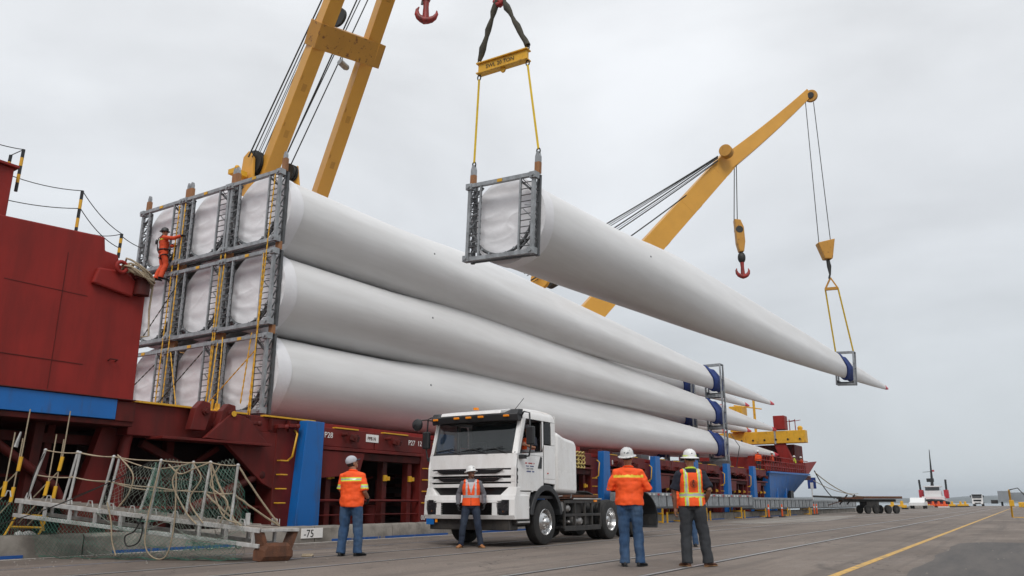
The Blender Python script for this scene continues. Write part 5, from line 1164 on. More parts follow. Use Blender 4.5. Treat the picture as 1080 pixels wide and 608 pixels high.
# driver at the wheel
person('driver in an orange vest seated at the wheel inside the white truck cab', (-9.96, 16.48, 1.12), 180,
       dict(hipL=(-.095, 0, .90), hipR=(.095, 0, .90), kneeL=(-.12, .42, .92), kneeR=(.12, .42, .92), ankL=(-.12, .55, .52), ankR=(.12, .55, .52), toeL=(-.12, .8), toeR=(.12, .8), elL=(-.26, .12, 1.16), wrL=(-.17, .36, 1.22), elR=(.26, .12, 1.16), wrR=(.17, .36, 1.22), hdL=(.2, .9, .2), hdR=(-.2, .9, .2), head=(0, 0, 30)),
       dict(skin='skin_tan', legs='jeans_dark', shoes='shoe', shirt='tee', sleeve='short', loose=.015, hem=.93, vest='orange', vzones=vplain, vmats=['silver'], head='cap'), 1.74, .011).__class__
bpy.data.objects[[x.name for x in bpy.data.objects if x.get('label', '').startswith('driver')][0]].location.z = 1.08
# climber on the rack
tC, TC_, HC_ = person('climber in an orange coverall and black harness standing on the middle row of frames', (-22.15, 14.28, 7.74), -22,
       dict(tors=(4, 0, -10), head=(0, 0, -30), elR=(.36, .20, 1.36), wrR=(.48, .38, 1.46), hdR=(.6, .7, .1), pnR=(0, 0, -1), elL=(-.20, .18, 1.22), wrL=(-.02, .38, 1.24), hdL=(.5, .8, 0), ankL=(-.10, -.12, .085), toeL=(-.12, .08), kneeL=(-.12, .04, .50), kneeR=(.10, .10, .50)),
       dict(skin='skin_tan', legs='orange2', leg=.014, shoes='shoe', shirt='orange2', sleeve='long', loose=.02, hem=.86, head='plastic', zones=yoke2, zmats=['lime'], gloves=True), 1.74, .011)
def strap(pts, name, parent, r=.014): b = MB(); b.tube([TC_ @ V(p) for p in pts], [(r * 2, r * .8)] * len(pts), 8); return b.build(name, 'black', parent, smooth=50)
strap([(-.14, -.04, 1.50), (-.13, -.17, 1.36), (.0, -.19, 1.22), (.13, -.18, 1.05), (.16, -.14, .95)], 'harness_strap', tC); strap([(.14, -.04, 1.50), (.13, -.17, 1.36), (.0, -.19, 1.22), (-.13, -.18, 1.05), (-.16, -.14, .95)], 'harness_strap', tC)
b = MB(); b.tube([TC_ @ V((.205 * math.cos(a), .02 + .17 * math.sin(a), 1.0)) for a in [2 * math.pi * j / 16 for j in range(17)]], .024, 8, False); b.build('harness_belt', 'black', tC, smooth=50)
for sx in (-1, 1):
    b = MB(); b.tube([(sx * .10 + .12 * math.cos(a), .02 + .125 * math.sin(a), .76 + .06 * sx * math.cos(a)) for a in [2 * math.pi * j / 14 for j in range(15)]], .018, 6, False); b.build('leg_loop', 'black', tC, smooth=50)
b = MB(); b.ball(TC_ @ V((-.02, -.22, 1.28)), (.05, .04, .09)); b.build('lanyard_pack', 'black', tC, smooth=50)
# tiny crew on the stern
CG = 'crew standing on the stern deck'
for k, (px, Y, X, sh, lab) in enumerate([(800, 66.0, -18.2, 'orange', 'crew member in orange left-most on the stern deck'), (815, 68.5, -18.0, 'orange2', 'crew member in dull orange at the stern rail, second from left'), (838, 75.5, -18.4, 'lime', 'crew member in lime vest at the stern rail'), (845, 77.5, -18.0, 'orange', 'crew member in bright orange at the far end of the stern rail')]):
    q = at(px, 488, 1, Y); person(lab, (q.x, Y, 3.32), ru(0, 360), {}, dict(skin='skin_tan', legs='slacks', shoes='shoe', shirt=sh, sleeve='long', loose=.03, head='hat'), 1.76, .022, CG)
# ================================================================== THE WHITE TRACTOR TRUCK (local: x to the driver's side, y back from the bumper, z up)
def rrect(x0, x1, z0, z1, r=.05, n=4):
    pts = []
    for cx, cz, a0 in ((x1 - r, z1 - r, 0), (x0 + r, z1 - r, 90), (x0 + r, z0 + r, 180), (x1 - r, z0 + r, 270)):
        for k in range(n + 1): a = math.radians(a0 + 90 * k / n); pts.append((cx + r * math.cos(a), cz + r * math.sin(a)))
    return pts
def truck(label, loc, rot=0, full=True, group=None):
    t = thing('tractor_truck', label, 'truck', loc, (0, 0, rot), group)
    B = lambda mb, n, m, **k: mb.build(n, m, t, **k)
    # cab shell as stations front to back: closed rings with a slightly curved front
    cab = MB()
    def P(y, z, hw): return (y, z, hw)
    # side outline (y,z): lower front .. roof .. back
    prof = [(.02, 1.00), (.00, 1.30), (.02, 1.75), (.06, 2.05), (.30, 2.80), (.42, 3.0), (.75, 3.10), (1.55, 3.14), (1.78, 3.08), (1.86, 2.9), (1.88, 1.12), (1.55, 1.05), (.5, 1.05)]
    rings = []
    for x, s in ((-1.25, 0), (-1.235, .6), (-1.16, .9), (-1.0, 1), (-.5, 1.03), (0, 1.04), (.5, 1.03), (1.0, 1), (1.16, .9), (1.235, .6), (1.25, 0)):
        g_ = .07 * (1 - s); cy, cz = .95, 2.0
        rings.append([V((x, y + (g_ * 1.0 if y < .5 else -g_ * .6 if y > 1.7 else 0), z - (g_ * 1.0 if z > 2.7 else 0))) for y, z in prof])
    # panels: hollow so that glass shows an interior -> build walls separately
    def wall(poly, x0, x1, n='cab_side'): b = MB(); b.prism(poly, 'x', x0, x1); return B(b, n, 'truck', bevel=.012)
    for sx in (-1, 1):
        xo, xi = sx * 1.25, sx * 1.21
        # door skin below the window line, pillars and header
        wall([(.05, 1.22), (1.30, 1.22), (1.30, 2.12), (1.22, 2.14), (.30, 2.05), (.12, 2.05), (.05, 1.75)], xo, xi, 'door')
        wall([(1.315, 1.50), (1.86, 1.50), (1.88, 2.3), (1.315, 2.3)], xo, xi)
        wall([(.12, 2.055), (.22, 2.06), (.50, 2.86), (.34, 2.86)], xo, xi, 'front_pillar')
        wall([(1.215, 2.125), (1.315, 2.305), (1.315, 2.86), (1.215, 2.86)], xo, xi, 'door_pillar')
        wall([(1.70, 2.305), (1.88, 2.305), (1.86, 2.86), (1.68, 2.86)], xo, xi, 'rear_pillar')
        r_ = []
        b = MB()
        for (x, dz) in ((sx * 1.25, 0), (sx * 1.245, .10), (sx * 1.20, .19), (sx * 1.08, .25)):
            r_.append([V((x, .34 + dz * .3, 2.865 + dz * .8)), V((x, .55, 2.865 + dz)), V((x, 1.2, 2.87 + dz * 1.05)), V((x, 1.86 - dz * .35, 2.865 + dz))])
        b.loft(r_, cap=False, close=False); B(b, 'roof_edge', 'truck', smooth=60)
        # windows
        b = MB(); b.prism([(.235, 2.07), (1.21, 2.135), (1.21, 2.86), (.51, 2.86)], 'x', sx * 1.225, sx * 1.219)
        if sx < 0: B(b, 'side_window', 'glass')
        b = MB(); b.prism([(1.33, 2.32), (1.66, 2.32), (1.66, 2.76), (1.60, 2.85), (1.40, 2.85), (1.33, 2.78)], 'x', sx * 1.254, sx * 1.23); B(b, 'quarter_window', 'tinted', bevel=.01)
        b = MB(); b.tube([(sx * 1.245, y_, z_) for y_, z_ in ((.235, 2.07), (1.21, 2.135), (1.21, 2.86), (.51, 2.86), (.235, 2.07))], .016, 6); B(b, 'window_seal', 'plastic')
        b = MB(); b.lo((sx * 1.252, .06, 2.03), (sx * 1.246, 1.31, 2.036)); b.lo((sx * 1.2525, 1.302, 1.24), (sx * 1.246, 1.312, 2.86)); B(b, 'door_seam', 'plastic')
        b = MB(); b.prism([(1.02, 1.74), (1.20, 1.74), (1.22, 2.0), (1.15, 2.02)], 'x', sx * 1.262, sx * 1.245); B(b, 'door_handle', 'plastic', bevel=.008)
        # wheel arch: black fender band
        arch = [(1.42 + .78 * math.cos(math.radians(a)), .52 + .86 * math.sin(math.radians(a))) for a in range(12, 169, 12)]
        inn = [(1.42 + .66 * math.cos(math.radians(a)), .52 + .72 * math.sin(math.radians(a))) for a in range(168, 11, -12)]
        b = MB(); b.prism(arch + inn, 'x', sx * 1.275, sx * 1.0); B(b, 'wheel_arch', 'plastic', bevel=.015)
        wall([(.03, .98), (.62, .98), (.70, 1.18), (.88, 1.30), (1.0, 1.44), (1.0, 1.50), (1.30, 1.50), (1.30, 1.215), (1.3, 1.215), (.05, 1.215)][:4] + [(.80, 1.215), (.05, 1.215)], xo * .998, xi, 'lower_side')
        wall([(1.02, 1.425), (1.9, 1.38), (1.88, 1.50), (1.0, 1.50)], xo * .998, xi, 'lower_side')
        # steps
        b = MB(); b.lo((sx * 1.22, .12, .48), (sx * .95, .72, .98)); B(b, 'step_box', 'chassis', bevel=.02)
        for z in (.52, .84): b = MB(); b.lo((sx * 1.25, .14, z), (sx * 1.1, .66, z + .035)); B(b, 'step', 'alu', bevel=.006)
        # mirrors
        b = MB(); b.tube([(sx * 1.20, .34, 2.88), (sx * 1.34, .26, 3.0), (sx * 1.48, .28, 2.97), (sx * 1.51, .28, 2.2), (sx * 1.46, .28, 1.99), (sx * 1.26, .28, 1.97)], .02, 8); B(b, 'mirror_arm', 'plastic', smooth=50)
        b = MB(); b.lo((sx * 1.41, .22, 2.24), (sx * 1.61, .33, 2.66)); B(b, 'mirror_housing', 'plastic', bevel=.035, seg=3)
        b = MB(); b.lo((sx * 1.43, .333, 2.27), (sx * 1.59, .337, 2.63)); B(b, 'mirror_glass', 'mirror')
        b = MB(); b.lo((sx * 1.25, .16, 1.93), (sx * 1.38, .32, 2.02)); B(b, 'mirror_bracket', 'plastic', bevel=.01)
    # front round mirror (kerb side)
    b = MB(); b.tube([(-1.15, .32, 2.88), (-1.35, .05, 2.93), (-1.45, -.12, 2.90)], .016, 8); B(b, 'mirror_arm', 'plastic', smooth=50)
    b = MB(); b.lathe([(.03, -.10), (.13, -.05), (.15, 0), (.145, .02)], 18, (-1.47, -.14, 2.80), 'y'); B(b, 'round_mirror', 'plastic', smooth=40)
    b = MB(); b.lathe([(.13, .0), (.13, .004)], 18, (-1.47, -.118, 2.80), 'y'); B(b, 'mirror_glass', 'mirror')
    # floor, back wall, roof skin, front skins (curved in plan)
    def bow(x): return .09 * (abs(x) / 1.25) ** 4 + .0
    def fsheet(name, z0, y0, z1, y1, m, x0=-1.25, x1=1.25, th=.03, n=14, off=0.0):
        b = MB(); rings = []
        for i in range(n + 1):
            x = x0 + (x1 - x0) * i / n; q = bow(x) + off
            rings.append([V((x, y0 + q, z0)), V((x, y1 + q, z1)), V((x, y1 + q + th, z1)), V((x, y0 + q + th, z0))])
        b.loft(rings); return B(b, name, m, bevel=.006, smooth=35)
    b = MB(); b.lo((-1.2, .12, 1.05), (1.2, 1.86, 1.12)); b.lo((-1.2, 1.80, 1.12), (1.2, 1.86, 2.92)); B(b, 'cab_shell', 'cloth_dark')
    b = MB(); b.lo((-1.249, 1.862, 1.15), (1.249, 1.885, 3.02)); B(b, 'back_wall', 'truck', bevel=.01)
    b = MB(); rr = [[V((x, .36 + bow(x), 2.99)), V((x, .50 + bow(x), 3.085 + .02 * (1 - (x / 1.08) ** 2))), V((x, 1.1, 3.125 + .02 * (1 - (x / 1.08) ** 2))), V((x, 1.80, 3.105)), V((x, 1.86, 3.0)), V((x, 1.8, 2.90)), V((x, .5, 2.93))] for x in [-1.085 + 2.17 * i / 12 for i in range(13)]]
    b.loft(rr); B(b, 'roof', 'truck', smooth=50)
    # windscreen and surrounds
    fsheet('windscreen', 2.10, .045, 2.80, .27, 'glass', -1.14, 1.14, .008)
    fsheet('windscreen_surround', 2.80, .25, 2.90, .29, 'plastic', -1.20, 1.20, .05)
    fsheet('windscreen_surround', 2.055, .02, 2.10, .035, 'plastic', -1.20, 1.20, .04)
    for sx in (-1, 1):
        b = MB(); b.loft([[V((sx * x, y_ + bow(x), z_)) for x, y_, z_ in ((1.13, y - .012, z), (1.252, y + .01, z), (1.252, y + .12, z), (1.13, y + .03, z))] for y, z in ((.02, 2.05), (.15, 2.45), (.29, 2.9))]); B(b, 'screen_pillar', 'truck', bevel=.008)
    # sun visor with marker lamps
    b = MB(); rr = []
    for i in range(15):
        x = -1.24 + 2.48 * i / 14; q = bow(x); e_ = max(0, (abs(x) - .95) / .3)
        up = .0 if abs(x) > .95 else -.07
        rr.append([V((x, -.02 + q + e_ * .1, 2.80)), V((x, -.06 + q + e_ * .1, 2.94)), V((x, .10 + q, 3.06 + up)), V((x, .30 + q, 3.08 + up)), V((x, .28 + q, 2.86)), V((x, .02 + q + e_ * .1, 2.79))])
    b.loft(rr); B(b, 'sun_visor', 'plastic', bevel=.01, smooth=35)
    b = MB(); rr = []
    for i in range(9):
        x = -.86 + 1.72 * i / 8; rr.append([V((x, -.035 + bow(x), 2.965)), V((x, .0 + bow(x), 3.04)), V((x, .42, 3.11)), V((x, .40, 3.03)), V((x, .0, 2.96))])
    b.loft(rr); B(b, 'visor_panel', 'truck', bevel=.01)
    for x in (-1.02, -.35, 0, .35, 1.02):
        y = -.085 + bow(x) + max(0, (abs(x) - .95) / .3) * .1
        b = MB(); b.box((x, y + .02, 2.90), (.15, .05, .05)); B(b, 'marker_lamp', 'amber', bevel=.012)
    b = MB(); b.lo((-.12, .30, 3.12), (-.02, .40, 3.18)); B(b, 'beacon', 'amber', bevel=.01)
    b = MB(); b.tube([(.95, .5, 3.1), (1.12, .62, 3.36)], .008, 6); B(b, 'aerial', 'plastic')
    # wipers
    for x0, x1 in ((-.95, -.25), (-.15, .5), (.45, 1.02)):
        b = MB(); b.tube([(x1, .0 + bow(x1), 2.06), (x0 + .25, .035 + bow(x0), 2.17), (x0, .05 + bow(x0), 2.165)], .012, 6); b.tube([(x0 - .12, .05 + bow(x0), 2.13), (x0 + .45, .04, 2.20)], .012, 6); B(b, 'wiper', 'plastic')
    # front skins and grille slots
    fsheet('front_panel', 1.72, -.01, 2.05, .015, 'truck')
    fsheet('front_panel', 1.56, -.02, 1.685, -.012, 'truck', th=.05); fsheet('front_panel', 1.42, -.02, 1.50, -.02, 'truck', th=.05)
    fsheet('front_panel', 1.30, -.02, 1.38, -.02, 'truck', th=.05)
    fsheet('grille_backing', 1.0, .05, 1.74, .05, 'grille', -1.22, 1.22, .02)
    for sx in (-1, 1):      # body-colour blades that close the grille towards the corners
        for z0, z1, xa in ((1.64, 1.72, 1.12), (1.46, 1.57, 1.12), (1.38, 1.43, 1.12)):
            b = MB(); rr = []
            for i in range(5):
                x = xa + (1.25 - xa) * i / 4; q = bow(x); rr.append([V((sx * x, -.012 + q, z0)), V((sx * x, -.012 + q, z1)), V((sx * x, .06 + q, z1)), V((sx * x, .06 + q, z0))])
            b.loft(rr); B(b, 'grille_corner', 'truck', bevel=.005)
        for z0, z1, x0_, x1_ in ((1.605, 1.70, .02, .80), (1.425, 1.52, .02, .76)):
            b = MB(); b.prism([(sx * x0_, z1), (sx * (x1_ + .14), z1), (sx * (x1_ + .04), z0 + .03), (sx * (x1_ - .06), z0), (sx * x0_, z0)], 'y', -.034, .02); B(b, 'grille_mesh', 'grille', bevel=.004)
            b = MB(); b.lo((sx * .01, -.04, z0 + .085), (sx * (x1_ + .2), -.022, z0 + .095)); B(b, 'grille_trim', 'chrome')
    b = MB()
    for k in range(5): b.box((-.3 + .15 * k, -.028, 1.78), (.10, .006, .035))
    # bumper: white shell with lower grille and lamps
    def bump(z0, y0, z1, y1, x0, x1, name='bumper', m='truck', th=.10): fsheet(name, z0, y0, z1, y1, m, x0, x1, th)
    bump(.60, -.10, .69, -.14, -1.27, 1.27)
    bump(1.02, -.13, 1.13, -.10, -1.27, 1.27)
    bump(.96, -.14, 1.03, -.13, -.95, .95)
    for sx in (-1, 1):
        x0, x1 = sorted((sx * .92, sx * 1.27)); b = MB()
        rr = []
        for i in range(7):
            x = .88 + .39 * i / 6; q = bow(x); zt = 1.13 + .17 * min(1, i / 3); rr.append([V((sx * x, -.09 + q, 1.10)), V((sx * x, -.04 + q, zt)), V((sx * x, .12 + q, zt)), V((sx * x, .12 + q, 1.10))])
        b.loft(rr); B(b, 'bumper_shoulder', 'truck', bevel=.008)
        b = MB(); rr = []
        for i in range(4):
            x = 1.14 + .13 * i / 3; q = bow(x); rr.append([V((sx * x, -.14 + q, .68)), V((sx * x, -.13 + q, 1.04)), V((sx * x, .55, 1.04)) if i == 3 else V((sx * x, .1 + q, 1.04)), V((sx * x, .55, .68)) if i == 3 else V((sx * x, .1 + q, .68))])
        b.loft(rr); B(b, 'bumper_corner', 'truck', bevel=.008)
        b = MB(); b.lo((sx * 1.272, -.02, .60), (sx * 1.23, .60, 1.13)); B(b, 'bumper_side', 'truck', bevel=.015)
        xa, xb = sx * .84, sx * 1.14
        bump(.68, -.14, .97, -.13, *sorted((sx * .72, sx * .86)))
        b = MB(); b.lo((xa, -.055, .69), (xb, -.02, 1.03)); B(b, 'headlamp_recess', 'grille')
        h = MB(); h.prism([(xa, .72), (sx * 1.10, .70), (xb, .82), (xb, 1.0), (xa, 1.0)], 'y', -.115, -.105); hl = B(h, 'headlamp', 'lamp_glass')
        for x_ in (.93, 1.05):
            l = MB(); l.lathe([(.012, .03), (.055, -.01), (.060, -.02)], 16, (sx * x_, -.07, .88), 'y'); l.build('lamp_reflector', 'chrome', hl, smooth=40)
        l = MB(); l.ball((sx * 1.0, -.08, .77), .03); l.build('fog_lamp', 'amber', hl, smooth=50)
    for k in range(7):      # lower grille bars
        z = .70 + k * .042; b = MB(); b.lo((-.72, -.10, z), (.72, -.07, z + .012)); B(b, 'grille_bar', 'grille')
    fsheet('grille_backing', .68, -.05, .98, -.05, 'grille', -.74, .74, .02)
    # engine/underbody seen below
    b = MB(); b.lo((-1.12, .0, .36), (1.12, .35, .60)); B(b, 'under_guard', 'chassis', bevel=.02)
    b = MB(); b.lo((-1.19, -.03, .47), (-.97, -.05, .60)); B(b, 'licence_plate', 'blue'); b = MB(); b.lo((-.92, -.04, .52), (-.86, -.06, .6)); B(b, 'tow_eye', 'amber')
    b = MB(); b.lo((-.5, .3, .4), (.5, 1.9, 1.1)); B(b, 'engine', 'chassis')
    # interior: seats, wheel, dash
    b = MB(); b.lo((-1.15, .20, 1.75), (1.15, .55, 2.02)); B(b, 'dashboard', 'cloth_dark', bevel=.03)
    for sx in (-1, 1):
        b = MB(); b.lo((sx * .60, .95, 1.12), (sx * 1.08, 1.45, 1.68)); b.beam((sx * .84, 1.48, 1.7), (sx * .84, 1.66, 2.45), .46, .12); B(b, 'seat', 'cloth_dark', bevel=.03)
    b = MB(); b.tube([(.84 + .21 * math.cos(a), .62 + .12 * math.sin(a), 1.98 + .17 * math.sin(a)) for a in [2 * math.pi * j / 18 for j in range(19)]], .016, 8, False); B(b, 'steering_wheel', 'plastic', smooth=50)
    b = MB(); b.lo((.15, .16, 2.03), (.85, .30, 2.07)); B(b, 'papers', 'white')
    # decal on the driver's door (tiny illegible company lines)
    for k, (w_, m) in enumerate(((.42, 'redlens'), (.36, 'navy'), (.30, 'grey'), (.40, 'navy'))):
        x0 = .46 + (.42 - w_) / 2; n = 9 - k % 2; wd = w_ / n
        for j in range(n):
            if (j * 7 + k * 3) % 5 == 4: continue
            b = MB(); z = 1.83 - .062 * k; b.lo((1.2515, x0 + j * wd, z), (1.254, x0 + j * wd + wd * .72, z + (.03 if k != 1 else .022))); B(b, 'door_lettering', m)
    b = MB(); b.ball((1.255, 1.5, 1.64), (.012, .03, .018), 8, 6); B(b, 'side_lamp', 'redlens')
    b = MB(); b.ball((1.252, .12, 1.26), (.012, .045, .045), 10, 6); B(b, 'door_hinge_cap', 'truck')
    # white box behind the cab (gas tank cabinet) with rounded shoulders
    b = MB(); pr = [(1.98, 1.20), (3.10, 1.16), (3.10, 2.36), (3.02, 2.50), (2.45, 2.56), (2.10, 2.66), (1.98, 2.62)]
    b.prism(pr, 'x', 1.22, -1.22); B(b, 'tank_cabinet', 'truck', bevel=.10, seg=4, smooth=40)
    b = MB(); b.lo((1.221, 2.0, 1.17), (1.224, 3.08, 1.19)); B(b, 'cabinet_trim', 'chassis')
    # chassis rails, deck plate, side boxes
    for sx in (-1, 1):
        b = MB(); b.lo((sx * .43, 1.2, .72), (sx * .35, 8.2, 1.0)); B(b, 'chassis_rail', 'chassis', bevel=.01)
    for y in (2.2, 3.2, 4.2, 5.2, 6.15, 7.0): b = MB(); b.lo((-.35, y, .76), (.35, y + .1, .96)); B(b, 'cross_member', 'chassis')
    b = MB(); b.lo((.45, 2.9, 1.02), (1.18, 4.5, 1.06)); B(b, 'deck_plate', 'chassis', bevel=.008)
    b = MB(); b.lo((1.19, 2.9, 1.045), (1.2, 4.5, 1.075)); B(b, 'deck_trim', 'alu')
    b = MB(); b.lo((1.175, 4.05, .98), (1.21, 4.2, 1.03)); B(b, 'side_marker', 'amber')
    # battery/air tank rack: open frame
    for z in (.34, .66, .98):
        b = MB(); b.beam((1.16, 2.45, z), (1.16, 4.45, z), .05, .07 if z != .34 else .12); B(b, 'rack_bar', 'chassis', bevel=.008)
    for y in (2.45, 3.0, 3.55, 3.95, 4.45): b = MB(); b.beam((1.16, y, .34), (1.16, y, 1.0), .06); B(b, 'rack_post', 'chassis', bevel=.008)
    b = MB(); b.lo((1.08, 2.45, .36), (.5, 4.45, .40)); b.lo((.55, 2.45, .4), (.5, 4.45, 1.0)); B(b, 'rack_floor', 'chassis')
    b = MB(); b.lo((.6, 3.58, .42), (1.12, 3.92, .62)); B(b, 'battery_box', 'chassis', bevel=.01)
    b = MB(); b.lo((.6, 3.0, .68), (1.1, 3.5, .95)); B(b, 'tool_box', 'chassis', bevel=.02)
    for y, r in ((2.72, .10), (2.72, .05), (3.20, .13), (3.36, .12)):
        b = MB(); b.lathe([(r * .4, -.16), (r, -.12), (r, .12), (r * .5, .17)], 14, (1.0, y, .50 if r != .10 else .82), 'x' if r < .13 else 'y'); B(b, 'air_tank', 'steel', smooth=40)
    b = MB(); b.lathe([(.11, -.05), (.13, 0), (.11, .05)], 14, (1.12, 2.35, .86), 'x'); B(b, 'air_filter', 'steel', smooth=40)
    for k in range(4):
        b = MB(); b.tube([(.3 - k * .2, 2.95, 1.3), (.3 - k * .2, 3.3, 1.15 + .05 * k), (.2 - .1 * k, 3.9, 1.12), (.1, 4.3, 1.14)], .018, 6); B(b, 'air_hose', 'plastic' if k % 2 else 'steel', smooth=50)
    b = MB(); b.tube([(.95, 3.2, 1.07), (.95, 3.3, 1.35), (.6, 3.1, 1.5)], .02, 6); B(b, 'hand_rail', 'alu', smooth=50)
    b = MB(); b.lo((-.45, 4.6, 1.0), (.45, 5.6, 1.08)); b.prism([(-.42, 5.0), (.42, 5.0), (.42, 5.9), (.1, 5.9), (.06, 5.4), (-.06, 5.4), (-.1, 5.9), (-.42, 5.9)], 'z', 1.10, 1.17); B(b, 'fifth_wheel', 'rusty', bevel=.01)
    b = MB(); b.tube([(.4, 2.5, .24), (.4, 3.4, .24)], .10, 10); B(b, 'exhaust', 'chassis', smooth=40)
    b = MB(); b.lathe([(.14, 0), (.1, .25)], 12, (.75, 3.35, .1)); B(b, 'drain_cone', 'white', smooth=40) if False else None
    # wheels
    def wheel(x, y, sx, rear=False, double=False):
        w = MB(); c = (x, y, .52); pr = [(.30, -.14), (.46, -.145), (.505, -.12), (.52, -.07), (.52, .07), (.505, .12), (.46, .145), (.30, .14)]
        w.lathe(pr, 40, c, 'x', cap=False)
        wh = B(w, 'wheel', 'rubber', smooth=35)
        tr = MB()
        for gx in (-.075, -.025, .025, .075): tr.lathe([(.523, gx - .004), (.5235, gx), (.523, gx + .004)], 40, c, 'x', cap=False)
        tr.build('tread_groove', 'black', wh)
        rm = MB()
        if rear: rp = [(.30, sx * .14), (.29, sx * .145), (.275, sx * .12), (.265, -sx * .02), (.25, -sx * .05), (.11, -sx * .04), (.10, sx * .05), (.07, sx * .08), (.0, sx * .08)]
        else: rp = [(.30, sx * .14), (.29, sx * .15), (.27, sx * .12), (.262, sx * .05), (.22, sx * .09), (.15, sx * .145), (.11, sx * .15), (.09, sx * .20), (.06, sx * .22), (.0, sx * .22)]
        rm.lathe([(max(r, .001), h) for r, h in rp], 36, c, 'x', cap=False); rim = rm.build('rim', 'chrome', wh, smooth=35)
        for k in range(10):
            a = k * math.pi / 5; l = MB(); l.lathe([(.016, 0), (.016, sx * .03), (.008, sx * .04)], 6, (x + sx * (.14 if not rear else -.03), y + .135 * math.cos(a), .52 + .135 * math.sin(a)), 'x'); l.build('wheel_nut', 'steel', rim)
            a += math.pi / 10; h = MB(); h.lathe([(.026, 0), (.026, sx * .004)], 10, (x + sx * (.093 if not rear else -.045), y + .215 * math.cos(a), .52 + .215 * math.sin(a)), 'x'); h.build('hand_hole', 'black', rim)
        return wh
    for sx in (-1, 1):
        wheel(sx * 1.08, 1.42, sx); wheel(sx * 1.06, 5.05, sx, True); wheel(sx * .74, 5.05, sx, True); wheel(sx * 1.06, 6.75, sx, True); wheel(sx * .74, 6.75, sx, True)
        # rear mudguards: quarter shells
        for a0, a1, nm in ((20, 100, 'rear_mudguard'),):
            b = MB(); rr = []
            for k in range(11):
                a = math.radians(-22 + (100 + 22) * k / 10); rr.append([V((sx * x_, 7.00 + r_ * 1.60 * math.cos(a), .52 + r_ * math.sin(a))) for x_, r_ in ((.60, .76), (1.27, .76), (1.27, .79), (.60, .79))])
            b.loft(rr); B(b, nm, 'plastic', bevel=.004, smooth=40)
        b = MB(); b.lo((sx * .62, 8.14, .30), (sx * 1.24, 8.17, .62)); B(b, 'mud_flap', 'rubber', bevel=.004)
    b = MB(); b.tube([(-.9, 1.42, .52), (.9, 1.42, .52)], .07, 10); b.tube([(-.9, 5.05, .52), (.9, 5.05, .52)], .09, 10); b.tube([(-.9, 6.75, .52), (.9, 6.75, .52)], .09, 10); b.ball((0, 5.05, .52), .22); B(b, 'axle', 'chassis', smooth=40)
    b = MB(); b.lo((-1.2, 8.2, .8), (1.2, 8.27, .95)); B(b, 'rear_bumper', 'chassis')
    return t
# rear arch in the photo is a tall round mudguard standing clear behind the wheel
T1 = truck('white tractor truck with dark sun visor parked by the kerb, driver inside', (-10.90, 15.40, 0))
# ================================================================== GANGWAY IN THE LEFT FOREGROUND
N0 = at(272, 593, 2, 0); NL = V((-15.35, 7.75, 0)); ax_ = (V((NL.x, NL.y, 0)) - V((N0.x, N0.y, 0))).normalized(); pn = V((-ax_.y, ax_.x, 0))
if pn.y < 0: pn = -pn
FWD = -ax_
G0 = V((N0.x, N0.y, 0)) + V((0, 0, 0)); GL = 4.78
def GP(u, v, w):      # u along the gangway from its foot, v across (away from us), w height above the deck line
    z = .50 + u / GL * .50
    return G0 + ax_ * u + pn * v + V((0, 0, z + w))
gw = thing('gangway', 'weathered aluminium gangway with leaning rail posts resting on the kerb at lower left', 'gangway', G0)
Gb = lambda mb, n, m, **k: mb.build(n, m, gw, world=True, **k)
WID = .80
for v in (0, WID):
    for w, hh in ((0, .075), (-.25, .065)): b = MB(); b.beam(GP(0 if v == 0 else -.22, v, w), GP(GL, v, w), .055, hh); Gb(b, 'side_rail', 'alu', bevel=.006)
    for k in range(10):
        u = .12 + k * (GL - .24) / 9; b = MB(); b.beam(GP(u, v, -.02), GP(u, v, -.23), .05); Gb(b, 'web_post', 'alu', bevel=.004)
M['tread'] = mat('worn tread board', (0.34, 0.30, 0.26), 0.85, var=0.3, scale=9, bump=0.3, bump_scale=40)
for k in range(26):
    u = .02 + k * GL / 26; b = MB(); b.lo((0, 0, 0), (1, 1, 1)); b = MB()
    c = GP(u + GL / 52, WID / 2, .035); b.beam(c - pn * (WID / 2 + .01), c + pn * (WID / 2 + .01), GL / 26 - .018, .024); Gb(b, 'tread_board', 'tread', bevel=.003)
for k in range(12):
    u = .3 + k * .42; b = MB(); b.tube([GP(u, .03, .05), GP(u + .03, .03, .15), GP(u + .09, .03, .15), GP(u + .12, .03, .05)], .012, 6); Gb(b, 'hand_staple', 'alu', smooth=50)
# rusted foot: U-shaped steel bumper on the ground
b = MB(); f0 = GP(-.02, -.02, -.02); f1 = f0 + V((.27, .60, 0)); pk = (f1 - f0).normalized()
b.loft([[f0 - V((0, 0, 0)), f0 + ax_ * .18, f0 + ax_ * .15 + pk * .07, f0 + pk * .07], [f0 + pk * .10 - V((0, 0, .30)) , f0 + ax_ * .16 + pk * .10 - V((0, 0, .30)), f0 + ax_ * .15 + pk * .17 - V((0, 0, .28)), f0 + pk * .17 - V((0, 0, .28))]]); Gb(b, 'foot_cheek', 'rusty', bevel=.01)
b = MB()
b.loft([[f1, f1 + ax_ * .18, f1 + ax_ * .15 - pk * .07, f1 - pk * .07], [f1 - pk * .10 - V((0, 0, .30)), f1 + ax_ * .16 - pk * .10 - V((0, 0, .30)), f1 + ax_ * .15 - pk * .17 - V((0, 0, .28)), f1 - pk * .17 - V((0, 0, .28))]]); Gb(b, 'foot_cheek', 'rusty', bevel=.01)
b = MB(); q0 = V((f0.x, f0.y, 0)) + pk * .04; q1 = V((f1.x, f1.y, 0)) - pk * .12; r_ = []
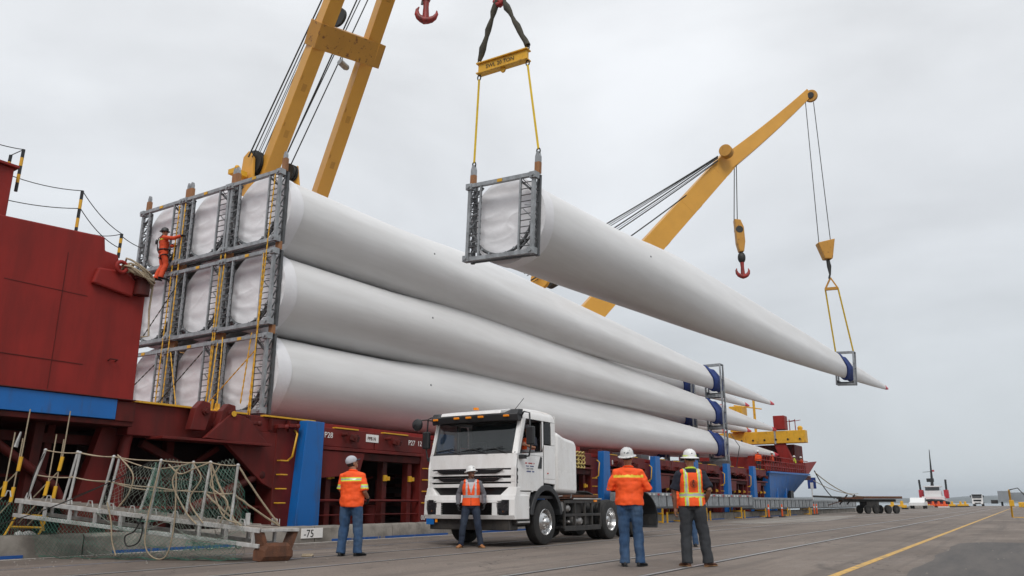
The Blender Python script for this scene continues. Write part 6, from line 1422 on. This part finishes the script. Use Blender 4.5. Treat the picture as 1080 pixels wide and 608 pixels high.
for k in range(9):
    p = q0.lerp(q1, k / 8); s = 1 - .35 * abs(k - 4) / 4 * (abs(k - 4) > 3)
    r_.append([p + V((0, 0, .02)) - FWD * .16, p + V((0, 0, 0.0)) - FWD * .02, p + FWD * .05 + V((0, 0, .08)), p + FWD * .05 + V((0, 0, .25 * s)), p + FWD * .0 + V((0, 0, .31 * s)), p - FWD * .16 + V((0, 0, .27 * s))])
b.loft(r_); Gb(b, 'foot_bumper', 'rusty', bevel=.012)
b = MB(); b.beam(f0 + V((0, 0, .03)), f1 + V((0, 0, .03)), .06, .05); Gb(b, 'end_beam', 'alu', bevel=.006)
b = MB(); e0_, e1_, e2_ = GP(0, 0, .04), f1 + V((0, 0, .06)), GP(0, WID, .04); b.add([e0_, e1_, e2_, e0_ - V((0, 0, .02)), e1_ - V((0, 0, .02)), e2_ - V((0, 0, .02))], [(0, 1, 2), (5, 4, 3), (0, 3, 4, 1), (1, 4, 5, 2), (2, 5, 3, 0)]); Gb(b, 'end_plate', 'tread')
b = MB(); p = GP(.3, .1, .06); b.lo((p.x - .03, p.y - .03, p.z), (p.x + .03, p.y + .03, p.z + .2)); Gb(b, 'roller_bracket', 'alu', bevel=.008); b = MB(); p = GP(.12, .74, .06); b.lo((p.x - .04, p.y - .03, p.z), (p.x + .04, p.y + .03, p.z + .12)); Gb(b, 'roller_bracket', 'alu', bevel=.008)
# rail posts: foot on the stringer, head from the photo's lean
def onside(px, py, v):   # sight line meets the vertical plane of that side
    d = ray(px, py); n = pn; s = (G0 + pn * v - EYE).dot(n) / d.dot(n); return EYE + d * s
posts = []
for (x0, y0, x1, y1, v) in [(27, 530, 48, 475, 0), (66, 531, 82, 477, WID), (72, 532, 84.5, 478, 0), (105, 536, 120, 482, 0), (112, 538, 126, 483, WID), (147, 541, 163, 495, WID), (157, 545, 170, 486, 0), (195, 549, 204, 488, WID), (211, 553, 222, 488, 0), (243, 553, 251, 491, 0)]:
    a, c = onside(x0, y0, v), onside(x1, y1, v); b = MB(); b.tube([a, c], .024, 8); b.ball(c, .032, 8, 6); Gb(b, 'rail_post', 'alu', smooth=50); posts.append((a, c, v))
near = [p for p in posts if p[2] == 0]; farp = [p for p in posts if p[2] > 0]
def gr(a, c, d, label, r=.014, m='rope', grp='guard ropes of the gangway'):
    b = MB(); pts = sag(a, c, d, 10); pts = [p + V((ru(-.006, .006), ru(-.006, .006), ru(-.008, .008))) for p in pts]; b.tube(pts, r, 6); return b
for lst, nm in ((near, 'near'), (farp, 'far')):
    for fr, lvl in ((1.0, 'top'), (.52, 'middle')):
        b = MB()
        for (a, c, v), (a2, c2, v2) in zip(lst, lst[1:]): pass
        pts = []
        for (a, c, v), (a2, c2, v2) in zip(lst, lst[1:]): pts += sag(a.lerp(c, fr), a2.lerp(c2, fr), .022, 8)[:-1]
        pts.append(lst[-1][0].lerp(lst[-1][1], fr)); b.tube(pts, .0125, 6)
        solo(b, 'guard_rope', 'rope', 'tan %s guard rope strung between the %s rail posts of the gangway' % (lvl, nm), 'rope', 'guard ropes of the gangway', smooth=60)
endp = GP(.02, WID - .05, .06); lastn = near[-1]
for a, c, lab in ((lastn[1], endp, 'rope from the last rail post top down to the gangway foot'), (lastn[0].lerp(lastn[1], .5), endp, 'rope from the middle of the last rail post to the gangway foot'), (near[-2][1], GP(.45, .0, .04), 'rope slanting from the second-last post top to the near deck edge'), (near[-2][0].lerp(near[-2][1], .5), GP(.35, .0, .04), 'lower rope slanting from the second-last post to the near deck edge')):
    b = gr(a, c, .01, '', .017); solo(b, 'guard_rope', 'rope', lab, 'rope', smooth=60)
# loops hanging from the rails
def hang(pts, lab, m='rope', r=.013, cat='rope'):
    P_ = [V(p) for p in pts]; out = []
    for i in range(len(P_) - 1):
        p0, p1, p2, p3 = P_[max(0, i - 1)], P_[i], P_[i + 1], P_[min(len(P_) - 1, i + 2)]
        for k in range(8):
            t = k / 8; out.append(.5 * ((2 * p1) + (p2 - p0) * t + (2 * p0 - 5 * p1 + 4 * p2 - p3) * t * t + (3 * p1 - p0 - 3 * p2 + p3) * t ** 3))
    out.append(P_[-1]); b = MB(); b.tube(out, r, 6); solo(b, 'hanging_rope', m, lab, cat, smooth=60)
o1 = lambda px, py, v=-.08: onside(px, py, v)
hang([o1(170, 488), o1(157, 540), o1(153, 575), o1(163, 589), o1(176, 585), o1(184, 550), o1(186, 495)], 'long tan rope loop drooping below the gangway to the pavement')
hang([o1(113, 530), o1(117, 550), o1(118, 570), o1(122, 586)], 'pale frayed rope end hanging from the gangway deck edge')
hang([o1(150, 545), o1(142, 560), o1(132, 566), o1(134, 576), o1(146, 572), o1(150, 555), o1(140, 548)], 'dark grey rope tangle looped under the gangway', 'cable', .012)
hang([o1(222, 490), o1(226, 520), o1(236, 545), o1(250, 552)], 'tan rope hanging inside the second-last gangway post')
hang([o1(124, 480), o1(140, 500), o1(136, 520), o1(125, 535)], 'tan rope drooping between the middle gangway posts')
hang([o1(190, 492), o1(182, 510), o1(196, 540), o1(207, 553)], 'tan rope sagging between the rail posts of the gangway right half')
hang([onside(48, 476, 0), onside(36, 500, -.1), onside(28, 528, 0)], 'grey rope down the first gangway post', 'cable', .008)
b = MB(); b.tube(sag(onside(161, 486, 0), at(-10, 556, 0, -15.6), .1, 12), .010, 6); solo(b, 'stay_rope', 'cable', 'thin stay rope running from the gangway rail down to the left', 'rope')
b = MB(); b.tube(sag(onside(161, 487, .3), at(78, 524, 0, -15.6), .03, 12), .008, 6); solo(b, 'stay_rope', 'cable', 'second thin rope crossing the gangway posts', 'rope')
b = MB(); e_ = at(318, 588, 2, 0); b.tube([e_ + V((0, 0, .02)), e_ + V((.1, .15, .02)), e_ + V((-.02, .3, .02)), e_ + V((-.15, .42, .02)), e_ + V((-.3, .3, .02))], .018, 6); solo(b, 'rope_scrap', 'rope', 'short tan rope end lying on the pavement by the gangway foot', 'rope', smooth=50)
# ---- safety net: one knotted mesh draped from the rail down past the deck
def net(fn, nu, nv, r, lab, base=None):
    b = MB(); G = [[fn(i / nu, j / nv) for j in range(nv + 1)] for i in range(nu + 1)]
    for i in range(nu + 1):       # diagonal mesh: zig-zag strands
        pts = [G[i if (j % 2 == 0) else min(nu, i + 1)][j] for j in range(nv + 1)]; b.tube(pts, r, 3, False)
        pts = [G[i if (j % 2 == 1) else min(nu, i + 1)][j] for j in range(nv + 1)]; b.tube(pts, r, 3, False)
    edge = [G[i][nv] for i in range(nu + 1)]; b.tube(edge, r * 2, 5, False)
    solo(b, 'safety_net', 'net', lab, 'net')
def nz(u, v, s): return V((noise.noise(V((u * 5, v * 4, s))), noise.noise(V((u * 5, v * 4, s + 7))), noise.noise(V((u * 5, v * 4, s + 13)))))
def nfun(u, v):      # hanging on the far rail, right half
    top = onside(160 + 88 * u, 492 + 3 * math.sin(u * 9), .55); bot = GP(2.5 - 2.1 * u, .55, .02)
    return top.lerp(bot, v) + nz(u, v, 1) * .12 * math.sin(v * math.pi) + V((0, 0, -.1 * abs(math.sin(u * 7)) * v))
net(nfun, 26, 11, .0032, 'green safety net hung inside the rails on the right half of the gangway')
def nfun2(u, v):     # billowing under the gangway to the pavement
    a = GP(4.3 - 3.9 * u, -.06, -.20); b_ = a + pn * (-.15 + .5 * v) ; L = .72 - .22 * u + .06 * math.sin(u * 8)
    p = a + V((0, 0, -L * v)) + pn * (-.10 * math.sin(v * 3.1) + .25 * v) + nz(u, v, 5) * .10 * v
    p.z = max(p.z, .02 + .02 * math.sin(u * 40)); return p
net(nfun2, 48, 9, .0032, 'green safety net hanging below the gangway deck down to the pavement')
def nfun3(u, v):     # spare net gathered on the ground
    c = at(190 + 62 * u, 583 - 4 * u, 2, 0) ; return c + pn * (.1 + .25 * v) + V((0, 0, .03 + .12 * math.sin(v * math.pi) * (1 + .5 * math.sin(u * 11)))) + nz(u * 2, v, 9) * .10
net(nfun3, 18, 7, .004, 'gathered end of green net lying on the pavement under the gangway')
def nfun4(u, v):     # bunch tied at the middle post
    top = onside(163 + 6 * u, 488, .1); a = u * 2 * math.pi * 1.5
    return top + V((.03, .03, 0)) * math.cos(a) + ax_ * (.02 + .30 * v) * math.cos(a) + pn * (.02 + .12 * v) * math.sin(a) + V((0, 0, -1.0 * v)) + nz(u, v, 15) * .08 * v
net(nfun4, 10, 11, .004, 'bunched green net tied to the middle gangway post')
def nfun5(u, v):     # left: from ship to kerb
    a = at(-5 + 120 * u, 528 + 8 * u, 0, -15.75); c = at(-5 + 120 * u, 567 + 2 * math.sin(u * 9), 0, -15.55); return a.lerp(c, v) + nz(u, v, 22) * .06
net(nfun5, 34, 7, .003, 'fine green net stretched behind the left end of the gangway above the kerb')
def net_g(fn, nu, nv, r, lab):
    global M
    keep = M['net']; M['net'] = M['net_grey']; net(fn, nu, nv, r, lab); M['net'] = keep
def nfun6(u, v):     # net slung over the near rail, middle to foot
    top = onside(128 + 118 * u, 488 + 4 * math.sin(u * 11), .02); bot = GP(3.1 - 2.85 * u, -.05, -.02 - .25 * abs(math.sin(u * 6.5)))
    return top.lerp(bot, v) + nz(u * 1.5, v, 31) * .14 * math.sin(v * math.pi) + pn * (-.05 * math.sin(v * 3.1))
net_g(nfun6, 30, 10, .003, 'grey-green net slung over the near rail ropes of the gangway')
def nfun7(u, v):     # second, slack layer below the deck
    a = GP(3.4 - 3.0 * u, .25, -.22); L = .50 + .12 * math.sin(u * 10); p = a + V((0, 0, -L * v)) + nz(u * 2, v, 41) * .16 * v; p.z = max(p.z, .015); return p
net_g(nfun7, 40, 8, .003, 'grey-green slack net bunched under the middle of the gangway deck')
hang([o1(204, 489), o1(212, 505), o1(200, 528), o1(214, 552)], 'tan rope looped inside the right half of the gangway rails')
hang([o1(232, 491), o1(222, 512), o1(240, 530), o1(232, 552)], 'tan rope twisting down between the last two gangway posts')
hang([o1(178, 490), o1(190, 500), o1(206, 494), o1(222, 488)], 'slack tan rope draped along the top of the gangway rail')
# ---- yellow sleeved tie posts and yellow trestle behind the gangway
for i, (x0, y0, x1, y1) in enumerate([(19, 497, 22.5, 482), (3, 524, 6, 508), (11, 530, 14.5, 514), (62, 497, 66, 482), (47, 523, 51, 508), (56, 526, 59, 513)]):
    c = thing('sleeved_hook_rope', ['yellow-sleeved hanging rope furthest left, upper', 'yellow-sleeved rope at the very left edge', 'yellow-sleeved rope right of the one at the left edge', 'yellow-sleeved rope behind the first gangway post, upper', 'yellow-sleeved rope behind the first gangway post, lower left', 'yellow-sleeved rope behind the first gangway post, lower right'][i], 'rope', at(x0, y0, 0, -15.9), (0, 0, 0), 'yellow-sleeved ropes behind the gangway')
    a, e_ = at(x0, y0, 0, -15.9), at(x1, y1, 0, -15.9); d = e_ - a
    b = MB(); b.tube([a, e_], .035, 8); b.build('sleeve', 'yellow', c, world=True, smooth=40)
    b = MB(); b.tube([e_, e_ + V((-.05, .05, .9))], .012, 6); b.build('rope', 'rope', c, world=True); b = MB(); b.tube([a, a + V((-.3, -.25, -.5))], .012, 6); b.build('rope_tail', 'rope', c, world=True)
tr = thing('yellow_trestle', 'yellow tubular frame standing behind the kerb at the far left', 'trestle', at(20, 566, 0, -15.95))
for a, c in (((18, 543), (50, 545)), ((18, 543), (4, 566)), ((50, 545), (40, 566)), ((10, 556), (46, 557)), ((42, 545), (46, 560))):
    b = MB(); b.tube([at(*a, 0, -15.95), at(*c, 0, -15.95)], .022, 8); b.build('tube', 'yellow', tr, world=True, smooth=40)
b = MB(); p = at(16, 565, 0, -15.7); b.tube([p + V((0, .35 * k / 6, .02 * math.sin(k * 2))) for k in range(7)], [.05, .07, .06, .075, .06, .07, .04], 8); solo(b, 'folded_cloth', 'white', 'crumpled white cloth lying on the kerb at far left', 'cloth', smooth=60)
b = MB(); p = at(16, 472, 0, -16.4); b.tube([p, p + V((0, .06, .3))], [.05, .02], 8); solo(b, 'lamp_bottle', 'steel', 'small pale bottle shape hanging under the blue band of the ship', 'lamp', smooth=50)
b = MB(); p = at(56, 442, 0, -17.2); b.lo(p - V((.05, .28, .03)), p + V((.05, .28, .03))); solo(b, 'fluorescent_lamp', 'white', 'short white lamp tube in the dark recess below the blue band', 'lamp')
# ================================================================== LONG METAL GANGWAYS BY THE KERB, FAR SIDE
def bridge(y0, y1, X, z0, z1, lab, ribs, tape, slope=0.0):
    t = thing('metal_gangway', lab, 'gangway', (X, y0, 0), (0, 0, 0), 'grey metal gangways lying along the kerb')
    b = MB(); b.lo((X, y0, z0), (X - .06, y1, z1 - .14)); b.build('side_plate', 'galv', t, world=True)
    b = MB(); b.lo((X + .04, y0, z1 - .14), (X - .10, y1, z1)); b.build('top_rail', 'galv', t, world=True, bevel=.01)
    b = MB(); b.lo((X + .04, y0, z0 - .1), (X - .9, y1, z0)); b.build('deck', 'galv_dark', t, world=True, bevel=.01)
    b = MB(); b.lo((X - .84, y0, z0), (X - .9, y1, z1)); b.build('side_plate', 'galv', t, world=True)
    n = int((y1 - y0) / ribs)
    for k in range(n): b = MB(); y = y0 + (k + .5) * ribs; b.lo((X + .03, y, z0), (X + .001, y + .08, z1 - .14)); b.build('rib', 'galv' if k % 2 else 'galv_dark', t, world=True)
    if tape:
        for k in range(int((y1 - y0) / .55)): b = MB(); y = y0 + k * .55; b.lo((X + .045, y, z1 - .13), (X + .041, y + .27, z1 - .04)); b.build('tape_mark', 'white' if k % 3 else 'tug_red', t, world=True)
    return t
bridge(33.5, 52.8, -15.0, .78, 1.42, 'long grey metal gangway with red and white tape lying beyond the vested worker', 1.0, True)
bridge(53.2, 70.5, -15.0, .62, 1.28, 'ribbed grey metal gangway further along the kerb', .6, False)
bridge(71, 92, -15.2, .55, 1.15, 'far grey metal gangway behind the empty trailer', 1.0, False)
for k, Y in enumerate((37.6, 40.2, 44.0, 50.5, 56.0, 62.0, 69.0)):
    t = thing('trestle', 'yellow trestle under the long grey gangway, number %s from us' % ['one', 'two', 'three', 'four', 'five', 'six', 'seven'][k], 'trestle', (-15.3, Y, 0), (0, 0, 0), 'yellow trestles under the gangways')
    for sx in (-.35, .35):
        b = MB(); b.beam((-15.3 + sx, Y - .3, 0), (-15.3 + sx, Y - .3, .6 if Y > 53 else .68), .07); b.build('leg', 'yellow', t, world=True); b = MB(); b.beam((-15.3 + sx, Y + .3, 0), (-15.3 + sx, Y + .3, .5), .07); b.build('leg', 'yellow', t, world=True)
    b = MB(); b.beam((-15.65, Y - .3, .45), (-14.95, Y - .3, .45), .08); b.build('cross_bar', 'yellow', t, world=True); b = MB(); b.beam((-15.65, Y - .36, .06), (-14.95, Y - .36, .06), .07); b.build('cross_bar', 'yellow', t, world=True)
M['cone'] = mat('orange plastic', (0.75, 0.10, 0.015), 0.5)
for k, (x, y, lab) in enumerate(((-14.2, 53.6, 'left orange delineator post by the far gangway'), (-14.2, 57.0, 'right orange delineator post by the far gangway'), (-14.9, 71.2, 'orange delineator by the gangway end'), (-14.7, 69.3, 'orange delineator just before the gangway end'))):
    t = thing('delineator', lab, 'traffic post', (x, y, 0), (0, 0, 0), 'orange delineator posts'); b = MB(); b.lathe([(.06, .05), (.055, .5), (.05, .8), (.03, .84)], 12); b.build('post', 'cone', t, smooth=40); b = MB(); b.lo((-.2, -.2, 0), (.2, .2, .06)); b.build('base', 'black', t, bevel=.01)
    b = MB(); b.lathe([(.058, .55), (.056, .65)], 12, cap=False); b.build('band', 'white', t)
# railing ramp at the far end and sign
t = thing('dock_sign', 'small dark blue sign on a white pole near the ship stern', 'sign', at(858, 533, 1, 86)); bw = at(858, 533, 1, 86)
b = MB(); b.tube([(bw.x, 86, 0), (bw.x, 86, 3.6)], .06, 8); b.build('pole', 'white', t, world=True); b = MB(); b.lo((bw.x - .35, 85.9, 2.3), (bw.x + .45, 85.98, 3.4)); b.build('sign_board', 'navy', t, world=True)
b = MB(); b.lo((bw.x - .1, 85.89, 2.3), (bw.x + .2, 85.9, 2.9)); b.build('sign_symbol', 'white', t, world=True)
# ================================================================== EMPTY TRAILER, FAR VEHICLES, TUG
def wheelpair(t, x, y, r=.5, w=.5):
    b = MB(); b.lathe([(r * .55, -w / 2), (r * .95, -w / 2), (r, -w / 2 + .05), (r, w / 2 - .05), (r * .95, w / 2), (r * .55, w / 2)], 22, (x, y, r), 'x'); wh = b.build('wheel', 'rubber', t, smooth=35); b = MB(); b.lathe([(r * .42, -w / 2 - .01), (r * .42, w / 2 + .01)], 14, (x, y, r), 'x'); b.build('rim', 'chassis', wh)
tr = thing('blade_trailer', 'empty dark steering dolly trailer standing beyond the gangways', 'trailer', (at(914, 541, 1, 78).x, 78, 0), (0, 0, math.radians(-48)))
tr.scale = (.60, .60, .80)
for sx in (-1, 1):
    b = MB(); b.lo((sx * .5 - .08, -4.0, 1.25), (sx * .5 + .08, 4.6, 1.55)); b.build('frame_rail', 'chassis', tr)
    for y in (-.4, .9, 2.9, 4.2): wheelpair(tr, sx * 1.0, y, .46, .5)
b = MB(); b.beam((0, -3.9, 1.72), (0, -8.2, 1.85), .4, .2); b.build('drawbar', 'chassis', tr); b = MB(); b.lo((-1.2, -3.9, 1.56), (1.2, -1.0, 1.75)); b.build('turntable', 'rusty', tr, bevel=.02)
b = MB(); b.lo((-1.3, -1.0, 1.6), (1.3, 5.2, 1.85)); b.build('deck', 'rusty', tr, bevel=.02)
b = MB(); b.lo((-.9, -.4, .6), (.9, 1.6, 1.3)); b.build('power_unit', 'chassis', tr, bevel=.03)
for y in (-3.5, -2.3): b = MB(); b.beam((-1.1, y, 1.0), (1.1, y, 2.0), .12); b.build('brace', 'chassis', tr)
b = MB(); b.tube([(-.9, -5.5, .9), (.2, -3.2, 1.5)], .05, 6); b.build('tow_hose', 'rusty', tr)
def simple_truck(lab, loc, col='truck'):
    t = truck(lab, loc) if False else None
def small_truck(lab, X, Y):
    t = thing('tractor_truck', lab, 'truck', (X, Y, 0)); 
    b = MB(); b.prism([(0, .9), (.05, 2.0), (.35, 3.0), (1.8, 3.05), (1.85, .9)], 'x', -1.25, 1.25); b.build('cab', 'truck', t, bevel=.06)
    b = MB(); b.prism([(.035, 2.02), (.30, 2.8), (.24, 2.82), (-.02, 2.02)], 'x', -1.1, 1.1); b.build('windscreen', 'glass_dark', t)
    b = MB(); b.lo((-1.25, -.12, .5), (1.25, .3, .98)); b.build('bumper', 'truck', t, bevel=.05); b = MB(); b.lo((-.7, -.14, .6), (.7, -.1, .9)); b.lo((-.9, -.03, 1.2), (.9, .01, 1.65)); b.build('grille', 'grille', t)
    b = MB(); b.lo((-1.2, -.05, 2.82), (1.2, .3, 3.0)); b.build('sun_visor', 'plastic', t, bevel=.02)
    for sx in (-1, 1):
        b = MB(); b.lo((sx * 1.35, .1, 2.2), (sx * 1.6, .25, 2.75)); b.build('mirror', 'plastic', t, bevel=.03); wheelpair(t, sx * 1.05, 1.4, .52, .3); wheelpair(t, sx * .95, 5.2, .52, .6)
    b = MB(); b.lo((-.5, 1.8, .7), (.5, 6.2, 1.05)); b.build('chassis', 'chassis', t); b = MB(); b.lo((-1.2, 2.0, 1.1), (1.2, 3.0, 2.4)); b.build('tank_cabinet', 'chassis', t, bevel=.05)
    return t
small_truck('white tractor truck far away down the quay, facing us', -11.0, 248)
t = thing('box_trailer', 'grey box trailer behind a dark truck at the far right', 'trailer', (-5.2, 262, 0)); b = MB(); b.lo((-1.3, 0, 1.2), (1.3, 3, 4.0)); b.lo((-1.3, 3, 1.2), (9.5, 5.5, 3.6)); b.build('container', 'grey', t, bevel=.03)
for x in (-.6, 1.5, 5, 7, 8.5): wheelpair(t, x, 1.5 if x < 2 else 4, .55, .5)
b = MB(); b.lo((-3.2, 1, .6), (-1.6, 4, 1.6)); b.build('drawbar_box', 'chassis', t)
t = thing('pickup_car', 'white and silver pickup parked far down the quay left of the tug', 'car', (-14.6, 140, 0)); b = MB(); b.prism([(0, .45), (0, .95), (1.3, 1.05), (1.9, 1.65), (3.4, 1.68), (3.6, 1.1), (5.2, 1.08), (5.2, .45)], 'x', -.9, 1.2); b.build('body', 'white', t, bevel=.05)
b = MB(); b.prism([(1.42, 1.1), (1.93, 1.6), (3.35, 1.62), (3.45, 1.1)], 'x', -.92, 1.22); b.build('window', 'glass_dark', t)
for x in (-.75, 1.05): wheelpair(t, x, 1.0, .36, .25); wheelpair(t, x, 4.2, .36, .25)
M['orange_plastic'] = M['cone']
for k, (px, Y, m) in enumerate(((941, 128, 'yellow'), (951, 130, 'yellow'), (977, 175, 'yellow'), (984, 178, 'cone'), (990, 178, 'cone'), (996, 180, 'cone'), (1004, 190, 'yellow'), (1013, 195, 'yellow'), (1018, 200, 'yellow'))):
    p = at(px, 531, 1, Y); t = thing('drum_barrier', '%s barrier drum far down the quay, number %s from the left' % ('yellow' if m == 'yellow' else 'orange', ['one', 'two', 'three', 'four', 'five', 'six', 'seven', 'eight', 'nine'][k]), 'barrier', (p.x, Y, 0), (0, 0, 0), 'barriers at the far end of the quay')
    b = MB(); b.lo((-.6, -.25, .2), (.6, .25, .6)); b.lathe([(.25, .55), (.2, 1.15)], 10); b.build('body', m, t, bevel=.04); b = MB(); b.lo((-.8, -.3, 0), (.8, .3, .2)); b.build('base', 'black' if m == 'yellow' else 'white', t)
b = MB(); b.lo((-21, 205, 0), (-15, 206.5, 1.2)); 
# tug
tp_ = at(986, 531, 1, 285); tg = thing('tug_boat', 'red and white tug boat with a tall dark mast moored beyond the quay end', 'boat', (tp_.x, 285, -3.2))
tg.scale = (.86, .86, .92)
TT = lambda mb, n, m, **k: mb.build(n, m, tg, **k)
b = MB(); b.loft([[V((w * sx, y, z)) for sx, z in ((-1, 3.9 + s), (-.85, 0), (.85, 0), (1, 3.9 + s))] for y, w, s in ((-9, 2.6, .9), (-7, 4.4, .6), (-3, 5.2, .2), (6, 5.2, 0), (14, 4.6, 0))]); TT(b, 'hull', 'tug_red', bevel=.05)
b = MB(); b.lo((-3.6, -4, 3.9), (3.6, 7, 6.4)); TT(b, 'deckhouse', 'white', bevel=.1)
b = MB(); b.lo((-2.6, -3, 6.4), (2.6, 3, 8.3)); TT(b, 'bridge', 'white', bevel=.1)
b = MB(); b.lo((-2.3, -3.06, 8.35), (2.3, 2.6, 9.5)); TT(b, 'bridge_window', 'glass_dark', bevel=.1); b = MB(); b.lo((-2.9, -3.3, 9.5), (2.9, 3, 9.9)); TT(b, 'bridge_roof', 'white', bevel=.05)
for sx in (-1, 1):
    b = MB(); b.lo((sx * 3.3, 0, 5.8), (sx * 4.8, 2.5, 8.6)); TT(b, 'funnel', 'tug_red', bevel=.15); b = MB(); b.tube([(sx * 4.2, 1, 8.6), (sx * 4.3, 1, 12.0)], .35, 8); TT(b, 'exhaust_pipe', 'black')
b = MB(); b.tube([(-.1, 0, 9.9), (.1, 0, 13), (.5, 0, 22.0)], [.55, .4, .1], 8); TT(b, 'mast', 'black'); b = MB(); b.lo((-1.7, -.3, 11.2), (.7, .3, 12.4)); b.tube([(-2.6, 0, 14.5), (.8, 0, 14.7)], .08, 6); TT(b, 'mast_platform', 'black'); b = MB(); b.lo((.5, -.05, 14.6), (1.2, .05, 15.2)); TT(b, 'flag', 'tug_red')
b = MB(); b.tube([(-5, -6, 4.3), (-3, -9, 5.0), (0, -9.6, 5.2), (3, -9, 5.0), (5, -6, 4.3)], .45, 8); TT(b, 'fender', 'black', smooth=50)
# mooring lines from the stern, lying to the right
for (x0, y0, x1, y1, d, r, lab) in ((859, 497, 880, 526, .4, .06, 'heavy dark mooring line dropping steeply from the ship stern'), (860, 499, 912, 524, .6, .05, 'long pale mooring line running right from the ship stern'), (858, 507, 905, 521, .4, .035, 'thin mooring line below the long pale one')):
    b = MB(); b.tube(sag(at(x0, y0, 1, 84), at(x1, y1, 1, 104), d, 12), r, 6); solo(b, 'mooring_line', 'cable' if 'dark' in lab else 'rope', lab, 'rope', 'mooring lines at the stern')
# yellow davit frame at the right edge
t = thing('davit_frame', 'thin yellow pipe frame with a hanging line at the right edge of the quay', 'frame', at(1068, 546, 2, 0))
A1, A2, A3 = at(1068, 546, 2, 0), at(1064, 517, 1, 62.5), at(1100, 546.5, 2, 0)
b = MB(); b.tube([A1, at(1066, 530, 1, 63.2), A2], .06, 6); b.build('post', 'yellow', t, world=True); b = MB(); b.tube([A1, A3], .04, 6); b.build('foot_bar', 'yellow', t, world=True)
b = MB(); b.tube([A2, A2 + V((.5, 0, .12)), at(1085, 527, 1, 62.5), at(1110, 535, 1, 62.5)], .035, 6); b.build('line', 'cable', t, world=True)
b = MB(); p = at(1067, 531, 1, 63); b.lo((p.x - .14, 62.9, p.z - .2), (p.x + .14, 63.1, p.z + .2)); b.build('gear_box', 'yellow', t, world=True, bevel=.03)
b = MB(); p = at(1082, 531, 1, 150); b.lo((p.x - 1, 149, .2), (p.x + 3, 151, 1.0)); solo(b, 'yellow_skid', 'yellow', 'low yellow machinery skid at the right edge', 'machine', bevel=.1)
# ================================================================== THE AIR
hm = bpy.data.materials.new('haze'); hm.use_nodes = True; t = hm.node_tree; t.nodes.clear()
o_ = N(t, 'ShaderNodeOutputMaterial'); v_ = N(t, 'ShaderNodeVolumePrincipled'); v_.inputs['Color'].default_value = (0.80, 0.88, 0.96, 1); v_.inputs['Density'].default_value = 0.00013; v_.inputs['Anisotropy'].default_value = 0.2
t.links.new(v_.outputs[0], o_.inputs['Volume'])
M['haze'] = hm
b = MB(); b.lo((-8500, -400, -7.5), (8500, 8500, 110)); tag(b.build('haze', 'haze'), kind='stuff')
bpy.data.scenes.remove(TS_)
